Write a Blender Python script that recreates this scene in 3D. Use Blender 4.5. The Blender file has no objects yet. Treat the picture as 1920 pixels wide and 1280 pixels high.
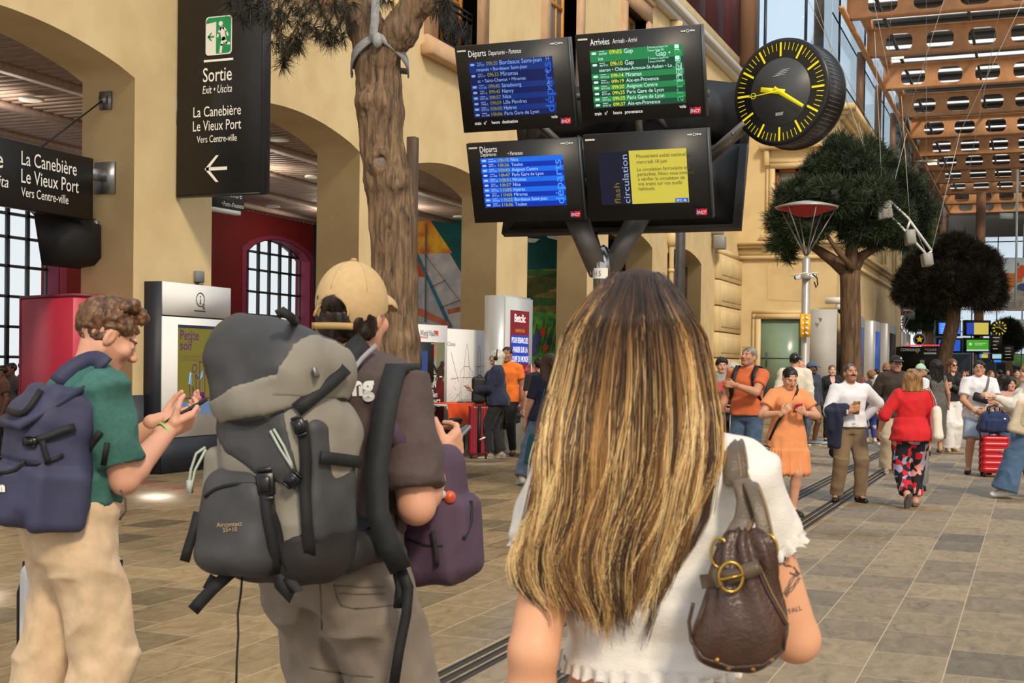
import bpy, bmesh, math, random
import numpy as np
from mathutils import Matrix, Vector
rng = np.random.default_rng(7); random.seed(7)
SC = bpy.context.scene; COL = SC.collection
# ------------------------------------------------------------------ camera
FPX = 2450.; YAW = math.radians(21.75); PITCH = math.radians(-1.0); ROLL = math.radians(.8); HCAM = 1.5
ca, sa = math.cos(YAW), math.sin(YAW); ct, st = math.cos(PITCH), math.sin(PITCH)
CF = np.array([-sa*ct, ca*ct, st]); R0 = np.array([ca, sa, 0.]); U0 = np.cross(R0, CF)
CR = math.cos(ROLL)*R0 + math.sin(ROLL)*U0; CU = np.cross(CR, CF)
PPY = 686.4 - FPX*math.tan(PITCH); CP = np.array([0., 0., HCAM])
cam = bpy.data.cameras.new('camera'); camo = bpy.data.objects.new('camera', cam); COL.objects.link(camo)
cam.sensor_width = 36; cam.lens = FPX/1920*36; cam.shift_y = (PPY-640)/1920
cam.clip_start = .1; cam.clip_end = 600
cam.dof.use_dof = True; cam.dof.focus_distance = 13.5; cam.dof.aperture_fstop = 13
camo.matrix_world = Matrix(((CR[0], CU[0], -CF[0], 0), (CR[1], CU[1], -CF[1], 0), (CR[2], CU[2], -CF[2], HCAM), (0, 0, 0, 1)))
SC.camera = camo
# ------------------------------------------------------------------ light and exposure
vs = SC.view_settings; vs.view_transform = 'Standard'; vs.look = 'None'; vs.gamma = 1; vs.use_curve_mapping = False
vs.exposure = 0.1
SC.display_settings.display_device = 'sRGB'
W = bpy.data.worlds.new('sky'); SC.world = W; W.use_nodes = True
nt = W.node_tree; bg = nt.nodes['Background']
tc = nt.nodes.new('ShaderNodeTexCoord'); sx = nt.nodes.new('ShaderNodeSeparateXYZ'); rp = nt.nodes.new('ShaderNodeValToRGB')
nt.links.new(tc.outputs['Generated'], sx.inputs[0]); nt.links.new(sx.outputs['Z'], rp.inputs[0]); nt.links.new(rp.outputs[0], bg.inputs[0])
rp.color_ramp.elements[0].position = 0.0; rp.color_ramp.elements[0].color = (1.0, .97, .92, 1)
rp.color_ramp.elements[1].position = .9; rp.color_ramp.elements[1].color = (.74, .86, 1.0, 1)
e = rp.color_ramp.elements.new(.35); e.color = (1.0, 1.0, 1.0, 1)
bg.inputs[1].default_value = 0.95
sl = bpy.data.lights.new('sun', 'SUN'); sl.energy = 2.3; sl.angle = math.radians(9); sl.color = (1.0, .84, .62)
so = bpy.data.objects.new('sun', sl); COL.objects.link(so)
SUND = Vector((.66, -.76, .82)).normalized()       # towards the sun: behind and to the right of the camera
so.rotation_euler = SUND.to_track_quat('Z', 'Y').to_euler()
SC.cycles.max_bounces = 7; SC.cycles.diffuse_bounces = 3; SC.cycles.glossy_bounces = 3; SC.cycles.transmission_bounces = 4
SC.cycles.transparent_max_bounces = 8; SC.cycles.sample_clamp_indirect = 6; SC.cycles.use_denoising = True
# ------------------------------------------------------------------ picture <-> place
def ray(px, py): return CF + CR*((px-960)/FPX) + CU*((PPY-py)/FPX)
def Wd(px, py, d): return CP + d*ray(px, py)
def Wx(px, py, x): r = ray(px, py); return CP + r*(x/r[0])
def Wy(px, py, y): r = ray(px, py); return CP + r*(y/r[1])
def Wz(px, py, z=0.): r = ray(px, py); return CP + r*((z-HCAM)/r[2])
def lin(c):
    c = np.array(c, float)/255.
    return tuple(np.where(c <= .04045, c/12.92, ((c+.055)/1.055)**2.4))
# ------------------------------------------------------------------ materials
MATS = {}
def mat(name, col=(200, 200, 200), rough=.6, metal=0., nscale=0, namt=.12, col2=None, bump=0, bscale=60, emit=0, trans=0, spec=.5, sheen=0, coat=0, stretch=(1, 1, 1), detail=4):
    if name in MATS: return MATS[name]
    m = bpy.data.materials.new(name); m.use_nodes = True; MATS[name] = m
    n = m.node_tree.nodes; L = m.node_tree.links; b = n['Principled BSDF']
    c = lin(col); b.inputs['Base Color'].default_value = (*c, 1); b.inputs['Roughness'].default_value = rough
    b.inputs['Metallic'].default_value = metal; b.inputs['Specular IOR Level'].default_value = spec
    if sheen: b.inputs['Sheen Weight'].default_value = sheen
    if coat: b.inputs['Coat Weight'].default_value = coat; b.inputs['Coat Roughness'].default_value = .1
    if trans: b.inputs['Transmission Weight'].default_value = trans
    if emit:
        b.inputs['Emission Color'].default_value = (*c, 1); b.inputs['Emission Strength'].default_value = emit
    if nscale or bump:
        t = n.new('ShaderNodeTexCoord'); mp = n.new('ShaderNodeMapping'); L.new(t.outputs['Object'], mp.inputs[0]); mp.inputs['Scale'].default_value = stretch
    if nscale:
        z = n.new('ShaderNodeTexNoise'); z.inputs['Scale'].default_value = nscale; z.inputs['Detail'].default_value = detail; L.new(mp.outputs[0], z.inputs[0])
        r = n.new('ShaderNodeValToRGB'); L.new(z.outputs[0], r.inputs[0]); L.new(r.outputs[0], b.inputs['Base Color'])
        c2 = lin(col2) if col2 else tuple(min(1, x*(1-namt)) for x in c)
        c1 = c if col2 else tuple(min(1, x*(1+namt)) for x in c)
        r.color_ramp.elements[0].position = .35; r.color_ramp.elements[1].position = .65
        r.color_ramp.elements[0].color = (*c2, 1); r.color_ramp.elements[1].color = (*c1, 1)
    if bump:
        z2 = n.new('ShaderNodeTexNoise'); z2.inputs['Scale'].default_value = bscale; z2.inputs['Detail'].default_value = 3; L.new(mp.outputs[0], z2.inputs[0])
        bp = n.new('ShaderNodeBump'); bp.inputs['Strength'].default_value = bump; bp.inputs['Distance'].default_value = .01
        L.new(z2.outputs[0], bp.inputs['Height']); L.new(bp.outputs[0], b.inputs['Normal'])
    return m
def screen(name, col, e=1.): return mat(name, col, .35, emit=e)
# ------------------------------------------------------------------ mesh builder
def _v(p): return np.asarray(p, float)
def rotm(ax, deg):
    return np.array(Matrix.Rotation(math.radians(deg), 3, ax))
def frame(z, up=(0, 0, 1)):
    z = _v(z)/np.linalg.norm(z); up = _v(up)
    if abs(z@up) > .98: up = np.array([0, 1., 0])
    x = np.cross(up, z); x /= np.linalg.norm(x); y = np.cross(z, x)
    return np.stack([x, y, z], 1)
class MB:
    def __init__(s): s.V = []; s.F = []; s.n = 0; s.M = []; s.m = 0; s.T = None
    def add(s, V, F):
        V = np.asarray(V, float).reshape(-1, 3)
        if s.T is not None: V = V@s.T[0].T + s.T[1]
        s.V.append(V)
        for f in F: s.F.append(tuple(int(i)+s.n for i in f)); s.M.append(s.m)
        s.n += len(V); return s
    def box(s, c, h, rot=None, bev=0):
        c = _v(c); h = _v(h)
        if bev:
            b = min(bev, .98*min(h)); P = []
            for sx_ in (-1, 1):
                for sy_ in (-1, 1):
                    for sz_ in (-1, 1):
                        g = np.array([sx_, sy_, sz_])
                        for a in range(3):
                            q = g*(h-b); q[a] = g[a]*h[a]; P.append(q)
            P = np.array(P); idx = lambda x, y, z, a: ((x*2+y)*2+z)*3+a
            F = []
            for a in range(3):
                o = [k for k in range(3) if k != a]
                for sg in (0, 1):
                    f = []
                    for u, w in ((0, 0), (1, 0), (1, 1), (0, 1)):
                        g = [0, 0, 0]; g[a] = sg; g[o[0]] = u; g[o[1]] = w; f.append(idx(*g, a))
                    F.append(f if (sg == 1) == (a != 1) else f[::-1])
                for u in (0, 1):
                    for w in (0, 1):
                        g0 = [0, 0, 0]; g0[o[0]] = u; g0[o[1]] = w; g1 = list(g0); g1[a] = 1
                        f = [idx(*g0, o[0]), idx(*g0, o[1]), idx(*g1, o[1]), idx(*g1, o[0])]
                        F.append(f)
            for x in (0, 1):
                for y in (0, 1):
                    for z in (0, 1): F.append([idx(x, y, z, 0), idx(x, y, z, 1), idx(x, y, z, 2)])
        else:
            P = np.array([[x, y, z] for x in (-1, 1) for y in (-1, 1) for z in (-1, 1)])*h
            F = [(0, 1, 3, 2), (4, 6, 7, 5), (0, 4, 5, 1), (2, 3, 7, 6), (0, 2, 6, 4), (1, 5, 7, 3)]
        if rot is not None: P = P@np.asarray(rot).T
        return s.add(P+c, F)
    def bx(s, lo, hi, bev=0):
        lo = _v(lo); hi = _v(hi); return s.box((lo+hi)/2, abs(hi-lo)/2, None, bev)
    def tube(s, P, r, n=8, cap=True, flat=None, up=(0, 0, 1)):
        P = [_v(p) for p in P]; k = len(P); r = np.broadcast_to(np.asarray(r, float), (k,)); V = []; pu = None
        for i in range(k):
            d = P[min(i+1, k-1)]-P[max(i-1, 0)]
            if pu is None: Fm = frame(d, up)
            else:
                z = d/(np.linalg.norm(d)+1e-12); x = pu-z*(pu@z); nx = np.linalg.norm(x)
                x = x/nx if nx > 1e-6 else frame(d, up)[:, 0]; Fm = np.stack([x, np.cross(z, x), z], 1)
            pu = Fm[:, 0]
            for j in range(n):
                a = 2*math.pi*(j+.5)/n; w = r[i]*math.cos(a); h = r[i]*math.sin(a)
                if flat: w, h = flat[0]*r[i]*np.sign(math.cos(a))*abs(math.cos(a))**.5, flat[1]*r[i]*np.sign(math.sin(a))*abs(math.sin(a))**.5
                V.append(P[i]+Fm[:, 0]*w+Fm[:, 1]*h)
        F = [(i*n+j, i*n+(j+1) % n, (i+1)*n+(j+1) % n, (i+1)*n+j) for i in range(k-1) for j in range(n)]
        if cap: F += [tuple(range(n-1, -1, -1)), tuple(range((k-1)*n, k*n))]
        return s.add(V, F)
    def cyl(s, a, b, r, r2=None, n=16): return s.tube([a, b], [r, r if r2 is None else r2], n)
    def strap(s, P, w, t, up=(0, 0, 1)):
        """flat band: width direction given per point or as one vector"""
        P = [_v(p) for p in P]; k = len(P); U = np.asarray(up, float)
        if U.ndim == 1: U = np.tile(U, (k, 1))
        V = []
        for i in range(k):
            d = P[min(i+1, k-1)]-P[max(i-1, 0)]; d = d/(np.linalg.norm(d)+1e-12)
            u = U[i]-d*(U[i]@d); u = u/(np.linalg.norm(u)+1e-12); nn = np.cross(d, u)
            for a, b in ((-1, -1), (1, -1), (1, 1), (-1, 1)): V.append(P[i]+u*a*w/2+nn*b*t/2)
        F = [(i*4+j, i*4+(j+1) % 4, (i+1)*4+(j+1) % 4, (i+1)*4+j) for i in range(k-1) for j in range(4)]
        F += [(3, 2, 1, 0), tuple((k-1)*4+j for j in range(4))]
        return s.add(V, F)
    def lathe(s, prof, n=24, c=(0, 0, 0), rot=None):
        V = [(r*math.cos(2*math.pi*j/n), r*math.sin(2*math.pi*j/n), z) for r, z in prof for j in range(n)]
        V = np.array(V)
        if rot is not None: V = V@np.asarray(rot).T
        F = [(i*n+j, i*n+(j+1) % n, (i+1)*n+(j+1) % n, (i+1)*n+j) for i in range(len(prof)-1) for j in range(n)]
        F += [tuple(range(n-1, -1, -1)), tuple(range((len(prof)-1)*n, len(prof)*n))]
        return s.add(V+_v(c), F)
    def sphere(s, c, r, n=12, rot=None):
        r = np.broadcast_to(np.asarray(r, float), (3,)); V = []; m = n//2
        for i in range(m+1):
            t = math.pi*min(max(i/m, .002), .998)
            for j in range(n): V.append((math.sin(t)*math.cos(2*math.pi*j/n), math.sin(t)*math.sin(2*math.pi*j/n), math.cos(t)))
        V = np.array(V)*r
        if rot is not None: V = V@np.asarray(rot).T
        F = [(i*n+j, (i+1)*n+j, (i+1)*n+(j+1) % n, i*n+(j+1) % n) for i in range(m) for j in range(n)]
        return s.add(V+_v(c), F)
    def quad(s, a, b, c, d): return s.add([a, b, c, d], [(0, 1, 2, 3)])
    def poly(s, P): return s.add(P, [tuple(range(len(P)))])
    def prism(s, P, ext):
        """polygon P (3-D points) extruded by vector ext"""
        P = [_v(p) for p in P]; n = len(P); e = _v(ext)
        F = [tuple(range(n-1, -1, -1)), tuple(range(n, 2*n))]+[(i, (i+1) % n, n+(i+1) % n, n+i) for i in range(n)]
        return s.add(P+[p+e for p in P], F)
    def loft(s, rings, cap=True):
        n = len(rings[0]); V = np.concatenate([_v(r) for r in rings])
        F = [(i*n+j, i*n+(j+1) % n, (i+1)*n+(j+1) % n, (i+1)*n+j) for i in range(len(rings)-1) for j in range(n)]
        if cap: F += [tuple(range(n-1, -1, -1)), tuple(range((len(rings)-1)*n, len(rings)*n))]
        return s.add(V, F)
    def grid(s, P):
        P = np.asarray(P, float); a, b = P.shape[:2]
        return s.add(P.reshape(-1, 3), [(i*b+j, (i+1)*b+j, (i+1)*b+j+1, i*b+j+1) for i in range(a-1) for j in range(b-1)])
    def build(s, name, mats, par=None, smooth=False, world=False, fix=True):
        V = np.concatenate(s.V) if s.V else np.zeros((0, 3))
        return mk(name, V, s.F, mats, s.M, par, smooth, world, fix)
def mk(name, V, F, mats, M=None, par=None, smooth=False, world=False, fix=True):
    me = bpy.data.meshes.new(name)
    V = np.asarray(V, float)
    if world and par is not None:
        Ri = par_mat(par); V = (V-Ri[1])@Ri[0]
    me.vertices.add(len(V)); me.vertices.foreach_set('co', V.astype(np.float32).ravel())
    lens = np.fromiter((len(f) for f in F), np.int32, len(F)) if not isinstance(F, np.ndarray) else np.full(len(F), F.shape[1], np.int32)
    li = np.concatenate([np.asarray(f) for f in F]).astype(np.int32) if not isinstance(F, np.ndarray) else F.ravel().astype(np.int32)
    me.loops.add(len(li)); me.loops.foreach_set('vertex_index', li)
    me.polygons.add(len(lens)); st_ = np.concatenate([[0], np.cumsum(lens)[:-1]]).astype(np.int32)
    me.polygons.foreach_set('loop_start', st_); me.polygons.foreach_set('loop_total', lens)
    if M is not None and len(M): me.polygons.foreach_set('material_index', np.asarray(M, np.int32))
    if smooth: me.polygons.foreach_set('use_smooth', np.ones(len(lens), bool))
    me.update(calc_edges=True)
    if fix:
        b = bmesh.new(); b.from_mesh(me); bmesh.ops.recalc_face_normals(b, faces=b.faces); b.to_mesh(me); b.free()
    if not isinstance(mats, (list, tuple)): mats = [mats]
    for m in mats: me.materials.append(m)
    o = bpy.data.objects.new(name, me); COL.objects.link(o)
    if par is not None: o.parent = par
    return o
def par_mat(o):
    Rm = np.eye(3); t = np.zeros(3); ch = []
    while o is not None: ch.append(o); o = o.parent
    for q in reversed(ch):
        t = t+Rm@np.array(q.location); Rm = Rm@np.array(q.rotation_euler.to_matrix())
    return Rm, t
def thing(name, label, cat, loc=(0, 0, 0), rotz=0., group=None):
    o = bpy.data.objects.new(name, None); COL.objects.link(o); o.location = [float(v) for v in loc]; o.rotation_euler = (0, 0, rotz); o.empty_display_size = .1
    return tag(o, label, cat, group)
def tag(o, label, cat, group=None, kind=None):
    o['label'] = label; o['category'] = cat
    if group: o['group'] = group
    if kind: o['kind'] = kind
    return o
def struct(o): o['kind'] = 'structure'; return o
def dup(o, loc, rotz=None, label=None, par=None):
    c = o.copy(); COL.objects.link(c)
    if par is None:
        c.location = [float(v) for v in loc]
        if rotz is not None: c.rotation_euler = (0, 0, rotz)
        if label: c['label'] = label
    else: c.parent = par
    for k in list(o.children): dup(k, None, par=c)
    return c
# ------------------------------------------------------------------ lettering
_tc = {}
def glyphs(s, shear=0., bold=0.):
    k = (s, shear, bold)
    if k not in _tc:
        c = bpy.data.curves.new('t', 'FONT'); c.body = s; c.shear = shear; c.offset = bold; c.resolution_u = 3
        o = bpy.data.objects.new('t', c); m = bpy.data.meshes.new_from_object(o)
        V = np.array([v.co[:] for v in m.vertices]).reshape(-1, 3); F = [tuple(p.vertices) for p in m.polygons]
        bpy.data.objects.remove(o); bpy.data.curves.remove(c); bpy.data.meshes.remove(m)
        _tc[k] = (V, F)
    return _tc[k]
def put(mb, s, O, ux, uy, x, y, size, w=None, al='l', shear=0., bold=0., asp=.9, rot=0):
    """lettering s on the plane O + x ux + y uy, baseline at (x, y), cap height about .72 size"""
    V, F = glyphs(s, shear, bold)
    if not len(V): return mb
    X = V[:, 0]*size*asp; Y = V[:, 1]*size; L = X.max()-X.min()
    if w: X = X*(w/L); L = w
    X = X-X.min()
    if al == 'c': X = X-L/2
    if al == 'r': X = X-L
    if rot: X, Y = -Y, X
    P = _v(O)+np.outer(x+X, ux)+np.outer(y+Y, uy)
    sv = mb.T; mb.T = None; mb.add(P, F); mb.T = sv
    return mb
def rect(mb, O, ux, uy, x0, y0, x1, y1):
    O = _v(O); ux = _v(ux); uy = _v(uy)
    return mb.quad(O+ux*x0+uy*y0, O+ux*x1+uy*y0, O+ux*x1+uy*y1, O+ux*x0+uy*y1)
def pol(mb, O, ux, uy, pts): return mb.poly([_v(O)+_v(ux)*a+_v(uy)*b for a, b in pts])
def curve_mesh(loops, depth):
    """flat outline with holes (2-D loops, outer first), extruded symmetric in z"""
    c = bpy.data.curves.new('o', 'CURVE'); c.dimensions = '2D'; c.fill_mode = 'BOTH'; c.extrude = depth/2
    for lp in loops:
        s = c.splines.new('POLY'); s.points.add(len(lp)-1); s.use_cyclic_u = True
        for p, q in zip(s.points, lp): p.co = (q[0], q[1], 0, 1)
    o = bpy.data.objects.new('o', c); m = bpy.data.meshes.new_from_object(o)
    V = np.array([v.co[:] for v in m.vertices]).reshape(-1, 3); F = [tuple(p.vertices) for p in m.polygons]
    bpy.data.objects.remove(o); bpy.data.curves.remove(c); bpy.data.meshes.remove(m)
    return V, F
def rrect(x0, y0, x1, y1, r, n=5):
    P = []
    for cx, cy, a0 in ((x1-r, y1-r, 0), (x0+r, y1-r, 90), (x0+r, y0+r, 180), (x1-r, y0+r, 270)):
        for k in range(n+1):
            a = math.radians(a0+90*k/n); P.append((cx+r*math.cos(a), cy+r*math.sin(a)))
    return P
def circ(cx, cy, r, n=24, ry=None): return [(cx+r*math.cos(2*math.pi*k/n), cy+(ry or r)*math.sin(2*math.pi*k/n)) for k in range(n)]
# ------------------------------------------------------------------ smooth solids on a grid (surface nets)
def hnoise(P, s, seed=0):
    P = np.asarray(P)*s; i = np.floor(P).astype(np.int64); f = P-i; f = f*f*(3-2*f)
    def h(a, b, c):
        x = (a*374761393+b*668265263+c*2147483647*3+seed*974711) & 0xffffffff
        x = ((x ^ (x >> 13))*1274126177) & 0xffffffff; return ((x ^ (x >> 16)) & 0xffff)/32768.-1
    o = 0
    for a in (0, 1):
        for b in (0, 1):
            for c in (0, 1):
                w = (f[:, 0] if a else 1-f[:, 0])*(f[:, 1] if b else 1-f[:, 1])*(f[:, 2] if c else 1-f[:, 2])
                o = o+w*h(i[:, 0]+a, i[:, 1]+b, i[:, 2]+c)
    return o
def surfnet(f, org, h):
    s = f < 0; nx, ny, nz = f.shape
    act = np.zeros((nx-1, ny-1, nz-1), np.int8)
    for a in (0, 1):
        for b in (0, 1):
            for c in (0, 1): act += s[a:nx-1+a, b:ny-1+b, c:nz-1+c]
    I, J, K = np.nonzero((act > 0) & (act < 8)); n = len(I)
    if n == 0: return np.zeros((0, 3)), np.zeros((0, 4), int)
    acc = np.zeros((n, 3)); cnt = np.zeros(n); off = [(a, b, c) for a in (0, 1) for b in (0, 1) for c in (0, 1)]
    val = {o: f[I+o[0], J+o[1], K+o[2]] for o in off}
    for o in off:
        for ax in range(3):
            if o[ax] == 0:
                p = list(o); p[ax] = 1; p = tuple(p); fa, fb = val[o], val[p]; m = (fa < 0) != (fb < 0)
                t = np.where(m, fa/np.where(m, fa-fb, 1), 0)
                q = np.tile(np.array(o, float), (n, 1)); q[:, ax] += t
                acc += q*m[:, None]; cnt += m
    V = (np.stack([I, J, K], 1)+acc/cnt[:, None])*h+org
    idx = -np.ones((nx-1, ny-1, nz-1), np.int64); idx[I, J, K] = np.arange(n); Q = []
    for ax in range(3):
        sl0 = [slice(None)]*3; sl1 = [slice(None)]*3; sl0[ax] = slice(0, -1); sl1[ax] = slice(1, None)
        a0 = s[tuple(sl0)]; ch = a0 != s[tuple(sl1)]; E = np.array(np.nonzero(ch)).T
        o = [k for k in range(3) if k != ax]
        E = E[(E[:, o[0]] > 0) & (E[:, o[1]] > 0) & (E[:, o[0]] < f.shape[o[0]]-1) & (E[:, o[1]] < f.shape[o[1]]-1)]
        if not len(E): continue
        neg = a0[tuple(E.T)]; qs = []
        for du, dw in ((1, 1), (0, 1), (0, 0), (1, 0)):
            g = E.copy(); g[:, o[0]] -= du; g[:, o[1]] -= dw; qs.append(idx[tuple(g.T)])
        q = np.stack(qs, 1); flip = neg if ax != 1 else ~neg
        q[~flip] = q[~flip][:, ::-1]; Q.append(q)
    Q = np.concatenate(Q); return V, Q[(Q >= 0).all(1)]
class SDF:
    def __init__(s, lo, hi, h):
        lo = _v(lo)-2*h; hi = _v(hi)+2*h; s.h = h; s.lo = lo; s.n = np.ceil((hi-lo)/h).astype(int)+1
        s.ax = [lo[i]+h*np.arange(s.n[i]) for i in range(3)]; s.d = np.full(tuple(s.n), 1., np.float32)
    def _app(s, fn, lo, hi, k, op):
        m = max(k*1.3, 3*s.h)+.001; sl = []
        for i in range(3):
            a = int(np.floor((lo[i]-m-s.lo[i])/s.h)); b = int(np.ceil((hi[i]+m-s.lo[i])/s.h))+1
            a = max(a, 0); b = min(b, s.n[i])
            if b <= a: return s
            sl.append(slice(a, b))
        X = s.ax[0][sl[0]][:, None, None]; Y = s.ax[1][sl[1]][None, :, None]; Z = s.ax[2][sl[2]][None, None, :]
        e = fn(X, Y, Z); d = s.d[tuple(sl)]
        if op == 'u':
            if k > 0:
                g = np.clip(.5+.5*(d-e)/k, 0, 1); r = d*(1-g)+e*g-k*g*(1-g)
            else: r = np.minimum(d, e)
        elif op == 's':
            e = -e
            if k > 0:
                g = np.clip(.5-.5*(d-e)/k, 0, 1); r = d*(1-g)+e*g+k*g*(1-g)
            else: r = np.maximum(d, e)
        s.d[tuple(sl)] = r; return s
    def cap(s, a, b, ra, rb=None, k=.02, op='u', sq=None):
        a = _v(a); b = _v(b); rb = ra if rb is None else rb; ab = b-a; L2 = ab@ab+1e-12; r = max(ra, rb)
        def fn(X, Y, Z):
            t = np.clip(((X-a[0])*ab[0]+(Y-a[1])*ab[1]+(Z-a[2])*ab[2])/L2, 0, 1)
            return np.sqrt((X-a[0]-t*ab[0])**2+(Y-a[1]-t*ab[1])**2+(Z-a[2]-t*ab[2])**2)-(ra+(rb-ra)*t)
        return s._app(fn, np.minimum(a, b)-r, np.maximum(a, b)+r, k, op)
    def ell(s, c, r, R=None, k=.02, op='u'):
        c = _v(c); r = np.broadcast_to(_v(r), (3,)); R = np.eye(3) if R is None else np.asarray(R); rm = r.max()
        ext = np.sqrt(((R*r)**2).sum(1))
        def fn(X, Y, Z):
            q = [(R[0, i]*(X-c[0])+R[1, i]*(Y-c[1])+R[2, i]*(Z-c[2])) for i in range(3)]
            k0 = np.sqrt(sum((q[i]/r[i])**2 for i in range(3)))+1e-9; k1 = np.sqrt(sum((q[i]/r[i]**2)**2 for i in range(3)))+1e-9
            return k0*(k0-1)/k1
        return s._app(fn, c-ext, c+ext, k, op)
    def box(s, c, hf, R=None, rnd=.01, k=.01, op='u', taper=0):
        c = _v(c); hf = _v(hf)-rnd; R = np.eye(3) if R is None else np.asarray(R); ext = (abs(R)*(hf+rnd)).sum(1)
        def fn(X, Y, Z):
            q = [(R[0, i]*(X-c[0])+R[1, i]*(Y-c[1])+R[2, i]*(Z-c[2])) for i in range(3)]
            if taper:
                g = 1+taper*q[2]/hf[2]; q[0] = q[0]/g; q[1] = q[1]/g
            q = [abs(q[i])-hf[i] for i in range(3)]
            return np.sqrt(sum(np.maximum(u, 0)**2 for u in q))+np.minimum(np.maximum(np.maximum(q[0], q[1]), q[2]), 0)-rnd
        return s._app(fn, c-ext, c+ext, k, op)
    def loft(s, O, R, tab, k=.02, op='u', pw=2.3):
        """elliptic column: tab rows (t, rx, ry, x offset, y offset) along R[:,2] from O"""
        O = _v(O); T = np.array([list(r)+[0]*(5-len(r)) for r in tab], float); rm = T[:, 1:3].max()+abs(T[:, 3:]).max()
        a = O+R[:, 2]*T[0, 0]; b = O+R[:, 2]*T[-1, 0]
        def fn(X, Y, Z):
            q = [(R[0, i]*(X-O[0])+R[1, i]*(Y-O[1])+R[2, i]*(Z-O[2])) for i in range(3)]
            t = q[2]; f = lambda j: np.interp(t, T[:, 0], T[:, j])
            rx, ry = f(1), f(2); u = abs(q[0]-f(3))/rx; v = abs(q[1]-f(4))/ry
            rr = (u**pw+v**pw)**(1/pw); e = (rr-1)*np.minimum(rx, ry)
            return np.maximum(e, np.maximum(T[0, 0]-t, t-T[-1, 0]))
        return s._app(fn, np.minimum(a, b)-rm, np.maximum(a, b)+rm, k, op)
    def cut(s, p, n, k=0.):
        """remove everything on the side the normal n points to"""
        p = _v(p); n = _v(n)/np.linalg.norm(n)
        e = (s.ax[0][:, None, None]-p[0])*n[0]+(s.ax[1][None, :, None]-p[1])*n[1]+(s.ax[2][None, None, :]-p[2])*n[2]
        if k > 0:
            g = np.clip(.5-.5*(s.d-e)/k, 0, 1); s.d = (s.d*(1-g)+e*g+k*g*(1-g)).astype(np.float32)
        else: s.d = np.maximum(s.d, e).astype(np.float32)
        return s
    def mesh(s, disp=None):
        V, Q = surfnet(s.d, s.lo, s.h)
        for _ in range(1):                                  # one light smoothing pass
            if len(V):
                A = np.zeros_like(V); c = np.zeros(len(V))
                for j in range(4):
                    np.add.at(A, Q[:, j], V[Q[:, (j+1) % 4]]); np.add.at(c, Q[:, j], 1); np.add.at(A, Q[:, j], V[Q[:, j-1]]); np.add.at(c, Q[:, j], 1)
                V = V*.5+.5*A/np.maximum(c, 1)[:, None]
        if disp is not None and len(V):
            N = vnormals(V, Q); V = V+N*disp(V, N)[:, None]
        return V, Q
def vnormals(V, Q):
    fn = np.cross(V[Q[:, 2]]-V[Q[:, 0]], V[Q[:, 3]]-V[Q[:, 1]]); N = np.zeros_like(V)
    for j in range(4): np.add.at(N, Q[:, j], fn)
    return N/(np.linalg.norm(N, axis=1)[:, None]+1e-12)
def solid(sd, name, mats, par, disp=None, M=None):
    V, Q = sd.mesh(disp)
    mi = M((V[Q].mean(1))) if M is not None else None
    return mk(name, V, Q, mats, mi, par, True, False, False)
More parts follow.
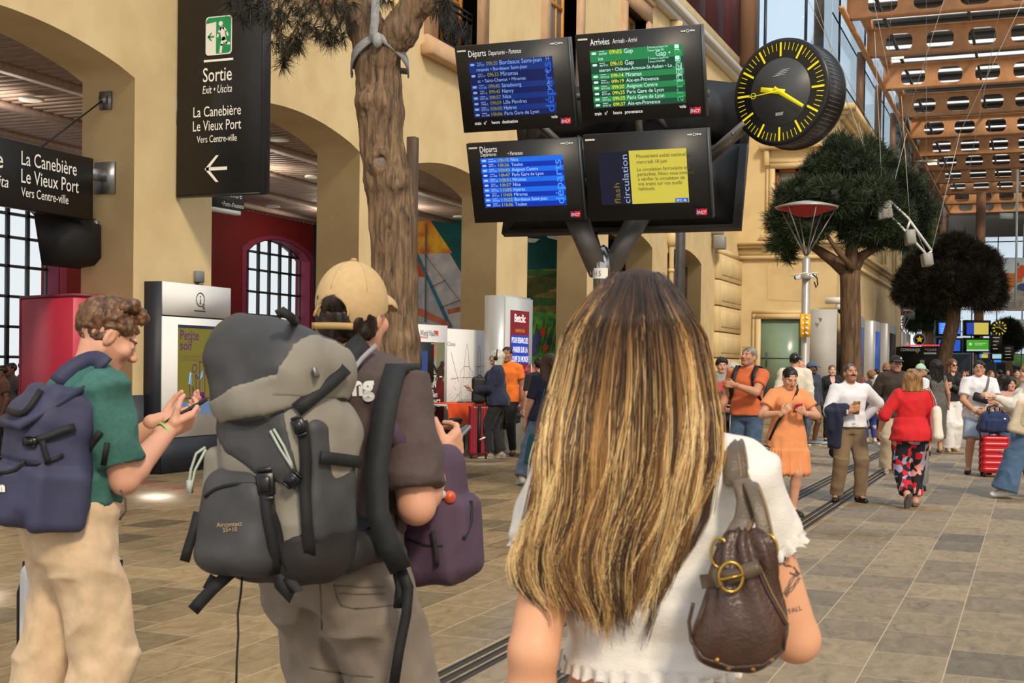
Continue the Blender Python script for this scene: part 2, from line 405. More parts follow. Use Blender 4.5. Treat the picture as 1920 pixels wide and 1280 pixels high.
# ================================================================== setting
XW = -11.0; TW = .85; XB = -20.1; HC = 5.66; YC = 51.7; XS = -7.14
def nodes(name, rough=.5):
    m = bpy.data.materials.new(name); m.use_nodes = True; MATS[name] = m
    return m, m.node_tree.nodes, m.node_tree.links, m.node_tree.nodes['Principled BSDF']
def ramp(n, L, src, stops):
    r = n.new('ShaderNodeValToRGB'); L.new(src, r.inputs[0]); e = r.color_ramp.elements
    while len(e) < len(stops): e.new(.5)
    for q, (p, c) in zip(e, stops): q.position = p; q.color = (*lin(c), 1)
    return r.outputs[0]
def floor_mat():
    m, n, L, b = nodes('polished_stone_tiles')
    t = n.new('ShaderNodeTexCoord'); sp = n.new('ShaderNodeSeparateXYZ'); L.new(t.outputs['Object'], sp.inputs[0])
    cb = n.new('ShaderNodeCombineXYZ'); L.new(sp.outputs['Y'], cb.inputs[0]); L.new(sp.outputs['X'], cb.inputs[1])
    br = n.new('ShaderNodeTexBrick'); L.new(cb.outputs[0], br.inputs[0]); br.inputs['Scale'].default_value = 1
    br.inputs['Brick Width'].default_value = .62; br.inputs['Row Height'].default_value = .385; br.inputs['Mortar Size'].default_value = .0035; br.inputs['Mortar Smooth'].default_value = .3
    br.offset = .37; br.inputs['Color1'].default_value = (0, 0, 0, 1); br.inputs['Color2'].default_value = (1, 1, 1, 1); br.inputs['Mortar'].default_value = (.5, .5, .5, 1); br.inputs['Bias'].default_value = 0
    base = ramp(n, L, br.outputs['Color'], [(0, (112, 102, 86)), (.14, (134, 120, 98)), (.55, (150, 133, 107)), (1, (166, 147, 117))])
    mp = n.new('ShaderNodeMapping'); L.new(t.outputs['Object'], mp.inputs[0]); mp.inputs['Scale'].default_value = (5, 2.2, 1); mp.inputs['Rotation'].default_value = (0, 0, .5)
    z = n.new('ShaderNodeTexNoise'); L.new(mp.outputs[0], z.inputs[0]); z.inputs['Scale'].default_value = 2.2; z.inputs['Detail'].default_value = 9; z.inputs['Roughness'].default_value = .68; z.inputs['Distortion'].default_value = .9
    vein = ramp(n, L, z.outputs[0], [(.22, (120, 112, 102)), (.42, (206, 202, 194)), (.55, (228, 225, 218)), (.74, (252, 250, 246))])
    mx = n.new('ShaderNodeMix'); mx.data_type = 'RGBA'; mx.blend_type = 'MULTIPLY'; mx.inputs[0].default_value = .9
    L.new(base, mx.inputs[6]); L.new(vein, mx.inputs[7])
    mj = n.new('ShaderNodeMix'); mj.data_type = 'RGBA'; L.new(br.outputs['Fac'], mj.inputs[0]); L.new(mx.outputs[2], mj.inputs[6]); mj.inputs[7].default_value = (*lin((176, 162, 136)), 1)
    L.new(mj.outputs[2], b.inputs['Base Color'])
    z2 = n.new('ShaderNodeTexNoise'); L.new(t.outputs['Object'], z2.inputs[0]); z2.inputs['Scale'].default_value = 1.3; z2.inputs['Detail'].default_value = 5
    mr = n.new('ShaderNodeMapRange'); L.new(z2.outputs[0], mr.inputs[0]); mr.inputs[3].default_value = .07; mr.inputs[4].default_value = .2; b.inputs['Specular IOR Level'].default_value = .75; L.new(mr.outputs[0], b.inputs['Roughness'])
    bp = n.new('ShaderNodeBump'); bp.inputs['Strength'].default_value = .08; bp.inputs['Distance'].default_value = .004; L.new(z.outputs[0], bp.inputs['Height']); L.new(bp.outputs[0], b.inputs['Normal'])
    return m
def plaster(name, c, c2, s=1.1):
    m, n, L, b = nodes(name); t = n.new('ShaderNodeTexCoord')
    z = n.new('ShaderNodeTexNoise'); L.new(t.outputs['Object'], z.inputs[0]); z.inputs['Scale'].default_value = s; z.inputs['Detail'].default_value = 7; z.inputs['Roughness'].default_value = .6
    L.new(ramp(n, L, z.outputs[0], [(.3, c2), (.6, c)]), b.inputs['Base Color']); b.inputs['Roughness'].default_value = .8
    z2 = n.new('ShaderNodeTexNoise'); L.new(t.outputs['Object'], z2.inputs[0]); z2.inputs['Scale'].default_value = 45
    bp = n.new('ShaderNodeBump'); bp.inputs['Strength'].default_value = .12; bp.inputs['Distance'].default_value = .01; L.new(z2.outputs[0], bp.inputs['Height']); L.new(bp.outputs[0], b.inputs['Normal'])
    return m
def glass_mat(name, tint=(.85, .93, 1.), refl=.5, rough=.02):
    m = bpy.data.materials.new(name); m.use_nodes = True; n = m.node_tree.nodes; L = m.node_tree.links; n.clear(); MATS[name] = m
    o = n.new('ShaderNodeOutputMaterial'); t = n.new('ShaderNodeBsdfTransparent'); g = n.new('ShaderNodeBsdfGlossy'); f = n.new('ShaderNodeFresnel'); mx = n.new('ShaderNodeMixShader'); mu = n.new('ShaderNodeMath'); mu.operation = 'MULTIPLY'; mu.inputs[1].default_value = refl*2
    t.inputs[0].default_value = (*tint, 1); g.inputs['Roughness'].default_value = rough; L.new(f.outputs[0], mu.inputs[0]); L.new(mu.outputs[0], mx.inputs[0]); L.new(t.outputs[0], mx.inputs[1]); L.new(g.outputs[0], mx.inputs[2]); L.new(mx.outputs[0], o.inputs[0])
    return m
M_floor = floor_mat()
M_wall = plaster('cream_plaster', (222, 198, 150), (208, 182, 134)); M_stone = plaster('pink_stone_surround', (200, 164, 128), (182, 146, 112), 3)
M_red = plaster('dark_red_paint', (128, 22, 26), (116, 18, 22)); M_mag = mat('magenta_reveal', (150, 50, 84), .7)  # magenta tone for the window reveals and the band around them
M_slat = mat('ceiling_wood', (178, 156, 146), .6, nscale=3, namt=.14, stretch=(1, 9, 1)); M_gap = mat('ceiling_void', (26, 18, 16), .9)
M_glass = glass_mat('window_glass'); M_blueglass = glass_mat('facade_glass', (.80, .90, .98), .22)
M_dkmetal = mat('dark_window_metal', (78, 84, 92), .5, .3); M_steel = mat('galvanised_steel', (140, 142, 144), .4, .8, nscale=6, namt=.2)
M_black = mat('black_sign_panel', (18, 18, 20), .38, nscale=4, namt=.25); M_blackm = mat('black_matte', (14, 14, 15), .6); M_white = mat('white_lettering', (236, 234, 228), .5)
M_navy = mat('navy_base_paint', (24, 28, 40), .55); M_wood = mat('varnished_wood', (206, 140, 58), .45, nscale=4, namt=.2, stretch=(1, 1, 8)); M_dkwood = mat('brown_door_wood', (84, 56, 36), .55, nscale=5, namt=.25, stretch=(1, 1, 8))
M_iron = mat('cast_iron', (22, 19, 18), .6, .3); M_beam = mat('ochre_beam_paint', (214, 156, 106), .5, nscale=2, namt=.12); M_roof = mat('grey_roof_sheet', (118, 116, 112), .6); M_oxide = mat('burgundy_panel', (84, 34, 40), .6)
M_brown = mat('brown_column_paint', (134, 98, 72), .5)
# floor
f = MB(); f.bx((-24, -6, -.12), (24, 150, 0)); struct(f.build('floor', M_floor))
# tactile guide strips
M_tac = mat('dark_rubber_strip', (40, 38, 36), .6)
for x0 in (-2.58, -2.06):
    g = tag(MB().bx((-.001, -1, 0), (.001, 1, .001)).build('guide_strip', M_tac), '', 'guide strip'); bpy.data.objects.remove(g)
    m_ = MB()
    for k in (-1, 0, 1): m_.bx((x0+k*.068-.021, 2.0, .0), (x0+k*.068+.021, 62, .004))
    o = m_.build('guide_strip', M_tac)
    tag(o, 'triple dark tactile strip on the floor running behind the backpack man' if x0 < -2.3 else 'triple dark tactile strip on the floor passing under the mustached man', 'guide strip', 'tactile strips along the hall floor')
# arcade wall with arches and upper windows, outline in (y, z)
OPEN = [(9.65-6.2, 14.1-6.2), (9.65, 14.1), (15.85, 20.25), (22.0, 26.55), (28.42, 32.8), (34.6, 39.1), (40.9, 45.5)]
ZS, ZA = 5.2, 5.53
def arch_pts(a, b, zs=ZS, za=ZA, n=14): return [(a+(b-a)*k/n, zs+(za-zs)*math.sin(math.pi*k/n)**.8) for k in range(n+1)]
out = [(0., 0.)]
for a, b in OPEN: out += [(a, 0.)]+arch_pts(a, b)+[(b, 0.)]
out += [(YC, 0.), (YC, 13.), (0., 13.)]
UW = [(10.6, 12.7), (16.9, 19.), (23.2, 25.3), (29.55, 31.65), (35.9, 38.0), (42.3, 44.4)]
holes = [[(a, 7.85), (b, 7.85), (b, 11.9), (a, 11.9)] for a, b in UW]
V, F = curve_mesh([out]+holes, TW)
V = np.stack([XW-TW/2-V[:, 2], V[:, 0], V[:, 1]], 1)
struct(MB().add(V, F).build('wall_arcade', M_wall))
for k, (a, b) in enumerate(OPEN[:-1]):           # skirting paint on the pillars
    p0, p1 = b, OPEN[k+1][0]
    if p1 > 8: struct(MB().bx((XW-TW-.012, p0-.012, 0), (XW+.012, p1+.012, 1.05)).build('baseboard_pillar', M_navy))
# arcade hall behind: back wall with windows, ceiling, floor edge
def arch_hole(a, b, z0, zs, za, n=10): return [(a, z0)]+[(b, z0)]+[(b-(b-a)*k/n, zs+(za-zs)*math.sin(math.pi*k/n)**.7) for k in range(n+1)]
BW = [(12.6, 15.9), (19.6, 23.2), (24.6, 27.9), (30.6, 34.0)]
BWs = BW
V, F = curve_mesh([[(2., 0.), (34.6, 0.), (34.6, HC), (2., HC)]]+[arch_hole(a, b, 1.0, 4.55, 5.02) for a, b in BW], .5)
V = np.stack([XB-.25-V[:, 2], V[:, 0], V[:, 1]], 1); struct(MB().add(V, F).build('wall_back', M_red))
for k, (a, b) in enumerate(BW):
    w = MB(); prof = [(a+(b-a)*j/10, 4.55+(5.02-4.55)*math.sin(math.pi*j/10)**.7) for j in range(11)]
    w.tube([(XB-.35, a, 1.0)]+[(XB-.35, y, z) for y, z in prof]+[(XB-.35, b, 1.0), (XB-.35, a, 1.0)], .05, 4)
    nb = 6
    for j in range(1, nb):
        y = a+(b-a)*j/nb; zt = 4.55+.47*math.sin(math.pi*j/nb)**.7
        w.bx((XB-.39, y-.035, 1.0), (XB-.31, y+.035, zt))
    for z in (1.55, 2.2, 2.85, 3.5, 4.12, 4.62): w.bx((XB-.39, a, z-.03), (XB-.31, b, z+.03))
    fr = struct(w.build('window_%d' % (k+1), M_dkmetal))
    g = MB(); g.poly([(XB-.36, y, z) for y, z in [(a, 1.0), (b, 1.0)]+prof[::-1]]); g.build('pane', M_glass, fr)
    rv = MB(); pr = [(a, 1.)]+prof+[(b, 1.)]
    for (y0, z0), (y1, z1) in zip(pr[:-1], pr[1:]): e = lambda x, y, z: (x, (a+b)/2+(y-(a+b)/2)*.985, z-.015 if z > 1 else z); rv.add([e(XB+.015, y0, z0), e(XB+.015, y1, z1), e(XB-.3, y1, z1), e(XB-.3, y0, z0)], [(0, 1, 2, 3)])
    rv.build('window_reveal', M_mag, fr)
    ot = MB()
    for (y0, z0), (y1, z1) in zip(pr[:-1], pr[1:]):
        cy = (a+b)/2; e = lambda y, z: (XB+.012, cy+(y-cy)*1.13, z+.1 if z > 1 else z)
        ot.add([(XB+.012, y0, z0), (XB+.012, y1, z1), e(y1, z1), e(y0, z0)], [(0, 1, 2, 3)])
    ot.build('magenta_surround', M_mag, fr)
c = MB(); y = 2.
while y < 51:
    c.bx((XB, y, HC), (XW-TW, y+.2, HC+.02)); y += .245
struct(c.build('ceiling_slats', M_slat)); struct(MB().bx((XB, 2, HC+.06), (XW-TW, 51, HC+.1)).build('ceiling_void', M_gap))
for x in (-19.3, -17.6, -15.6, -13.6): struct(MB().bx((x-.14, 2, HC-.09), (x+.14, 34.2, HC)).build('ceiling_rail', M_slat))
M_lamp = mat('lit_diffuser', (255, 236, 200), .5, emit=9.)
first = None
for x in (-18.4, -16.6, -14.6, -12.8):
    for y in (10.5, 16.2, 20.5, 24.8, 29.2, 32.6):
        if first is None:
            first = thing('ceiling_light', 'small round recessed downlight glowing in the slatted wooden ceiling', 'downlight', (x, y, HC-.11), 0, 'downlights in the slatted ceiling')
            MB().lathe([(.16, .02), (.19, .02), (.19, -.015), (.15, -.015)], 20).build('trim_ring', M_white, first)
            MB().lathe([(.001, 0.0), (.15, 0.0), (.15, -.008), (.001, -.008)], 20).build('diffuser', M_lamp, first)
        else: dup(first, (x, y, HC-.11))
for x in (-18, -15.2):
    for y in (8, 16, 24, 31):
        l = bpy.data.lights.new('downlight', 'POINT'); l.energy = 42; l.color = (1, .86, .66); l.shadow_soft_size = .25
        o = bpy.data.objects.new('downlight_glow', l); COL.objects.link(o); o.location = (x, y, HC-.5)
# painted end walls of the arcade hall
def mural(name, y, x0, x1, z1, kind):
    m, n, L, b = nodes(name); b.inputs['Roughness'].default_value = .7
    t = n.new('ShaderNodeTexCoord'); mp = n.new('ShaderNodeMapping'); L.new(t.outputs['Object'], mp.inputs[0])
    z = n.new('ShaderNodeTexNoise'); L.new(mp.outputs[0], z.inputs[0]); z.inputs['Scale'].default_value = 1.4; z.inputs['Detail'].default_value = 6
    L.new(ramp(n, L, z.outputs[0], kind), b.inputs['Base Color']); return m
YM = 34.2
mw = MB().bx((XB, YM, 0), (XW-TW+.02, YM+.2, HC)).build('wall_mural', mural('mural_teal_sky', YM, 0, 0, 0, [(.3, (24, 92, 98)), (.7, (40, 118, 122))])); struct(mw)
def mu(pts, y=YM-.012): return [Wy(px, py, y) for px, py in pts]
def mpaint(name, polys, cols, y=YM, par=mw, sc=3):
    for k, pts in enumerate(polys):
        MB().poly(mu(pts, y-.006-.004*k-.0003)).build('mural_'+name, mat('mural_%s_%d' % (name, k), cols[k][0], .7, nscale=sc, col2=cols[k][1]), par)
mpaint('sail', [[(700, 400), (806, 412), (871, 522), (871, 618), (700, 618)],
                [(700, 520), (779, 470), (822, 560), (845, 612), (700, 612)],
                [(700, 410), (806, 412), (848, 474), (700, 478)],
                [(740, 470), (779, 474), (797, 520), (740, 512)],
                [(764, 446), (770, 446), (849, 614), (841, 614)],
                [(720, 572), (790, 578), (842, 604), (842, 614), (788, 592), (720, 588)],
                [(838, 580), (866, 574), (866, 582), (840, 588)]],
       [((206, 204, 206), (168, 176, 188)), ((186, 190, 200), (150, 160, 176)), ((236, 190, 40), (212, 110, 36)), ((206, 84, 50), (180, 62, 42)), ((52, 128, 156), (36, 100, 130)), ((206, 120, 84), (180, 90, 62)), ((198, 112, 80), (170, 84, 60))])
mpaint('field', [[(985, 506), (1052, 504), (1052, 560), (985, 562)], [(985, 508), (1010, 505), (1052, 508), (1052, 520), (985, 516)], [(985, 548), (1052, 546), (1052, 585), (985, 588)], [(985, 556), (1052, 560), (1052, 572), (985, 574)],
                 [(985, 588), (1018, 582), (1052, 590), (1052, 720), (985, 720)], [(990, 446), (1012, 448), (1002, 455), (990, 454)], [(1022, 440), (1050, 438), (1046, 450), (1028, 446)]],
       [((190, 160, 66), (70, 92, 44)), ((60, 120, 54), (40, 96, 44)), ((150, 128, 62), (92, 96, 48)), ((58, 110, 46), (40, 90, 40)), ((110, 180, 70), (36, 116, 62)), ((220, 222, 222), (190, 204, 206)), ((224, 224, 222), (196, 206, 208))], sc=5)
fs = MB()
for k in range(9): fs.poly(mu([(985, 556-k*4.2), (985, 558-k*4.2), (1052, 536-k*3.2), (1052, 534-k*3.2)], YM-.05))
for k in range(10):
    x0 = 988+k*6.5; fs.poly(mu([(x0, 660), (x0+2, 660), (x0+14, 600+(k % 3)*8), (x0+12, 600+(k % 3)*8)], YM-.05))
fs.build('mural_furrow', mat('mural_furrow_green', (50, 84, 34), .7), mw)
fb = MB()
for k, (px, py, r) in enumerate([(1006, 634, 9), (1018, 622, 7), (1030, 640, 6), (1000, 655, 8), (1022, 652, 6)]):
    fb.m = k % 3; fb.poly([Wy(px+r*.75*math.cos(a), py+r*1.3*math.sin(a), YM-.056-.001*k) for a in np.linspace(0, 6.283, 15)[:-1]])
fb.build('mural_figures', [mat('mural_blue_paint', (70, 70, 150), .7), mat('mural_red_paint', (200, 64, 46), .7), mat('mural_navy_paint', (40, 50, 96), .7)], mw)
MB().poly(mu([(797, 420), (800, 420), (799, 604), (796, 604)], YM-.07)).build('mural_panel_joint', mat('mural_joint', (96, 100, 104), .6), mw)
rg = MB()
for a, b in (((806, 538), (836, 524)), ((826, 576), (862, 562)), ((792, 470), (864, 566))):
    rg.poly(mu([a, b, (b[0], b[1]+1.3), (a[0], a[1]+1.3)], YM-.075))
rg.build('mural_rigging', mat('mural_line', (40, 46, 60), .7), mw)
m2 = struct(MB().bx((XB, 40.6, 0), (XW-TW+.02, 40.8, HC)).build('wall_mural', mat('mural_second_sky', (70, 130, 160), .7, nscale=1.2, col2=(40, 96, 120))))
MB().poly([Wy(px, py, 40.58) for px, py in [(1100, 508), (1190, 500), (1190, 620), (1100, 620)]]).build('mural_meadow', mat('mural_meadow', (110, 150, 56), .7, nscale=2, col2=(60, 110, 50)), m2)
MB().poly([Wy(px, py, 40.575) for px, py in [(1100, 500), (1190, 494), (1190, 502), (1100, 510)]]).build('mural_wheat', mat('mural_wheat', (214, 180, 80), .7), m2)
struct(MB().bx((XB-.3, 51, 0), (XW-TW, 51.3, HC)).build('wall_far_room', M_red)); struct(MB().bx((XB-.3, 34.6, 0), (XB-.1, 51, HC)).build('wall_back', M_red))
# wooden door closing the last arch
dw = MB().bx((XW-.62, 40.9, 0), (XW-.5, 45.5, 5.1)).build('door_1', M_dkwood); struct(dw)
dd = MB()
for y0 in (41.1, 43.3):
    for z0 in (.3, 1.9, 3.5): dd.bx((XW-.5, y0, z0), (XW-.47, y0+1.9, z0+1.35))
dd.build('door_panel', M_dkwood, dw)
# upper windows: stone surround, timber casements, iron guard
def upper_window(a, b, k, guard=True):
    z0, z1 = 7.85, 11.9; s = MB()
    for y0, y1, za, zb in ((a-.45, a, z0, z1), (b, b+.45, z0, z1), (a-.45, b+.45, z1, z1+.5), (a-.45, b+.45, z0-.3, z0)):
        s.bx((XW-.5, y0, za), (XW+.09, y1, zb))
    s.bx((XW, a-.6, z0-.42), (XW+.26, b+.6, z0-.2), .03); s.bx((XW, a-.5, z1+.5), (XW+.16, b+.5, z1+.66), .03)
    fr = struct(s.build('window_%d' % (10+k), M_stone))
    w = MB(); xc = XW-.38; ym = (a+b)/2
    for y in (a+.05, ym, b-.05): w.bx((xc-.05, y-.075, z0), (xc+.05, y+.075, z1))
    for z in (z0+.05, z0+1.2, z0+2.75, z1-.05): w.bx((xc-.045, a, z-.05), (xc+.045, b, z+.05))
    for y in ((a+ym)/2, (b+ym)/2): w.bx((xc-.03, y-.03, z0), (xc+.03, y+.03, z1))
    w.build('casement', M_wood, fr); MB().bx((xc-.01, a, z0), (xc+.01, b, z1)).build('pane', mat('dark_upper_glass', (104, 114, 112), .3), fr)
    if guard:
        g = MB(); x = XW-.12; t = .02
        for z in (z0+.12, z0+1.0, z0+.88): g.bx((x-.025, a, z-.02), (x+.025, b, z+.02))
        n = 4
        for j in range(n*2+1): y = a+(b-a)*j/(n*2); g.bx((x-.01, y-.012, z0+.1), (x+.01, y+.012, z0+1.0))
        for j in range(n):
            cy = a+(b-a)*(j+.5)/n
            for r, cz in ((.21, .5), (.13, .5), (.07, .72), (.07, .27)):
                g.tube([(x, cy+r*math.cos(q), z0+cz+r*math.sin(q)) for q in np.linspace(0, 6.283, 15)], t, 5, cap=False)
            for sy in (-1, 1):
                g.tube([(x, cy+sy*(.05+.16*q)*math.cos(q*7), z0+.3+.45*q+.05*math.sin(q*7)) for q in np.linspace(0, 1, 14)], t*.8, 5)
        g.build('iron_guard', M_iron, fr)
for k, (a, b) in enumerate(UW): upper_window(a, b, k, k == 2)
# ledge, panels and stone above the arcade
struct(MB().bx((XW, 20, 12.62), (XW+.28, YC, 12.8), .02).bx((XW, 20, 12.8), (XW+.45, YC, 13.0), .02).build('trim_1', mat('pale_ledge', (206, 204, 200), .6)))
struct(MB().bx((XW-TW, 0, 13.), (XW+.02, YC, 13.75)).build('wall_attic', M_wall))
ox = MB(); 
for k in range(9): ox.bx((XW-.3, 25.2+k*2.9, 13.8), (XW+.05, 25.2+k*2.9+2.7, 17.5))
struct(ox.build('wall_panels', M_oxide)); struct(MB().bx((XW-.5, 20, 13.75), (XW-.3, YC, 18)).build('wall_attic', M_brown))
struct(MB().bx((XW-.3, 51.2, 13.5), (XW+.5, 52.6, 20)).build('column_attic', M_brown))
# quoined pilaster at the end of the arcade wall
q = MB(); z = 0.
while z < 5.6: q.bx((XW-.05, 47.6, z), (XW+.16, YC, z+.92), .02); q.bx((XW, 48.1, z+.16), (XW+.2, YC-.25, z+.76), .03); z += .97
q.bx((XW-.05, 47.6, 5.82), (XW+.1, YC, 6.0)); struct(q.build('pillar_quoins', M_wall))
# projecting wing: end wall facing the hall and long side wall
V, F = curve_mesh([[(XW-1., 0.), (XS, 0.), (XS, 11.2), (XW-1., 11.2)], [(-10.05, 0.02), (-8.45, 0.02), (-8.45, 3.5), (-10.05, 3.5)], [(-9.6, 6.95), (-7.9, 6.95), (-7.9, 9.4), (-9.6, 9.4)]], .4)
struct(MB().add(np.stack([V[:, 0], YC+.2+V[:, 2], V[:, 1]], 1), F).build('wall_wing_end', M_wall))
SW = [(56.5+5.4*k, 57.9+5.4*k) for k in range(4)]
V, F = curve_mesh([[(YC+.4, 0.), (78., 0.), (78., 11.2), (YC+.4, 11.2)]]+[[(a, 6.9), (b, 6.9), (b, 9.4), (a, 9.4)] for a, b in SW], .4)
struct(MB().add(np.stack([XS-.2-V[:, 2], V[:, 0], V[:, 1]], 1), F).build('wall_wing_side', M_wall))
struct(MB().bx((XS-6, 77.8, 0), (XS, 78, 11.2)).build('wall_wing_back', M_wall)); struct(MB().bx((-12, YC+.1, 11.1), (XS-.1, 78, 11.3)).build('roof_wing', M_roof))
cn = MB()
for z0, z1, e in ((5.85, 6.0, .12), (6.0, 6.3, .05), (6.3, 6.42, .2), (6.42, 6.55, .32), (11.2, 11.35, .2), (11.35, 11.5, .4), (11.5, 11.72, .6)):
    cn.bx((XW-.9, YC-e, z0), (XS+e, YC, z1)); cn.bx((XS, YC-.0, z0), (XS+e, 78, z1))
struct(cn.build('trim_cornice', M_wall))
for nm, (x0, x1, z0, z1), sill in (('door', (-10.05, -8.45, 0, 3.5), 0), ('window', (-9.6, -7.9, 6.95, 9.4), 1)):
    s = MB()
    for e, d in ((.34, .07), (.2, .13)):
        i = .2 if e > .3 else 0; s.bx((x0-e, YC-d, z0-(.09 if sill else 0)), (x0-i, YC, z1)); s.bx((x1+i, YC-d, z0-(.09 if sill else 0)), (x1+e, YC, z1)); s.bx((x0-e, YC-d, z1+i), (x1+e, YC, z1+e)); i and s.bx((x0-e, YC-d, z1), (x0-i, YC, z1+i)) and s.bx((x1+i, YC-d, z1), (x1+e, YC, z1+i))
    if sill:
        s.bx((x0-.5, YC-.3, z0-.35), (x1+.5, YC, z0-.1), .03); s.bx((x0-.6, YC-.35, z1+.75), (x1+.6, YC, z1+.95), .03); s.bx((x0-.5, YC-.2, z1+.95), (x1+.5, YC, z1+1.05), .02)
        for x in (x0-.42, x1+.22): s.bx((x, YC-.25, z1+.1), (x+.2, YC, z1+.75), .04); s.bx((x-.05, YC-.1, z0-.8), (x+.25, YC, z0-.35), .03)
    fr = struct(s.build('door_2' if nm == 'door' else 'window_20', M_wall))
    if nm == 'door':
        d = MB(); d.bx((x0, YC+.02, 0), (x1, YC+.06, 3.5)); d.build('door_leaf', mat('pale_green_glass_door', (128, 152, 134), .25, nscale=1, namt=.1), fr)
        d = MB(); d.bx((x0, YC, 1.95), (x1, YC+.02, 1.98)); d.bx((x0+.2, YC-.01, 1.6), (x0+.24, YC+.02, 2.2)); d.build('door_rail', M_dkmetal, fr)
    else:
        d = MB(); ym = (x0+x1)/2
        for x in (x0+.06, ym, x1-.06): d.bx((x-.07, YC+.1, z0), (x+.07, YC+.16, z1))
        for z in (z0+.06, z0+1.4, z1-.06): d.bx((x0, YC+.1, z-.06), (x1, YC+.16, z+.06))
        d.build('casement', mat('brown_orange_wood', (150, 86, 44), .5), fr); MB().bx((x0, YC+.17, z0), (x1, YC+.19, z1)).build('pane', mat('grey_pane', (150, 150, 140), .1), fr)
MB2 = MB().bx((-9.95+1.5+.1, YC-.015, 4.0), (-9.9+3.2-.15, YC, 5.6))
lp = MB(); lp.quad(*[Wy(px, py, YC-.01) for px, py in ((1438, 497), (1502, 499), (1504, 565), (1439, 562))]); struct(lp.build('wall_patch', mat('faded_paint_patch', (214, 188, 140), .8, nscale=2, namt=.06)))
for k, (a, b) in enumerate(SW):
    s = MB(); z0, z1 = 6.9, 9.4
    s.bx((XS, a-.25, z0-.1), (XS+.08, a, z1)); s.bx((XS, b, z0-.1), (XS+.08, b+.25, z1)); s.bx((XS, a-.25, z1), (XS+.08, b+.25, z1+.25)); s.bx((XS, a-.4, z0-.35), (XS+.28, b+.4, z0-.12), .03); s.bx((XS, a-.4, z1+.5), (XS+.3, b+.4, z1+.7), .03)
    fr = struct(s.build('window_%d' % (21+k), M_wall)); MB().bx((XS-.3, a, z0), (XS-.28, b, z1)).build('pane', MATS['grey_pane'], fr)
# glazed wall above the wing and steel columns
gz = MB(); gz.bx((XS-.45, YC+.6, 11.3), (XS-.43, 108, 17.8)); gz.bx((XW-.3, YC+.55, 11.3), (XS-.45, YC+.57, 17.8))
gw = struct(gz.build('window_30', M_blueglass))
mm = MB()
for k in range(7): mm.bx((XS-.48, 54.3+8.4*k-.03, 11.3), (XS-.4, 54.3+8.4*k+.03, 17.8))
for z in (13.4, 15.5): mm.bx((XS-.46, YC+.6, z-.02), (XS-.42, 108, z+.02))
for x in (-10.2, -8.6): mm.bx((x-.05, YC+.5, 11.3), (x+.05, YC+.62, 17.8))
mm.build('mullion', mat('blue_grey_mullion', (40, 52, 66), .4, .3), gw)
# roof: castellated beams, purlins, sheets with skylight strips
BY = [51.9, 58.4, 65.4, 72.6, 79.6, 86.3, 92.7, 98.9]+[98.9+6.3*k for k in range(1, 7)]
x1 = 22.; Lb = x1-(XS+.2); hb = 1.2
lp = [[(0, 0), (Lb, 0), (Lb, hb), (0, hb)]]; x = .75
while x+1.3 < Lb: lp.append(rrect(x, .2, x+1.1, .95, .28)[::-1]); x += 1.68
V, F = curve_mesh(lp, .06); bm0 = None
for k, y in enumerate(BY):
    if bm0 is None:
        b_ = MB().add(np.stack([V[:, 0], V[:, 2], V[:, 1]], 1), F); b_.bx((0, -.2, 0), (Lb, .2, .05)); b_.bx((0, -.2, hb-.05), (Lb, .2, hb)); b_.bx((-.02, -.2, 0), (.02, .2, hb))
        bm0 = struct(b_.build('roof_beam', M_beam)); o = bm0
    else: o = bm0.copy(); COL.objects.link(o)
    o.location = (XS+.2, y, 15.05)
    if k > 0: struct(MB().cyl((XS-.1, y, 11.6), (XS-.1, y, 15.3), .16, n=12).build('column_roof', M_brown))
struct(MB().cyl((XS-1.1, 53.2, 11.), (XS-1.1, 53.2, 18), .2, n=12).build('column_roof', M_brown))
struct(MB().bx((XS+.05, 50, 16.3), (XS+.35, 140, 16.75)).bx((XS+.1, 50, 15.0), (XS+.3, 140, 15.12)).build('trim_eaves', M_beam))
pl = MB(); sh = MB(); y = 49.5; ZR = 17.3
while y < 140:
    sh.bx((XS-.2, y, ZR), (22, y+1.95, ZR+.06)); y += 2.9
sh2 = struct(sh.build('roof_sheets', M_roof))
for x in np.arange(XS+1., 22, 3.36): pl.bx((x-.05, 50, 16.3), (x+.05, 140, 16.46)); 
for y in np.arange(50, 140, 2.9): pl.bx((XS, y, ZR-.14), (22, y+.06, ZR))
struct(pl.build('roof_purlins', mat('dark_grey_purlin', (84, 82, 80), .6)))
# boarded strip closing the wall past the wing, far end glazing
gs = MB()
for k in range(20): gs.bx((XS-.5+.0, 78, 5+.5*k*1.2), (XS-.3+.02*(k % 2), 116, 5+.5*k*1.2+.52))
struct(gs.build('wall_slats', mat('grey_green_boards', (112, 122, 118), .6)))
fe = MB(); YE = 118.
for x in np.arange(-9, 24, 2.): fe.bx((x-.05, YE, 0), (x+.05, YE+.1, 15))
for z in np.arange(1.2, 15, 1.9): fe.bx((-9, YE, z-.04), (24, YE+.1, z+.04))
fw = struct(fe.build('window_40', mat('grey_far_mullion', (120, 128, 134), .5))); MB().bx((-9, YE+.04, 0), (24, YE+.05, 15)).build('pane', M_glass, fw)
struct(MB().cyl((-7.3, 100, 0), (-7.3, 100, 15), .35, n=14).cyl((-3.9, 104, 0), (-3.9, 104, 15), .35, n=14).build('column_far', M_brown))
struct(MB().bx((-14, YE-.2, 13), (26, YE, 17)).build('wall_far_top', M_roof))
struct(MB().bx((20, -6, 0), (20.4, 118, 9)).build('wall_right_occluder', M_wall))  # unseen opposite wall, added to block sky light for contrast
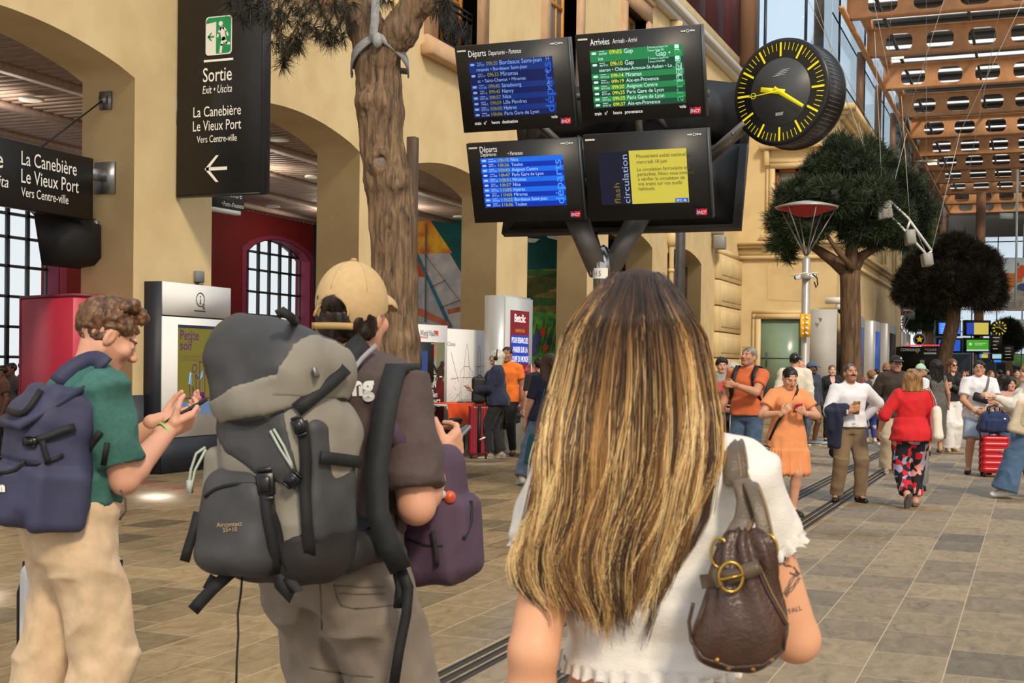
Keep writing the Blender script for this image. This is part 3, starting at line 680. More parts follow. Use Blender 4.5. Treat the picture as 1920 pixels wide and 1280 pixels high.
# rainwater pipes on the arcade wall
for y, lab in ((21.45, 'cream painted rainwater pipe on the arcade wall behind the big trunk'), (41.0, 'cream painted rainwater pipe with collar beside the last arch')):
    p = MB().cyl((XW+.1, y, 0), (XW+.1, y, 12.6), .085, n=12)
    for z in (1.5, 4.6, 6.4, 8.2, 10.2): p.cyl((XW+.1, y, z), (XW+.1, y, z+.1), .105, n=12)
    if y > 30: p.lathe([(.09, 5.4), (.2, 5.55), (.2, 5.75), (.1, 5.85)], 12, (XW+.1, y, 0))
    p.lathe([(.1, 12.0), (.22, 12.25), (.25, 12.5), (.25, 12.6)], 12, (XW+.1, y, 0))
    tag(p.build('drain_pipe', M_wall, None, True), lab, 'pipe')
# ================================================================== signs
EX = np.array([1., 0, 0]); EY = np.array([0, 1., 0]); EZ = np.array([0, 0, 1.])
M_green = mat('safety_green', (10, 140, 84), .4); M_green2 = mat('sign_white', (226, 226, 220), .45)
def arrow_left(mb, O, ux, uy, x, y, s, t):
    for sg in (1, -1): pol(mb, O, ux, uy, [(x-s/2, y), (x+.0, y+sg*s/2), (x+t, y+sg*s/2), (x-s/2+t*1.4, y)] if sg > 0 else [(x-s/2, y), (x-s/2+t*1.4, y), (x+t, y-s/2), (x, y-s/2)])
    pol(mb, O, ux, uy, [(x-s/2+t*.5, y-t/2), (x+s/2, y-t/2), (x+s/2, y+t/2), (x-s/2+t*.5, y+t/2)])
# tall hanging exit sign, perpendicular to the wall
TL = Wy(333, 367, 15.0); x0, z0 = XW+.02, TL[2]; Wd_ = 1.36; x1 = x0+Wd_
sg = thing('exit_sign', 'tall black hanging sign with green exit pictogram, Sortie and white arrow', 'sign', (x0+Wd_/2, 15.0, z0))
MB().bx((x0, 14.97, z0), (x1, 15.13, 8.2), .01).build('panel', M_black, sg, world=True)
MB().bx((x1, 14.96, z0-.01), (x1+.03, 15.14, 8.2)).bx((x0, 14.98, z0-.02), (x1, 15.12, z0)).build('edge_frame', mat('dark_aluminium', (58, 60, 66), .4, .5), sg, world=True)
MB().bx((x0-.07, 14.99, z0+.98), (x0+.01, 15.1, z0+1.4)).build('wall_bracket', M_steel, sg, world=True)
O = np.array([x0, 14.965, z0]); pxs = lambda px, py: ((px-333)/155*Wd_, (365-py-(px-333)*.06)/156*1.36*1.0)
t = MB(); c = Wd_/2
for s, y, sz, sh, b in (('Sortie', 1.52, .27, 0, .004), ('Exit • Uscita', 1.36, .155, .2, 0), ('La Canebière', 1.05, .2, 0, .002), ('Le Vieux Port', .86, .2, 0, .002), ('Vers Centre-ville', .70, .135, 0, .002)):
    w = {'Sortie': .46, 'Exit • Uscita': .47, 'La Canebière': .76, 'Le Vieux Port': .77, 'Vers Centre-ville': .64}[s]
    put(t, s, O, EX, EZ, c-.02, y, sz, w=w, al='c', shear=sh, bold=b)
arrow_left(t, O, EX, EZ, c-.03, .34, .36, .045)
rect(t, O, EX, EZ, c-.24, 1.785, c+.23, 1.815); t.build('lettering', M_white, sg, world=True)
pn = MB(); pol(pn, O+[0, -.004, 0], EX, EZ, rrect(c-.21, 1.87, c+.21, 2.39, .05)); pn.build('pictogram_ground', M_green2, sg, world=True)
g = MB(); O2 = O+[0, -.008, 0]; pol(g, O2, EX, EZ, [(c-.2, 2.30), (c-.04, 2.32), (c-.04, 1.89)]+[(c+.16, 1.89), (c+.195, 1.92), (c+.195, 2.34), (c+.16, 2.375), (c-.16, 2.375), (c-.195, 2.345)])
arrow_left(g, O2, EX, EZ, c-.125, 2.12, .11, .022); g.build('pictogram_green', M_green, sg, world=True)
r = MB(); O3 = O+[0, -.012, 0]; pol(r, O3, EX, EZ, circ(c+.035, 2.285, .034, 16))
def limb(mb, O, a, b, w): a = _v(a); b = _v(b); d = b-a; n = np.array([-d[1], d[0]])/np.linalg.norm(d)*w/2; d = d/np.linalg.norm(d)*w*.3; pol(mb, O, EX, EZ, [a+n-d, b+n+d, b-n+d, a-n-d])
for a, b, w in (((.05, 2.22), (.085, 2.08), .07), ((.04, 2.235), (-.0, 2.16), .03), ((0, 2.16), (-.015, 2.11), .026), ((.07, 2.23), (.125, 2.18), .03), ((.125, 2.18), (.15, 2.12), .026), ((.085, 2.09), (.125, 2.02), .042), ((.125, 2.02), (.175, 2.01), .035), ((.08, 2.09), (.05, 2.0), .042), ((.05, 2.0), (.035, 1.9), .038)):
    limb(r, O3, (c+a[0], a[1]), (c+b[0], b[1]), w)
r.build('pictogram_runner', M_green2, sg, world=True)
# direction sign hung in the first arch
ye, zt, zb = 13.78, 4.12, 3.32; xs = -11.45
s2 = thing('direction_sign', 'long black sign La Canebière Le Vieux Port hung inside the leftmost arch', 'sign', (xs, 12., zb))
MB().bx((xs-.06, 9.9, zb), (xs+.06, ye, zt), .01).build('panel', M_black, s2, world=True)
h = MB().bx((xs-.04, ye, 3.86), (xs+.04, 14.06, 4.0)).bx((xs-.16, 14.06, 3.7), (xs+.16, 14.1, 4.12)).bx((xs-.09, 14.06, 5.05-.24), (xs+.09, 14.1, 5.05)).bx((xs-.05, 14.0, 4.88), (xs+.05, 14.06, 4.98))
h.build('bracket', M_steel, s2, world=True); MB().tube([(xs, 14.03, 4.93), (xs, 12.9, zt+.02)], .012, 6).build('stay_cable', M_iron, s2, world=True)
O = np.array([xs+.065, 9.9, zb]); t = MB(); yo = 12.47-9.9
put(t, 'La Canebière', O, EY, EZ, yo, .53, .24, w=.98, bold=.003); put(t, 'Le Vieux Port', O, EY, EZ, yo, .315, .24, w=1.02, bold=.003); put(t, 'Vers Centre-ville', O, EY, EZ, yo, .15, .16, w=.83, bold=.002)
put(t, 'Sortie', O, EY, EZ, yo-.3, .44, .3, w=.7, al='r', bold=.003); put(t, 'Exit • Uscita', O, EY, EZ, yo-.21, .22, .2, w=.85, al='r', shear=.2)
t.build('lettering', M_white, s2, world=True)
# second small hanging sign behind the exit sign
p0 = Wd(398, 370, 19.6)
s3 = thing('direction_sign', 'small grey-black sign with Punto d\'incontro half hidden under the exit sign', 'sign', p0-[0, 0, .3])
a = Wd(382, 352, 19.6); b = Wd(454, 360, 20.4); a2 = Wd(382, 388, 19.6)
ux = b-a; ux[2] = 0; Lx = np.linalg.norm(ux); ux /= Lx; n3 = np.cross(ux, EZ)
Rr = np.stack([ux, np.cross(EZ, ux), EZ], 1); hz = .17
MB().box((a+b)/2+[0, 0, -.12], (Lx/2, .04, hz), Rr).build('panel', mat('grey_black_sign', (42, 46, 46), .45), s3, world=True)
MB().box((a+b)/2+[0, 0, -.12-hz-.03], (Lx/2*.8, .05, .03), Rr).build('light_strip', M_white, s3, world=True)
MB().tube([(a+b)/2, ((a+b)/2)*[1, 1, 0]+[0, 0, HC]], .02, 6).build('hanger', M_steel, s3, world=True)
t = MB(); put(t, "• Punto d'incontro", a+[0, 0, -.12]+n3*.045, ux, EZ, Lx*.98, -.1, .1, w=.52, al='r', shear=.15); put(t, 'Point de rencontre', a+[0, 0, -.12]+n3*.045, ux, EZ, Lx*.93, .05, .15, w=1.0, al='r'); t.build('lettering', M_white, s3, world=True)
# monitor under the direction sign, seen from behind
bc = Wx(112, 452, -11.5); mo = thing('hanging_monitor', 'black monitor housing seen from behind under the leftmost arch sign', 'monitor', bc-[0, 0, .35])
mk_ = MB(); f0 = [Wx(px, py, -11.95) for px, py in ((63, 400), (157, 408), (157, 505), (78, 497))]
ctr = sum(f0)/4; f1 = [p+[.0, 0, 0]+(ctr-p)*.1+EX*.32 for p in f0]; f2 = [p+(ctr-p)*.45+EX*.45 for p in f0]
mk_.loft([f0, [p+EX*.06 for p in f0], f1, f2]); mk_.build('housing', M_blackm, mo, world=True)
MB().bx((-11.75, 13.55, 3.05), (-11.6, 14.1, 3.2)).bx((-11.8, 14.04, 2.95), (-11.55, 14.1, 3.35)).build('bracket', M_steel, mo, world=True)
# information totem
M_tw = mat('totem_white', (230, 230, 228), .6); xt = -10.72; y0, y1 = 14.33, 15.93; zt = 2.56
it = thing('information_totem', 'white information totem with i symbol and olive water poster on its screen', 'totem', (xt-.15, (y0+y1)/2, 0))
MB().bx((xt-.3, y0-.0, 0), (xt-.02, y1, zt)).build('body', M_navy, it, world=True)
MB().bx((xt-.02, y0+.03, .48), (xt, y1, zt-.46)).bx((xt-.02, y0+.03, zt-.44), (xt, y1, zt-.0)).build('front_panel', M_tw, it, world=True)
MB().bx((xt-.02, y0+.03, .0), (xt-.002, y1, .47)).build('base_panel', M_navy, it, world=True)
O = np.array([xt+.003, y0, 0]); u = lambda px: np.interp(px, [290, 407], [0, y1-y0])
q = MB(); rect(q, O, EY, EZ, .36, .78, 1.28, 2.0); scr = q.build('screen', screen('poster_olive', (112, 108, 40), .22), it, world=True)
q = MB(); rect(q, O+[.002, 0, 0], EY, EZ, .36, .78, 1.28, .95); q.build('blue_band', screen('poster_blue', (92, 118, 160), .3), scr, world=True)
q = MB(); rect(q, O+[.002, 0, 0], EY, EZ, .36, 1.96, 1.28, 2.0); q.build('top_band', screen('poster_navy', (30, 40, 66), .2), scr, world=True)
t = MB(); O2 = O+[.004, 0, 0]; put(t, 'Petite', O2, EY, EZ, .41, 1.80, .19, w=.42); put(t, 'soif', O2, EY, EZ, .41, 1.66, .19, w=.27)
def ring(mb, O, ux, uy, cx, cy, r, t, n=20, ry=None):
    ry = ry or r; a = circ(cx, cy, r, n, ry); b = circ(cx, cy, r-t, n, ry-t)
    for k in range(n): pol(mb, O, ux, uy, [a[k], a[(k+1) % n], b[(k+1) % n], b[k]])
def line(mb, O, ux, uy, pts, w):
    for a, b in zip(pts[:-1], pts[1:]):
        a = _v(a); b = _v(b); d = b-a; L = np.linalg.norm(d)+1e-9; n = np.array([-d[1], d[0]])/L*w/2; d = d/L*w/3
        pol(mb, O, ux, uy, [a+n-d, b+n+d, b-n+d, a-n-d])
w = .014
ring(t, O2, EY, EZ, .74, 1.41, .06, w); line(t, O2, EY, EZ, [(.68, 1.34), (.63, 1.18), (.64, 1.0), (.70, 1.0), (.71, 1.16), (.74, 1.0), (.80, 1.0), (.78, 1.2), (.76, 1.33), (.84, 1.26), (.9, 1.34)], w)
line(t, O2, EY, EZ, [(.86, 1.02), (.86, 1.5), (.98, 1.5), (.98, 1.02), (.86, 1.02)], w); rect(t, O2, EY, EZ, .87, 1.0, .97, 1.08); line(t, O2, EY, EZ, [(.52, 1.0), (1.14, 1.0)], w)
t.build('poster_drawing', screen('poster_violet', (92, 26, 104), .3), scr, world=True)
t = MB(); pol(t, O2, EY, EZ, [(.6, 1.2), (.66, 1.18), (.68, 1.34), (.63, 1.36)]); pol(t, O2, EY, EZ, [(.84, 1.24), (.92, 1.3), (.93, 1.38), (.86, 1.32)]); t.build('poster_blue_detail', screen('poster_pale_blue', (130, 180, 226), .4), scr, world=True)
t = MB(); put(t, 'Votre gare met à disposition', O2, EY, EZ, .41, 1.565, .06, w=.62); put(t, 'une fontaine d\'eau potable', O2, EY, EZ, .41, 1.515, .06, w=.58); t.build('poster_small_text', screen('poster_dim_text', (128, 96, 70), .2), scr, world=True)
t = MB(); ring(t, O2, EY, EZ, .86, 2.36, .1, .012); rect(t, O2, EY, EZ, .852, 2.30, .868, 2.37); pol(t, O2, EY, EZ, circ(.86, 2.4, .012, 10)); rect(t, O2, EY, EZ, .84, 2.3, .88, 2.31); line(t, O2, EY, EZ, [(.91, 2.27), (.95, 2.23), (.95, 2.3)], .012); rect(t, O2, EY, EZ, .72, 2.195, .98, 2.208)
t.build('information_symbol', M_blackm, it, world=True)
def logo(O, ux, uy, x, y, w, par, nm='rail'):
    a = MB(); n_ = np.cross(_v(ux), _v(uy))*.002
    k = w/1.; P = [(0, .05), (.1, 0), (.5, .02), (.9, 0), (1., .1), (1.0, .62), (.8, .56), (.55, .62), (.3, .56), (.0, .62)]
    Lm = [p for p in P]; pol(a, O, ux, uy, [(x+p[0]*w, y+p[1]*w) for p in P]); a.m = 1
    pol(a, _v(O)+n_*.6, ux, uy, [(x, y+.05*w), (x+.1*w, y), (x+.42*w, y+.015*w), (x+.5*w, y+.3*w), (x+.42*w, y+.59*w), (x+.3*w, y+.56*w), (x, y+.62*w)])
    o = a.build('rail_logo', [screen('logo_red', (214, 24, 62), .12), screen('logo_purple', (140, 20, 92), .12)], par, world=True)
    b = MB(); put(b, 'SNCF', _v(O)+n_*1.6, ux, uy, x+.5*w, y+.14*w, .4*w, w=.9*w, al='c', shear=.22, bold=.02); b.build('logo_letters', M_white, par, world=True)
logo(O2, EY, EZ, .78, .8+.04+.13, .13, scr)
MB().bx((xt-.02, 14.95, 2.72), (xt+.0, 15.02, 2.8))
jb = tag(MB().bx((XW, 15.42, 2.62), (XW+.08, 15.58, 2.78), .01).tube([(XW+.02, 15.5, 2.62), (XW+.02, 15.5, 2.5)], .012, 6).build('junction_box', mat('grey_plastic_box', (120, 124, 128), .5)), 'small grey junction box on the pillar above the information totem', 'junction box')
# pink-red cabinet behind the young man
pc = Wd(108, 600, 18.); pk = thing('cabinet', 'plain crimson cabinet standing inside the leftmost arch', 'cabinet', (pc[0], pc[1], 0), math.radians(-22))
MB().bx((-.38, -.35, 0), (1.1, .35, 2.33), .01).build('body', mat('crimson_laminate', (186, 44, 70), .4), pk)
MB().bx((-.4, -.36, 2.33), (1.12, .36, 2.37)).bx((-.395, -.36, 0), (-.37, .36, 2.33)).build('edge_trim', mat('crimson_dark_edge', (116, 36, 54), .5), pk)
# advertising totem
bt = thing('advertising_totem', 'grey advertising totem with red and blue betting advert and phone picture', 'totem', (-8.75, 21.4, 0))
a = Wd(950, 556, 22.6); b = Wd(999, 564, 23.6); ux = (b-a)*[1, 1, 0]; Lw = np.linalg.norm(ux); ux /= Lw; nn = np.cross(ux, EZ); Rt = np.stack([ux, -nn, EZ], 1); ztop = a[2]
mid = (a+b)/2*[1, 1, 0]
P = [(-.5, -.18), (-.5, .12), (-.42, .26), (-.2, .3)]; M_tg = mat('totem_grey', (176, 178, 180), .4, .3)
dp = .5
MB().box(mid-nn*.02+[0, 0, ztop/2], (Lw/2, .02, ztop/2), Rt).build('front_frame', mat('totem_frame', (190, 192, 192), .4), bt, world=True)
bodyp = [mid+ux*x-nn*y for x, y in ((-Lw/2, .04), (-Lw/2, .3), (-Lw/2+.06, .45), (-Lw/2+.2, .5), (Lw/2-.2, .5), (Lw/2, .3), (Lw/2, .04))]
MB().prism(bodyp, (0, 0, ztop+.03)).build('body', M_tg, bt, world=True)
O = mid-ux*Lw/2+nn*.004; L_ = Lw; q = MB(); rect(q, O, ux, EZ, .14*L_, .75, .86*L_, ztop-.22); ad = q.build('screen', screen('advert_red', (120, 16, 32), .35), bt, world=True)
O = O+nn*.004; t = MB(); put(t, 'Betclic', O, ux, EZ, .5*L_, ztop-.42, .2, w=.42*L_, al='c', bold=.02); t.build('advert_title', screen('advert_white', (240, 236, 236), .5), ad, world=True)
t = MB(); put(t, 'SUBVENTION', O, ux, EZ, .5*L_, ztop-.6, .08, w=.36*L_, al='c'); t.build('advert_line', screen('advert_gold', (200, 150, 60), .5), ad, world=True)
t = MB()
for k, wd in enumerate((.62, .6, .66)): rect(t, O, ux, EZ, (.5-wd/2)*L_-.02, ztop-.82-.165*k, (.5+wd/2)*L_+.02, ztop-.655-.165*k)
t.build('advert_blue', screen('advert_blue', (20, 60, 170), .5), ad, world=True)
t = MB(); Oq = O+nn*.003
for k, (s, wd) in enumerate((('POUR REBARCUES', .62), ('- PARIER SUR LA', .6), ('COUPE DU MONDE', .66))): put(t, s, Oq, ux, EZ, .5*L_, ztop-.79-.165*k, .14, w=wd*L_, al='c', bold=.02)
t.build('advert_text', MATS['advert_white'], ad, world=True)
t = MB(); pol(t, O, ux, EZ, rrect(.2*L_, .8, .72*L_, ztop-1.28, .08)); t.build('phone_picture', screen('advert_phone', (190, 196, 206), .5), ad, world=True)
t = MB(); rect(t, Oq, ux, EZ, .23*L_, .85, .69*L_, ztop-1.62); t.build('phone_crowd', mat('advert_crowd', (70, 60, 96), .5, nscale=22, col2=(206, 180, 170), emit=0), ad, world=True)
t = MB(); rect(t, Oq, ux, EZ, .24*L_, ztop-1.5, .44*L_, ztop-1.4); t.build('phone_badge', screen('advert_badge', (200, 30, 50), .4), ad, world=True)
MB().bx((0, 0, 0), (.01, .1, .3))
# charity stand panels
M_pw = mat('panel_white', (226, 224, 222), .55)
def panel(nm, lab, pts, d0, d1, th=.06):
    a = Wd(pts[0][0], pts[0][1], d0); b = Wd(pts[1][0], pts[1][1], d1); ux = (b-a)*[1, 1, 0]; L = np.linalg.norm(ux); ux /= L; nn = np.cross(ux, EZ)
    m = (a+b)/2*[1, 1, 0]; z = (a[2]+b[2])/2; o = thing(nm, lab, 'display panel', m)
    MB().box(m+[0, 0, z/2]-nn*th/2, (L/2, th/2, z/2), np.stack([ux, -nn, EZ], 1)).build('board', M_pw, o, world=True)
    return o, m-ux*L/2+nn*.003, ux, nn, L, z
o, O, ux, nn, L, z = panel('exhibition_panel', 'white charity stand panel with World Vision heading and photo of a smiling child', [(750, 602), (839, 614)], 21.6, 22.6)
f = lambda px: np.interp(px, [750, 839], [0, L]); zz = lambda py: np.interp(py, [608, 859], [z, 0.03])
q = MB(); rect(q, O, ux, EZ, f(760), .05, f(834), zz(642)); ph = q.build('photo', mat('panel_photo_sky', (150, 140, 84), .6, nscale=1.5, col2=(110, 120, 104)), o, world=True)
q = MB(); rect(q, O+nn*.002, ux, EZ, f(760), .05, f(817), zz(700)); q.build('photo_dark', mat('panel_photo_dark', (54, 46, 46), .6, nscale=2, namt=.3), ph, world=True)
q = MB(); pol(q, O+nn*.003, ux, EZ, circ(f(812), zz(662), .08, 14, .16)); q.m = 1; rect(q, O+nn*.0028, ux, EZ, f(802), zz(705), f(818), zz(650)); q.build('photo_figure', [mat('photo_orange', (190, 110, 80), .6), mat('photo_teal', (130, 160, 160), .6)], ph, world=True)
q = MB(); pol(q, O+nn*.005, ux, EZ, [(f(812), .05), (f(816), zz(740)), (f(820), zz(716)), (f(826), zz(712)), (f(833), zz(722)), (f(834), .05)]); q.build('child_clothes', mat('photo_dark_red', (120, 20, 26), .6, nscale=3, col2=(50, 14, 18)), ph, world=True)
q = MB(); pol(q, O+nn*.007, ux, EZ, circ(f(826), zz(703), .1, 14, .13)); pol(q, O+nn*.007, ux, EZ, circ(f(829), zz(686), .06, 10)); pol(q, O+nn*.007, ux, EZ, [(f(809), zz(686)), (f(812), zz(684)), (f(822), zz(700)), (f(818), zz(705))]); q.build('child_face', mat('photo_dark_skin', (56, 32, 26), .6), ph, world=True)
q = MB(); rect(q, O+nn*.009, ux, EZ, f(823.5), zz(712), f(829), zz(709.5)); q.build('child_smile', M_white, ph, world=True)
t = MB(); put(t, 'World Vision', O+nn*.002, ux, EZ, f(787), zz(630), .14, w=f(817)-f(787)); t.build('heading', mat('heading_grey', (60, 58, 58), .6), o, world=True)
t = MB(); put(t, 'FRANCE', O+nn*.002, ux, EZ, f(787), zz(635), .05, w=.2, bold=.01); pol(t, O+nn*.002, ux, EZ, [(f(812), zz(619)), (f(821), zz(619)), (f(821), zz(630))]); t.build('heading_mark', mat('heading_orange', (226, 76, 40), .6), o, world=True)
t = MB()
for s, py, w_, sz in (('DEVENEZ', 722, 34, .17), ('PARRAIN', 732, 34, .17), ('comme', 743, 20, .13), ('Anis Brogniart', 751.5, 34, .13), ('TRANSFORMEZ', 770, 44, .17), ('DES VIES', 779.5, 32, .17)):
    xr = {'comme': 812, 'Anis Brogniart': 820, 'TRANSFORMEZ': 826, 'DES VIES': 817}.get(s, 817); put(t, s, O+nn*.011, ux, EZ, f(xr), zz(py), sz, w=(f(817)-f(817-w_)), al='r', bold=.02)
t.build('slogan', M_white, o, world=True)
sc_ = thing('display_screen', 'black upright screen hung on the charity panel beside the trunk', 'screen', O+ux*f(793)+EZ*1.0)
c0 = O+ux*f(781)+nn*.03+EZ*zz(722); c1 = O+ux*f(808)+nn*.03+EZ*zz(643)
MB().box((c0+c1)/2, ((f(808)-f(781))/2, .03, (c1[2]-c0[2])/2), np.stack([ux, -nn, EZ], 1)).build('housing', M_blackm, sc_, world=True)
q = MB(); rect(q, O+nn*.064, ux, EZ, f(785), zz(702), f(796), zz(660)); q.build('picture', screen('screen_dim_blue', (40, 60, 110), .5), sc_, world=True)
q = MB(); rect(q, O+nn*.064, ux, EZ, f(802), zz(646), f(807), zz(645)); q.build('sticker', M_white, sc_, world=True)
o, O, ux, nn, L, z = panel('exhibition_panel', 'plain white stand wall with a faint pencil drawing of a church', [(839, 614), (924, 622)], 22.62, 23.9)
f = lambda px: np.interp(px, [839, 924], [0, L]); zz = lambda py: np.interp(py, [618, 855], [z, 0.0])
t = MB(); rs = np.random.default_rng(3)
def sk(pts, w=.008): line(t, O+nn*.002, ux, EZ, [(f(a), zz(b)) for a, b in pts], w)
sk([(862, 770), (863, 700), (870, 690), (872, 660), (874.5, 646), (877, 660), (879, 690), (886, 702), (888, 770)]); sk([(866, 768), (866, 712), (884, 712), (884, 768)]); sk([(870, 712), (870, 690), (880, 690), (880, 712)]); sk([(840, 790), (850, 764), (862, 756), (888, 756), (900, 770), (915, 778)]); sk([(842, 768), (864, 740)]); sk([(888, 742), (916, 760)])
sk([(895, 740), (896, 660), (898, 648), (900, 660), (902, 742)]); sk([(890, 690), (918, 688), (918, 735), (890, 738)]); sk([(846, 664), (852, 690), (860, 720)]); sk([(846, 715), (860, 712)])
for k in range(60): a = rs.uniform(845, 915); b = rs.uniform(690, 790); sk([(a, b), (a+rs.uniform(-6, 6), b+rs.uniform(-7, 7))], .005)
put(t, 'Chaîne', O+nn*.002, ux, EZ, f(839), zz(651), .1); t.build('drawing', mat('pencil_grey', (168, 164, 164), .7), o, world=True)
tb = thing('table', 'folding table beside the stand hung with a bright orange cloth', 'table', Wd(875, 800, 21.8)*[1, 1, 0])
a = Wd(838, 757, 21.6); b = Wd(921, 758, 22.4); ux2 = (b-a)*[1, 1, 0]; L2 = np.linalg.norm(ux2); ux2 /= L2; n2 = np.cross(ux2, EZ); ht = a[2]
Rb = np.stack([ux2, -n2, EZ], 1); mc = (a+b)/2*[1, 1, 0]
MB().box(mc-n2*.3+[0, 0, ht-.02], (L2/2, .3, .02), Rb).build('table_top', M_pw, tb, world=True)
for sx_ in (-1, 1):
    for k in (0, .55): MB().cyl(mc+ux2*sx_*(L2/2-.08)-n2*k, mc+ux2*sx_*(L2/2-.08)-n2*k+[0, 0, ht-.04], .015, n=8).build('leg', M_dkmetal, tb, world=True)
G = []
for i in range(25):
    row = []; u_ = i/24; dr = .42+.1*math.sin(u_*3.1)+.1*math.sin(u_*9)
    for j in range(9):
        v_ = j/8; row.append(mc+ux2*(u_-.5)*L2*(1-.06*v_)+n2*(.01+.03*v_*(1+math.sin(u_*40)))+[0, 0, ht+.004-v_*dr])
    G.append(row)
gm = MB().grid(G); gm.box(mc-n2*.3+[0, 0, ht+.003], (L2/2+.005, .31, .004), Rb)
cl = tag(gm.build('table_cloth', mat('orange_cloth', (226, 84, 36), .7, nscale=4, namt=.12), None, True), 'bright orange cloth draped over the stand table behind the red suitcase', 'tablecloth')
pp = mc+ux2*.1-n2*.2+[0, 0, ht+.012]; tag(MB().box(pp, (.12, .09, .006), Rb).box(pp+[0, 0, .012], (.1, .07, .004), Rb).build('leaflet_stack', M_dkmetal), 'small dark stack of leaflets on the orange table', 'leaflets')
dc = thing('folding_chair', 'grey folding chair tilted beside the orange cloth table', 'chair', Wd(838, 815, 21.)*[1, 1, 0])
cc = Wd(838, 800, 21.); MB().box(cc+[0, 0, -.02], (.2, .18, .02), rotm('Y', -12)@rotm('Z', 22)).build('seat', mat('chair_grey_fabric', (116, 116, 100), .8), dc, world=True)
q = MB()
for s in (-.17, .17): q.tube([Wd(852, 796, 21.)+[0, s, .08], Wd(846, 812, 21.)+[0, s, -.1], Wd(848, 828, 21.)*[1, 1, 0]+[0, s, .0]], .014, 6); q.tube([cc+[-.2, s, 0], (cc+[-.25, s, 0])*[1, 1, 0]], .014, 6)
q.build('frame', M_dkmetal, dc, world=True)
MB().box(Wd(851, 795, 21.), (.03, .2, .1), rotm('Y', 25)).build('backrest', M_blackm, dc, world=True)
# ================================================================== departure boards
D1 = 13.2; TL = Wd(852, 88, D1); PT = math.radians(18); BU = EX; BV = np.array([0, -math.sin(PT), math.cos(PT)]); BN = np.cross(BU, BV)
def onB(px, py):                      # ray meets the tilted plane of the four boards
    r = ray(px, py); return CP+r*(((TL-CP)@BN)/(r@BN))
M_bz = mat('board_bezel', (34, 34, 36), .45, nscale=3, namt=.12); M_bside = mat('board_edge', (78, 84, 90), .4, .4); M_txt = screen('board_white', (226, 228, 232), .35)
def board(tl, tr, bl, lab):
    p = onB(*tl); w = onB(*tr)[0]-p[0]; h = (p-onB(*bl))@BV
    o = thing('train_board', lab, 'information board', p+BU*w/2-BV*h)
    MB().box(p+BU*w/2-BV*h/2-BN*.04, (w/2, h/2, .04), np.stack([BU, BV, BN], 1)).build('bezel', M_bz, o, world=True)
    MB().loft([[p+BU*(w*a)-BV*(h*b)-BN*.08 for a, b in ((.02, .02), (.98, .02), (.98, .98), (.02, .98))], [p+BU*(w*a)-BV*(h*b)-BN*.3 for a, b in ((.15, .18), (.85, .18), (.85, .82), (.15, .82))]]).build('rear_casing', M_blackm, o, world=True)
    MB().box(p+BU*(w+.006)-BV*h/2-BN*.04, (.008, h/2, .042), np.stack([BU, BV, BN], 1)).build('side_edge', M_bside, o, world=True)
    O = p-BV*h+BN*.003
    sx_ = lambda u: u*w; sy_ = lambda v: v*h
    q = MB(); pol(q, O+BN*.001, BU, BV, rrect(.02*w, .935*h, .1*w, .955*h, .005)); q.build('name_plate', M_white, o, world=True)
    q = MB(); put(q, 'wonder', O, BU, BV, .845*w, .938*h, .03*h, w=.04*w, bold=.03); put(q, 'alve', O, BU, BV, .915*w, .938*h, .03*h, w=.04*w, bold=.03); ring(q, O, BU, BV, .9*w, .945*h, .012*w, .004, 10); q.build('maker_mark', M_txt, o, world=True)
    return o, O, w, h
def rows(o, O, w, h, bx_, cols, items, big, vert, vcol, tcol=(150, 190, 240), yel=(190, 196, 60), e=.5, icons=True):
    """screen with striped rows; items (time, text, second line)"""
    x0, y0, x1, y1 = bx_[0]*w, bx_[1]*h, bx_[2]*w, bx_[3]*h
    q = MB(); rect(q, O, BU, BV, x0, y0, x1, y1); s = q.build('screen', screen('%s_a' % vert+str(cols[0]), cols[0], e), o, world=True)
    tot = sum(2 if i[2] is not None else 1 for i in items); rh = (y1-y0)/tot; y = y1; st = MB(); tx = MB(); ye = MB(); ic = MB(); y_ = []
    for k, it in enumerate(items):
        n = 2 if it[2] is not None else 1
        if k % 2: rect(st, O+BN*.001, BU, BV, x0, y-n*rh, x1, y)
        b = y-rh*.78; sc_ = rh*(1.1 if n == 2 else .95)
        put(ye, it[0], O+BN*.003, BU, BV, x0+.215*(x1-x0), b, sc_*.92, w=.135*(x1-x0), bold=.01); put(tx, it[1], O+BN*.003, BU, BV, x0+.375*(x1-x0), b, sc_, asp=.92)
        if n == 2: put(tx, it[2], O+BN*.003, BU, BV, x0+.09*(x1-x0), y-rh*1.72, rh*.86, asp=.95)
        pol(ic, O+BN*.003, BU, BV, rrect(x0+.02*(x1-x0), b+.1*rh, x0+.07*(x1-x0), b+.5*rh, rh*.12, 2)); put(ic, it[3] if len(it) > 3 else '8791%02d' % (k*7+10), O+BN*.003, BU, BV, x0+.1*(x1-x0), b-.02*rh, rh*.5, w=.09*(x1-x0)); 
        rect(ic, O+BN*.003, BU, BV, x0+.1*(x1-x0), b+.5*rh, x0+.16*(x1-x0), b+.6*rh)
        y -= n*rh
    st.build('row_stripes', screen('%s_b' % vert+str(cols[1]), cols[1], e), s, world=True); tx.build('destinations', screen('txt'+str(tcol), tcol, .6), s, world=True)
    ye.build('times', screen('time'+str(yel), yel, .6), s, world=True); ic.build('train_icons', screen('icon'+str(tcol), tcol, .45), s, world=True)
    vt = MB(); put(vt, vert, O+BN*.002, BU, BV, x1-.025*(x1-x0), y0+.02*h, .155*h, w=(y1-y0)*.88, rot=1, bold=.005); vt.build('side_word', screen('side'+str(vcol), vcol, .55), s, world=True)
    return s, x0, y0, x1, y1
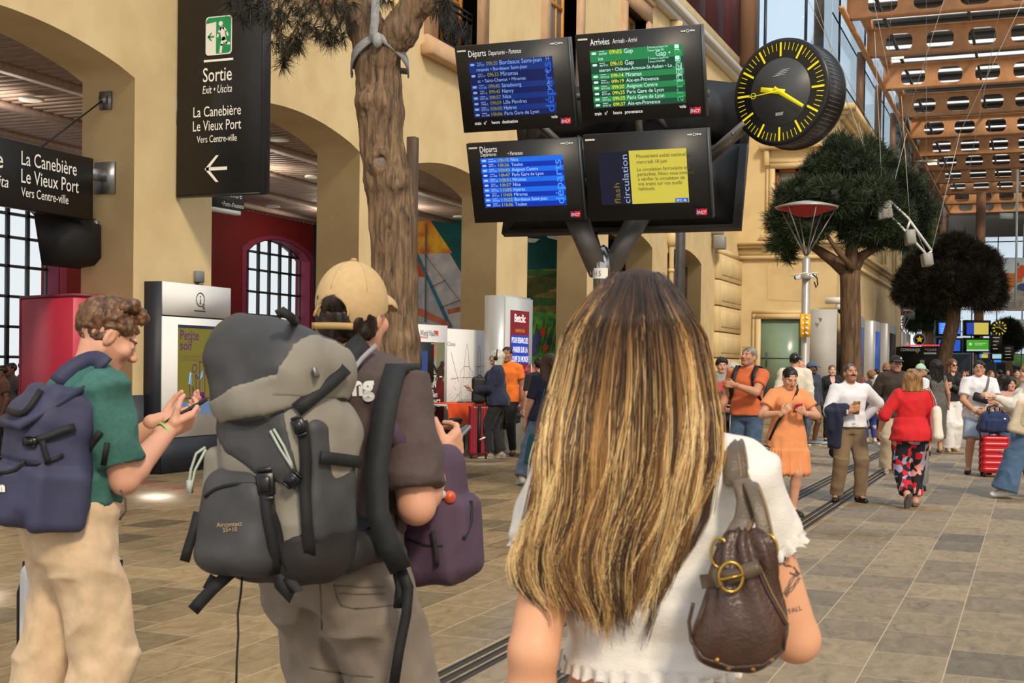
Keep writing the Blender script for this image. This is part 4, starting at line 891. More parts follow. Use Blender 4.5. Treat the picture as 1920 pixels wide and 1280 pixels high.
def foot(o, O, w, h, word):
    q = MB()
    for s, u, v in (('train', .11, .085), ('n°', .195, .085), ('heure', .265, .085), (word, .36, .085), ('voie', .8, .11)): put(q, s, O, BU, BV, u*w, v*h, .055*h, asp=.82, bold=.008)
    q.build('footer_lettering', M_txt, o, world=True)
def head(o, O, w, h, a, b, two=False):
    q = MB(); put(q, a, O, BU, BV, .12*w, .87*h if not two else .885*h, .105*h, w=.157*w, bold=.004)
    if not two: put(q, b, O, BU, BV, .3*w, .873*h, .075*h, w=(.29 if a[0] == 'D' else .2)*w, shear=.2)
    else: put(q, b, O, BU, BV, .122*w, .835*h, .065*h, w=.145*w, shear=.2); put(q, '• Partenze', O, BU, BV, .37*w, .835*h, .065*h, w=.135*w, shear=.2)
    q.build('header_lettering', M_txt, o, world=True)
NB, NS = (8, 28, 96), (12, 46, 130)
o, O, w, h = board((852, 88), (1064, 67), (872, 249), 'departures board at top left with darkened blue screen, Bordeaux Saint-Jean first')
s, a0, b0, a1, b1 = rows(o, O, w, h, (.112, .165, .855, .81), [(10, 44, 122), (6, 22, 84)], [('09h20', 'Bordeaux Saint-Jean', 'rmande • Bordeaux Saint-Jean', '4755'), ('09h33', 'Miramas', 'sc • Saint-Chamas • Miramas'), ('09h45', 'Strasbourg', None, '12126'), ('09h45', 'Nancy', None, '4016'), ('09h57', 'Nice', None), ('09h59', 'Lille Flandres', None, '7862'), ('10h05', 'Hyères', None), ('10h06', 'Paris Gare de Lyon', None, '6108')], 2, 'départs', (24, 84, 196), (128, 158, 214), (120, 120, 44), .38)
q = MB()
for k, c_ in ((.93, 'H'), (.71, 'L'), (.52, 'E'), (.42, 'E')): put(q, c_, O+BN*.003, BU, BV, a1-.055*w, b0+k*(b1-b0), .07*h); 
q.build('track_letters', screen('track_dim', (120, 140, 200), .4), s, world=True)
head(o, O, w, h, 'Départs', 'Departures – Partenze'); foot(o, O, w, h, 'destination'); logo(O+BN*.002, BU, BV, .88*w, .035*h, .088*w, o)
o, O, w, h = board((1078, 66), (1313, 42), (1087, 232), 'arrivals board at top right of the stand with green screen')
s, a0, b0, a1, b1 = rows(o, O, w, h, (.11, .165, .855, .81), [(26, 118, 68), (12, 62, 44)], [('09h05', 'Gap', 'ice', '867909'), ('09h10', 'Gap', 'steron • Château-Arnoux-St-Auban • La', '867911'), ('09h14', 'Miramas', None), ('09h19', 'Aix-en-Provence', None), ('09h20', 'Avignon Centre', None), ('09h25', 'Paris Gare de Lyon', None), ('09h35', 'Paris Gare de Lyon', None), ('09h37', 'Aix-en-Provence', None)], 2, 'arrivées', (52, 150, 96), (190, 226, 226), (196, 206, 60), .55)
q = MB()
for k, c_ in ((.60, 'N'), (.5, 'D'), (.4, 'L')):
    yy = b0+k*(b1-b0); xx = a1-.06*w; put(q, c_, O+BN*.003, BU, BV, xx+.012*w, yy, .055*h); line(q, O+BN*.003, BU, BV, [(xx, yy-.015*h), (xx+.042*w, yy-.015*h), (xx+.042*w, yy+.055*h), (xx, yy+.055*h), (xx, yy-.015*h)], .004)
put(q, 'Gap •', O+BN*.003, BU, BV, a1-.1*w, b0+.83*(b1-b0), .085*h, al='r')
for k in (.93, .74):
    yy = b0+k*(b1-b0); xx = a1-.065*w; pol(q, O+BN*.003, BU, BV, rrect(xx, yy, xx+.035*w, yy+.045*h, .008)); line(q, O+BN*.003, BU, BV, [(xx, yy-.012*h), (xx+.035*w, yy-.012*h)], .006); rect(q, O+BN*.003, BU, BV, xx-.21*w, yy-.01*h, xx-.207*w, yy+.055*h)
    put(q, 'Arrivée au Square Nar', O+BN*.003, BU, BV, xx-.2*w, yy+.025*h, .03*h, asp=.8); put(q, 'devant l\'hôtel IBIS', O+BN*.003, BU, BV, xx-.2*w, yy-.008*h, .03*h, asp=.8)
q.build('track_letters', screen('track_pale', (180, 226, 220), .55), s, world=True)
head(o, O, w, h, 'Arrivées', 'Arrivals - Arrivi'); foot(o, O, w, h, 'provenance'); logo(O+BN*.002, BU, BV, .88*w, .035*h, .088*w, o)
o, O, w, h = board((874, 270), (1083, 255), (890, 418), 'departures board at lower left with brighter blue screen, Nice first')
rows(o, O, w, h, (.115, .19, .855, .81), [(22, 96, 216), (8, 44, 160)], [('10h10', 'Nice', None, '6665'), ('10h36', 'Toulon', None), ('10h43', 'Avignon Centre', None), ('10h47', 'Paris Gare de Lyon', None, '6108'), ('10h51', 'Miramas', None), ('10h57', 'Nice', None), ('11h05', 'Hyères', None), ('11h05', 'Miramas', None), ('11h22', 'Bordeaux Saint-Jean', None, '4760'), ('11h36', 'Toulon', None)], 1, 'départs', (60, 140, 246), (160, 196, 246), (150, 160, 50), .6)
head(o, O, w, h, 'Départs', 'Departures', True); logo(O+BN*.002, BU, BV, .88*w, .035*h, .088*w, o)
o, O, w, h = board((1092, 254), (1325, 238), (1112, 415), 'lower right board with dark blue and yellow flash circulation notice')
q = MB(); rect(q, O, BU, BV, .115*w, .19*h, .83*w, .8*h); s = q.build('screen', screen('notice_yellow', (178, 170, 66), .62), o, world=True)
q = MB(); rect(q, O+BN*.001, BU, BV, .115*w, .19*h, .37*w, .8*h); q.build('dark_band', screen('notice_navy', (8, 16, 44), .3), s, world=True)
q = MB(); put(q, 'flash', O+BN*.003, BU, BV, .275*w, .2*h, .1*h, w=.24*h, rot=1, bold=.004); q.build('notice_flash', screen('notice_gold', (110, 96, 30), .4), s, world=True)
q = MB(); put(q, 'circulation', O+BN*.003, BU, BV, .355*w, .2*h, .11*h, w=.56*h, rot=1, bold=.004); q.build('notice_title', screen('notice_pale', (130, 150, 190), .5), s, world=True)
q = MB()
for s_, v in (('Mouvement social national du', .715), ('mercredi 10 juin', .65), ('La circulation ferroviaire est', .565), ('perturbée. Nous vous invitons', .51), ('à vérifier la circulation de', .455), ('vos trains sur vos outils', .40), ('habituels.', .345)): put(q, s_, O+BN*.003, BU, BV, .43*w, v*h, .058*h, asp=.92)
q.build('notice_text', mat('notice_ink', (96, 92, 50), .6), s, world=True)
q = MB(); rect(q, O+BN*.003, BU, BV, .72*w, .195*h, .825*w, .24*h); q.build('clock_badge', screen('badge_blue', (30, 80, 190), .5), s, world=True)
q = MB(); put(q, '09:21 46', O+BN*.005, BU, BV, .73*w, .203*h, .04*h, w=.08*w, bold=.01); q.build('clock_digits', M_txt, s, world=True)
logo(O+BN*.002, BU, BV, .88*w, .035*h, .088*w, o)
# post with its arms and the boards that face the other way
pc = Wd(1131, 500, 13.7); pxz = pc[:2]
po = thing('display_post', 'grey steel post with V shaped arms carrying the four train boards', 'post', (pxz[0], pxz[1], 0))
M_post = mat('grey_post_steel', (112, 112, 114), .35, .75, nscale=5, namt=.12); M_arm = mat('grey_arm_plate', (116, 112, 108), .4, .5)
zc = Wd(1131, 498, 13.7)[2]
MB().lathe([(.1, 0), (.1, zc)], 24, (pxz[0], pxz[1], 0)).build('pole', M_post, po, world=True)
cp = MB().lathe([(.104, zc-.3), (.104, zc), (.09, zc+.1), (.045, zc+.19), (.004, zc+.22)], 24, (pxz[0], pxz[1], 0)); cp.build('collar', mat('polished_collar', (170, 172, 174), .2, .9), po, world=True)
q = MB()
for j in range(12):
    a0, a1 = math.radians(-155+j*110/12), math.radians(-155+(j+1)*110/12)
    q.quad(*[(pxz[0]+.107*math.cos(a), pxz[1]+.107*math.sin(a), z) for a, z in ((a0, zc-.14), (a1, zc-.14), (a1, zc-.03), (a0, zc-.03))])
st_ = q.build('number_sticker', M_white, po, world=True)
q = MB(); put(q, 'HH 5 S', (pxz[0]-.09*math.sin(.4)+.03, pxz[1]-.1125, zc-.115), ca*EX+sa*EY, EZ, -.02, 0, .08, w=.15, al='c'); q.build('sticker_lettering', mat('ink_grey', (90, 96, 110), .6), st_, world=True)
def armplate(a, b, w, t=.05): 
    a = _v(a); b = _v(b); Fm = frame(b-a, EY); return (a+b)/2, (w/2, t/2, np.linalg.norm(b-a)/2), np.stack([Fm[:, 0], Fm[:, 1], Fm[:, 2]], 1)
pb = np.array([pxz[0], pxz[1], zc-.02])
for k, (px, py, d, w_) in enumerate(((1076, 400, 13.45, .2), (1200, 400, 13.45, .2))):
    b = Wd(px, py, d); q = MB(); aa = pb+[(-.03 if k == 0 else .03), -.02, -.1]; dirv = np.array([1, 0, 0]); 
    q.prism([aa+[-.11, 0, 0], aa+[.11, 0, 0], b+[.13, 0, 0], b+[-.13, 0, 0]], (0, .06, 0)); q.build('front_arm', M_arm, po, world=True)
for k, (px, py, d) in enumerate(((1090, 380, 14.4), (1215, 380, 14.5))):
    b = Wd(px, py, d); q = MB(); q.tube([pb+[0, .05, -.15], b, b+[0, -.05, 1.75]], .07, 4, flat=(1, .7)); q.build('rear_arm', M_arm, po, world=True)
q = MB()
for px in (985, 1205):
    b = Wd(px, 330, 13.75); q.tube([b, b+[0, -.32, .95]], .045, 4)
for py in (185, 345):
    a = Wd(930, py, 13.75); b = Wd(1330, py-10, 13.6); q.tube([a, b], .045, 4)
for px, py in ((1000, 225), (1220, 205)): a = Wd(px, py, 13.7); q.tube([a, a+[.25, .9, -.35]], .05, 4)
q.build('cross_frame', M_arm, po, world=True)
q = MB(); a = Wd(1300, 320, 13.5); b = Wd(1402, 232, 12.9); q.tube([a, b], .085, 4, flat=(1, .35)); q.sphere(Wd(1376, 252, 12.93)+[0, -.05, 0], .02, 8); q.build('clock_arm', M_arm, po, world=True)
def rearboard(tl, tr, bl, D, lab):
    p = Wd(*tl, D); P2 = math.radians(18); V_ = np.array([0, math.sin(P2), math.cos(P2)]); N_ = np.cross(V_, EX)*-1
    N_ = np.array([0, -math.cos(P2), math.sin(P2)])
    def on(px, py): r = ray(px, py); return CP+r*(((p-CP)@N_)/(r@N_))
    w = on(*tr)[0]-p[0]; h = (p-on(*bl))@V_; o = thing('train_board', lab, 'information board', p+EX*w/2-V_*h); Rm = np.stack([EX, V_, N_], 1)
    MB().box(p+EX*w/2-V_*h/2-N_*.03, (w/2, h/2, .05), Rm).build('bezel', M_bz, o, world=True)
    c_ = lambda a, b, d: p+EX*w*a-V_*h*b+N_*d
    MB().loft([[c_(a, b, .02) for a, b in ((.03, .04), (.97, .04), (.97, .96), (.03, .96))], [c_(a, b, .42) for a, b in ((.2, .2), (.8, .2), (.8, .7), (.2, .7))]]).build('rear_casing', mat('black_casing', (30, 31, 35), .4, nscale=6, namt=.3), o, world=True)
    q = MB(); pol(q, c_(.06, .955, .03), EX, V_, [(0, 0), (.13, 0), (.13, .04), (0, .04)]); q.build('label_plate', M_bside, o, world=True)
rearboard((985, 182), (1412, 145), (985, 300), 15.0, 'upper black board seen from behind beside the clock arm')
rearboard((962, 292), (1400, 290), (975, 438), 14.7, 'lower black board seen from behind under the flash circulation board')
# station clock
cc = Wd(1463, 172, 12.6); az = math.radians(20); cn_ = np.array([-math.sin(az), -math.cos(az), 0]); cx_ = np.array([math.cos(az), -math.sin(az), 0]); RC = np.stack([cx_, EZ, cn_], 1); Rk = .515
ck = thing('station_clock', 'large round black double-sided station clock with yellow marks and hands', 'clock', cc-[0, 0, Rk]-cn_*.17)
M_cb = mat('clock_black', (16, 16, 18), .35); M_yel = mat('clock_yellow', (236, 220, 30), .5, emit=.25)
MB().lathe([(Rk*.93, -.0), (Rk, -.005), (Rk*1.01, -.035), (Rk*.97, -.05), (Rk*.97, -.3), (Rk*1.01, -.32), (Rk, -.35), (Rk*.93, -.36)], 56, cc, RC).build('case', M_cb, ck, True, world=True)
q = MB()
for k in range(72):
    a = 2*math.pi*k/72; e_ = np.array([math.cos(a), math.sin(a), 0]); q.box(cc+RC@(e_*Rk*.97+[0, 0, -.175]), (.003, .004, .115), RC@np.array(Matrix.Rotation(a, 3, 'Z')))
q.build('case_ribs', mat('clock_rib', (84, 84, 88), .5), ck, world=True)
MB().lathe([(Rk*.63, -.002), (Rk*.63, .004)], 48, cc, RC).build('dial', mat('clock_dial', (70, 72, 74), .45, nscale=2, namt=.08), ck, world=True)
q = MB()
for k in range(60):
    a = math.radians(90-6*k); e_ = np.array([math.cos(a), math.sin(a)]); n_ = np.array([-e_[1], e_[0]]); r0, r1, w_ = (.66, .92, .02) if k % 5 == 0 else (.775, .915, .006)
    pol(q, cc+cn_*.006, cx_, EZ, [(e_*r0+n_*w_)*Rk, (e_*r1+n_*w_)*Rk, (e_*r1-n_*w_)*Rk, (e_*r0-n_*w_)*Rk])
q.build('minute_marks', M_yel, ck, world=True)
def hand(deg, r0, r1, w0, w1, dz):
    a = math.radians(90-deg); e_ = np.array([math.cos(a), math.sin(a)]); n_ = np.array([-e_[1], e_[0]]); q = MB()
    q.prism([cc+cn_*dz+cx_*p[0]*Rk+EZ*p[1]*Rk for p in (e_*r0+n_*w0, e_*r1+n_*w1, e_*r1-n_*w1, e_*r0-n_*w0)], cn_*.006); return q
hand(282, -.12, .4, .05, .045, .02).build('hour_hand', M_yel, ck, world=True); hand(123, -.12, .62, .045, .03, .032).build('minute_hand', M_yel, ck, world=True)
q = hand(266, -.05, .63, .008, .008, .045); ring(q, cc+cn_*.052, cx_, EZ, -.52*Rk, -.03*Rk, .06*Rk, .012*Rk, 16); q.build('second_hand', M_yel, ck, world=True)
q = MB()
for k in range(4): pol(q, cc+cn_*.007, cx_, EZ, [((-.16+k*.06)*Rk, (.3+k*.03)*Rk), ((.1+k*.03)*Rk, (.31+k*.03)*Rk), ((.1+k*.035)*Rk, (.32+k*.03)*Rk), ((-.16+k*.06)*Rk, (.31+k*.03)*Rk)])
put(q, 'BODET', cc+cn_*.007, cx_, EZ, 0, -.44*Rk, .04, w=.16*Rk, al='c', bold=.02); q.build('dial_marking', mat('dial_white', (214, 216, 216), .4), ck, world=True)
# ================================================================== trees
def bark_mat(name, c, c2, s=1.):
    m, n, L, b = nodes(name); t = n.new('ShaderNodeTexCoord'); mp = n.new('ShaderNodeMapping'); L.new(t.outputs['Object'], mp.inputs[0]); mp.inputs['Scale'].default_value = (26*s, 26*s, 3.2*s)
    z = n.new('ShaderNodeTexNoise'); L.new(mp.outputs[0], z.inputs[0]); z.inputs['Scale'].default_value = 1; z.inputs['Detail'].default_value = 8; z.inputs['Roughness'].default_value = .65; z.inputs['Distortion'].default_value = .6
    L.new(ramp(n, L, z.outputs[0], [(.3, c2), (.52, c), (.75, tuple(min(255, x*1.35) for x in c))]), b.inputs['Base Color']); b.inputs['Roughness'].default_value = .85
    bp = n.new('ShaderNodeBump'); bp.inputs['Strength'].default_value = .9; bp.inputs['Distance'].default_value = .03; L.new(z.outputs[0], bp.inputs['Height']); L.new(bp.outputs[0], b.inputs['Normal']); return m
M_bark = bark_mat('bark', (122, 98, 74), (46, 35, 26)); M_bark2 = bark_mat('bark_far', (104, 80, 58), (54, 40, 30), .5)
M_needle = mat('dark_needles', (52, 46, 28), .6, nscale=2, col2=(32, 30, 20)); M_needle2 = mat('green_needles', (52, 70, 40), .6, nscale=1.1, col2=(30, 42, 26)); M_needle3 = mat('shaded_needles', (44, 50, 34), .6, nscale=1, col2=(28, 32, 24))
def tufts(mb_, P, N, nn, ln, wd, r_, spread=.9):
    """bunches of needles: one thin triangle per needle"""
    P = np.repeat(P, nn, 0); N = np.repeat(N, nn, 0); k = len(P)
    d = N+r_.normal(0, spread, (k, 3)); d /= np.linalg.norm(d, axis=1)[:, None]; s = np.cross(d, r_.normal(0, 1, (k, 3))); s /= np.linalg.norm(s, axis=1)[:, None]
    L_ = ln*r_.uniform(.6, 1.15, (k, 1)); V = np.stack([P-s*wd/2, P+s*wd/2, P+d*L_+s*wd*.15, P+d*L_-s*wd*.15], 1).reshape(-1, 3)
    F = np.arange(4*k).reshape(-1, 4); return V, F
dT = 12.0; TT = lambda px, py, d=dT: Wd(px, py, d)
base = Wz(758, 985); t1 = thing('tree_trunk', 'tall thick rugged pine trunk forking at the top, sling tied round it', 'tree', base)
pts = [(758, 985, .20), (752, 900, .195), (747, 760, .19), (744, 640, .19), (738, 520, .195), (735, 420, .2), (728, 340, .2), (718, 280, .185), (712, 210, .2), (710, 140, .185), (708, 100, .19)]
W3 = [Wd(px, py, dT+(base-CP)@CF*0) if py < 980 else base for px, py, r in pts]
W3 = [base+(Wd(708, 100, dT)-base)*0 if i == 0 else p for i, p in enumerate(W3)]
lo = np.min([p for p in W3], 0)-.6; hi = np.max(W3, 0)+[.8, .8, 1.3]
sd = SDF(lo-base, hi-base, .0135)
for (p, q), a, b in zip(zip(W3[:-1], W3[1:]), pts[:-1], pts[1:]): sd.cap(p-base, q-base, a[2], b[2], .05)
sd.cap(W3[0]-base, W3[0]-base+[0, 0, .35], .3, .2, .08)
def st_(ps, k=.06):
    for a, b in zip(ps[:-1], ps[1:]): sd.cap(Wd(a[0], a[1], a[3])-base, Wd(b[0], b[1], b[3])-base, a[2], b[2], k)
st_([(705, 120, .17, 12.), (690, 60, .16, 12.05), (668, 0, .155, 12.1), (640, -50, .14, 12.2), (600, -110, .12, 12.3)])
st_([(718, 110, .15, 11.95), (748, 60, .14, 11.85), (785, 0, .13, 11.8), (820, -60, .12, 11.7)])
for px, py, r in ((708, 190, .1), (684, 200, .07), (712, 308, .11), (742, 345, .09), (716, 118, .07), (690, 195, .09)):
    c = Wd(px, py, dT)-base; toc = (CP-Wd(px, py, dT))*[1, 1, 0]; toc /= np.linalg.norm(toc); sd.ell(c+toc*.15, (r, r, r*1.1), None, .06)
for px, py, r in ((711, 310, .075), (743, 347, .055), (715, 118, .035)):
    c = Wd(px, py, dT)-base; toc = (CP-Wd(px, py, dT))*[1, 1, 0]; toc /= np.linalg.norm(toc); sd.ell(c+toc*.265, (r, r, r), None, .012, 's')
def bark_d(V, N):
    q = V*[1, 1, .16]; a = hnoise(q, 13, 1); b = hnoise(q, 27, 2); return .016*(1-2*abs(a))+.008*(1-2*abs(b))+.012*hnoise(V, 5, 3)
solid(sd, 'trunk', M_bark, t1, bark_d)
kn = MB()
for px, py, r in ((711, 310, .07), (743, 347, .05)):
    c = Wd(px, py, dT)-base; toc = (CP-Wd(px, py, dT))*[1, 1, 0]; toc /= np.linalg.norm(toc); kn.lathe([(.001, .012), (r*.6, .01), (r, 0), (r*1.15, -.03)], 18, c+toc*.215, frame(toc))
kn.build('sawn_knot', mat('grey_sawn_wood', (120, 108, 96), .8, nscale=12, namt=.3), t1, True)
r_ = np.random.default_rng(11); P = []; N = []; br = MB()
spr = [(520, 20), (548, 0), (575, 8), (600, 20), (508, 45), (520, 68), (545, 70), (560, 40), (500, 15), (533, 40), (540, 92), (535, 118), (528, 100), (560, 85), (565, 72), (610, 50), (625, 58), (640, 60), (622, 75), (605, 62), (585, 55), (655, 5), (650, 30), (480, -10), (460, 5), (470, 18), (440, -5), (455, 22), (465, 30), (570, 30), (590, -10), (515, -15), (830, 0), (812, 6), (838, 10), (722, -4), (630, 15), (500, 32), (478, 10)]
for px, py in spr:
    c = Wd(px, py, 11.9+r_.uniform(-.25, .25))-base; q = Wd(px+ (20 if px < 640 else -10), py-38, 12.)-base; br.tube([q, (q+c)/2+[0, 0, -.01], c], [.014, .011, .006], 5)
    for j in range(3): P.append(c+r_.normal(0, .035, 3)); N.append(_v([r_.normal(0, .3), r_.normal(0, .3), -.75]))
V, F = tufts(None, np.array(P), np.array(N), 46, .15, .0055, r_, .62); mk('needles', V, F, M_needle, None, t1, False, False, False)
for a, b in (((668, -10), (600, -35)), ((600, -35), (520, -25)), ((520, -25), (450, -30)), ((610, -30), (600, 10)), ((560, -30), (556, 30)), ((530, -25), (520, 60)), ((520, 60), (540, 110)), ((600, 10), (625, 60))): br.tube([Wd(*a, 12.)-base, Wd(*b, 11.9)-base], [.03, .016], 6)
br.build('twigs', M_bark, t1, True)
# sling strap round the fork
M_strap = mat('grey_webbing', (150, 152, 154), .7, nscale=40, namt=.12); sl_ = thing('sling_strap', 'pale grey webbing sling knotted round the thick trunk and rising overhead', 'strap', Wd(708, 110, 11.75))
q = MB(); kc = Wd(708, 78, 11.72)
q.strap([Wd(706, -60, 11.66), Wd(704, 0, 11.68), Wd(703, 40, 11.69), Wd(700, 62, 11.7), kc], .075, .012, CR)
q.build('hanging_band', M_strap, sl_, world=True); q = MB(); axc = Wd(711, 110, dT)
def wrap(a0, a1, z0, z1, r=.265, n=14): 
    P_ = []; U_ = []
    for k in range(n):
        f = k/(n-1); a = a0+(a1-a0)*f; z = z0+(z1-z0)*f
        P_.append(axc-CF*math.cos(a)*r*[1, 1, 0]+CR*math.sin(a)*r*[1, 1, 0]+[0, 0, z]); U_.append((0, 0, 1))
    return P_, U_
for a0, a1, z0, z1, r in ((0., -1.75, .15, -.06, .25), (0., -1.75, .15, -.15, .255), (0., 1.8, .15, -.08, .265), (.1, 1.8, .13, -.14, .27), (-1.75, -3.3, -.06, -.02, .25), (1.8, 3.1, -.1, -.02, .262)):
    P_, U_ = wrap(a0, a1, z0, z1, r); q.strap(P_, .055, .014, U_)
q.sphere(kc+[0, 0, .01]-CF*.01, (.05, .05, .07), 10); q.build('wrapped_band', M_strap, sl_, world=True)
t = MB(); put(t, 'W N', Wd(673, 104, 11.75), CR, CU, 0, 0, .05, bold=.02); t.build('strap_lettering', M_blackm, sl_, world=True)
# wooden post beside the trunk
wp = Wd(774, 257, 12.4); wb = Wz(783, 965); wz = wp[2]
tag(MB().bx((wp[0]-.045, wp[1]-.045, 0), (wp[0]+.045, wp[1]+.045, wz), .006).build('timber_post', mat('weathered_timber', (88, 74, 62), .8, nscale=6, namt=.25, stretch=(4, 4, .5))), 'square weathered timber post right behind the thick trunk', 'post')
# ------------------------------------------------------------------ pines along the hall
def pine(lab, basept, path, forks, blobs, d, nt_, seed, mneedle, ln=.3, wd=.02, mb=M_bark2):
    o = thing('pine_tree', lab, 'tree', basept); r_ = np.random.default_rng(seed)
    q = MB(); P_ = [_v(basept)-basept]+[Wd(px, py, d)-basept for px, py, r in path]; q.tube(P_, [path[0][2]*1.15]+[p[2] for p in path], 12)
    q.build('trunk', mb, o, True)
    for f in forks: 
        b = MB(); pp = [Wd(px, py, d+dd)-basept for px, py, r, dd in f]; b.tube(pp, [x[2] for x in f], 8); b.build('branch', mb, o, True)
    B = [(Wd(px, py, d+dd)-basept, r) for px, py, r, dd in blobs]
    lo = np.min([c-r for c, r in B], 0); hi = np.max([c+r for c, r in B], 0); s = SDF(lo, hi, .12)
    for c, r in B: s.ell(c, (r*.86, r*.86, r*.7), None, .18)
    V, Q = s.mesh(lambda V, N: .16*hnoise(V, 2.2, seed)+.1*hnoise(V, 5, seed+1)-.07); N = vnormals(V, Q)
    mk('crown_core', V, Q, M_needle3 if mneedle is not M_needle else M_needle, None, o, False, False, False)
    k = r_.integers(0, len(V), nt_); Pt = V[k]+r_.normal(0, .07, (nt_, 3)); a, b = tufts(None, Pt, N[k]*.8+[0, 0, .35], 13, ln, wd, r_, .65)
    mk('crown', a, b, mneedle, None, o, False, False, False); return o
d = 37.; g2 = Wd(1597, 600, d)*[1, 1, 0]
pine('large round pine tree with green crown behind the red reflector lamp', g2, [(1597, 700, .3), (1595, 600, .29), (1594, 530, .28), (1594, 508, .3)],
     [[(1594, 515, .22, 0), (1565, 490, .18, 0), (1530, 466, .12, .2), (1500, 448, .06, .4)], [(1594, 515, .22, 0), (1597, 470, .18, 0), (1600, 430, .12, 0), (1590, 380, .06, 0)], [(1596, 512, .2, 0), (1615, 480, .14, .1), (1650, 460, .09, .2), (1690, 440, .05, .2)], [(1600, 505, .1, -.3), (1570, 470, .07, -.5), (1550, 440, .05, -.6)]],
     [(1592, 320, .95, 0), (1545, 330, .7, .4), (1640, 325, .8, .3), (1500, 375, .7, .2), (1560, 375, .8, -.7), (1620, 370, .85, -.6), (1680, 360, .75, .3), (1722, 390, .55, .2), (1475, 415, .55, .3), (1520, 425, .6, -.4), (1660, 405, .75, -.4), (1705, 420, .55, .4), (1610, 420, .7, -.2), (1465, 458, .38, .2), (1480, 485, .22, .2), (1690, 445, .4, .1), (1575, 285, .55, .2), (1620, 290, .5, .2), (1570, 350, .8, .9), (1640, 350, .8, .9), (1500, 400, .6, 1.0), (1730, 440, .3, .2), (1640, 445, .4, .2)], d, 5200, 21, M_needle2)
d = 62.; g3 = Wd(1772, 680, d)*[1, 1, 0]
pine('dark pine tree with leaning trunk in front of the distant train boards', g3, [(1768, 690, .34), (1775, 650, .34), (1786, 610, .33), (1789, 575, .32), (1790, 560, .3)],
     [[(1790, 562, .26, 0), (1780, 535, .2, 0), (1765, 515, .12, 0)], [(1790, 562, .26, 0), (1805, 535, .18, 0), (1830, 515, .1, 0)], [(1790, 562, .2, 0), (1792, 530, .12, 0), (1795, 500, .08, 0)]],
     [(1785, 485, 1.3, 0), (1745, 500, 1.2, .3), (1830, 500, 1.2, .3), (1720, 530, 1.0, 0), (1770, 530, 1.2, -.7), (1820, 535, 1.2, -.6), (1852, 528, .85, 0), (1705, 552, .7, 0), (1740, 550, .8, 0), (1850, 555, .8, .2), (1866, 546, .42, 0), (1790, 465, .8, 0), (1760, 475, .8, 0), (1815, 480, .8, 0), (1800, 500, 1.1, .9)], d, 3800, 22, M_needle, .42, .035)
d = 88.; g4 = Wd(1742, 660, d)*[1, 1, 0]
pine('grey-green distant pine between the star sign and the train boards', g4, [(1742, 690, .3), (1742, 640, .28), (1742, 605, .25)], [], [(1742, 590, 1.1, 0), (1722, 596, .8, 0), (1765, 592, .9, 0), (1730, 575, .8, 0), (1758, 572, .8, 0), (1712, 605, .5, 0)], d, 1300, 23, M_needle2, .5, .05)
d = 92.; g5 = Wd(1892, 670, d)*[1, 1, 0]
pine('small distant pine beside the far clock at the hall end', g5, [(1892, 695, .25), (1892, 650, .22)], [], [(1890, 625, .9, 0), (1898, 640, .7, 0), (1880, 640, .6, 0)], d, 900, 24, M_needle3, .5, .05)
# ------------------------------------------------------------------ lamp posts
M_lgrey = mat('light_grey_metal', (172, 170, 166), .4, .4); M_redrefl = mat('red_reflector_underside', (186, 34, 40), .5)
def lamppost(lab, px, d, ytop, ydisc, xl, xr, full=True):
    g = Wd(px, 600, d)*[1, 1, 0]; o = thing('reflector_lamp', lab, 'lamp post', g); s = d/2450.; top = Wd(px+1.5, ytop, d)-g
    MB().lathe([(.16, 0), (.15, .1), (7.6*s, .12), (7.6*s, top[2]-.1), (3*s, top[2])], 16).build('pole', M_lgrey, o, True)
    dc = Wd((xl+xr)/2, ydisc, d)-g; R_ = (xr-xl)/2*s; q = MB()
    for a in (.35, 1.15, 2.0, 2.8, 4.2, 5.2): q.cyl(top-[0, 0, .05], dc+[R_*.93*math.cos(a), R_*.93*math.sin(a), -.0], .016 if full else .02, n=6)
    q.build('stay_rods', M_steel, o, True)
    MB().lathe([(.01, -.24), (R_*.35, -.19), (R_*.7, -.07), (R_*.98, .0)], 28, dc).build('reflector', M_redrefl, o, True, fix=True)
    MB().lathe([(R_, -.01), (R_*1.02, .03), (R_*.6, .12), (R_*.2, .18), (.01, .19)], 28, dc).build('reflector_top', M_lgrey, o, True); return o, g
lp, g = lamppost('grey lamp post with round red-bottomed reflector on thin rods before the big pine', 1510, 34., 480, 390, 1455, 1570)
for k, (dx, yaw_) in enumerate(((-.05, 200), (.12, 30))):
    c = thing('security_camera', ('white security camera pointing left on the reflector lamp post', 'white security camera with looped cable at the right of the lamp post')[k], 'camera', Wd(1503 if k == 0 else 1517, 518, 33.9))
    R_ = rotm('Z', yaw_)@rotm('Y', 14 if k == 0 else -10); MB().box((0, 0, 0), (.17, .055, .06), R_, .015).build('housing', M_tw, c); MB().box(R_@[.05, 0, .07], (.19, .07, .012), R_).build('sun_shield', M_tw, c); MB().cyl(R_@[.17, 0, 0], R_@[.19, 0, 0], .04, n=12).build('lens', M_blackm, c)
    if k: MB().tube([(.1, -.1, .05), (.22, -.1, -.05), (.24, -.1, -.22), (.2, -.1, -.3), (.15, -.1, -.15)], .018, 6).build('cable', M_blackm, c, True)
    else: MB().box((.12, 0, .0), (.1, .12, .07), None, .01).build('junction', M_lgrey, c)
st2 = thing('pole_sign', 'yellow and white wrapped sign on the reflector lamp post', 'sign', Wd(1509, 628, 33.8))
M_ysg = mat('sign_yellow', (240, 176, 24), .5)
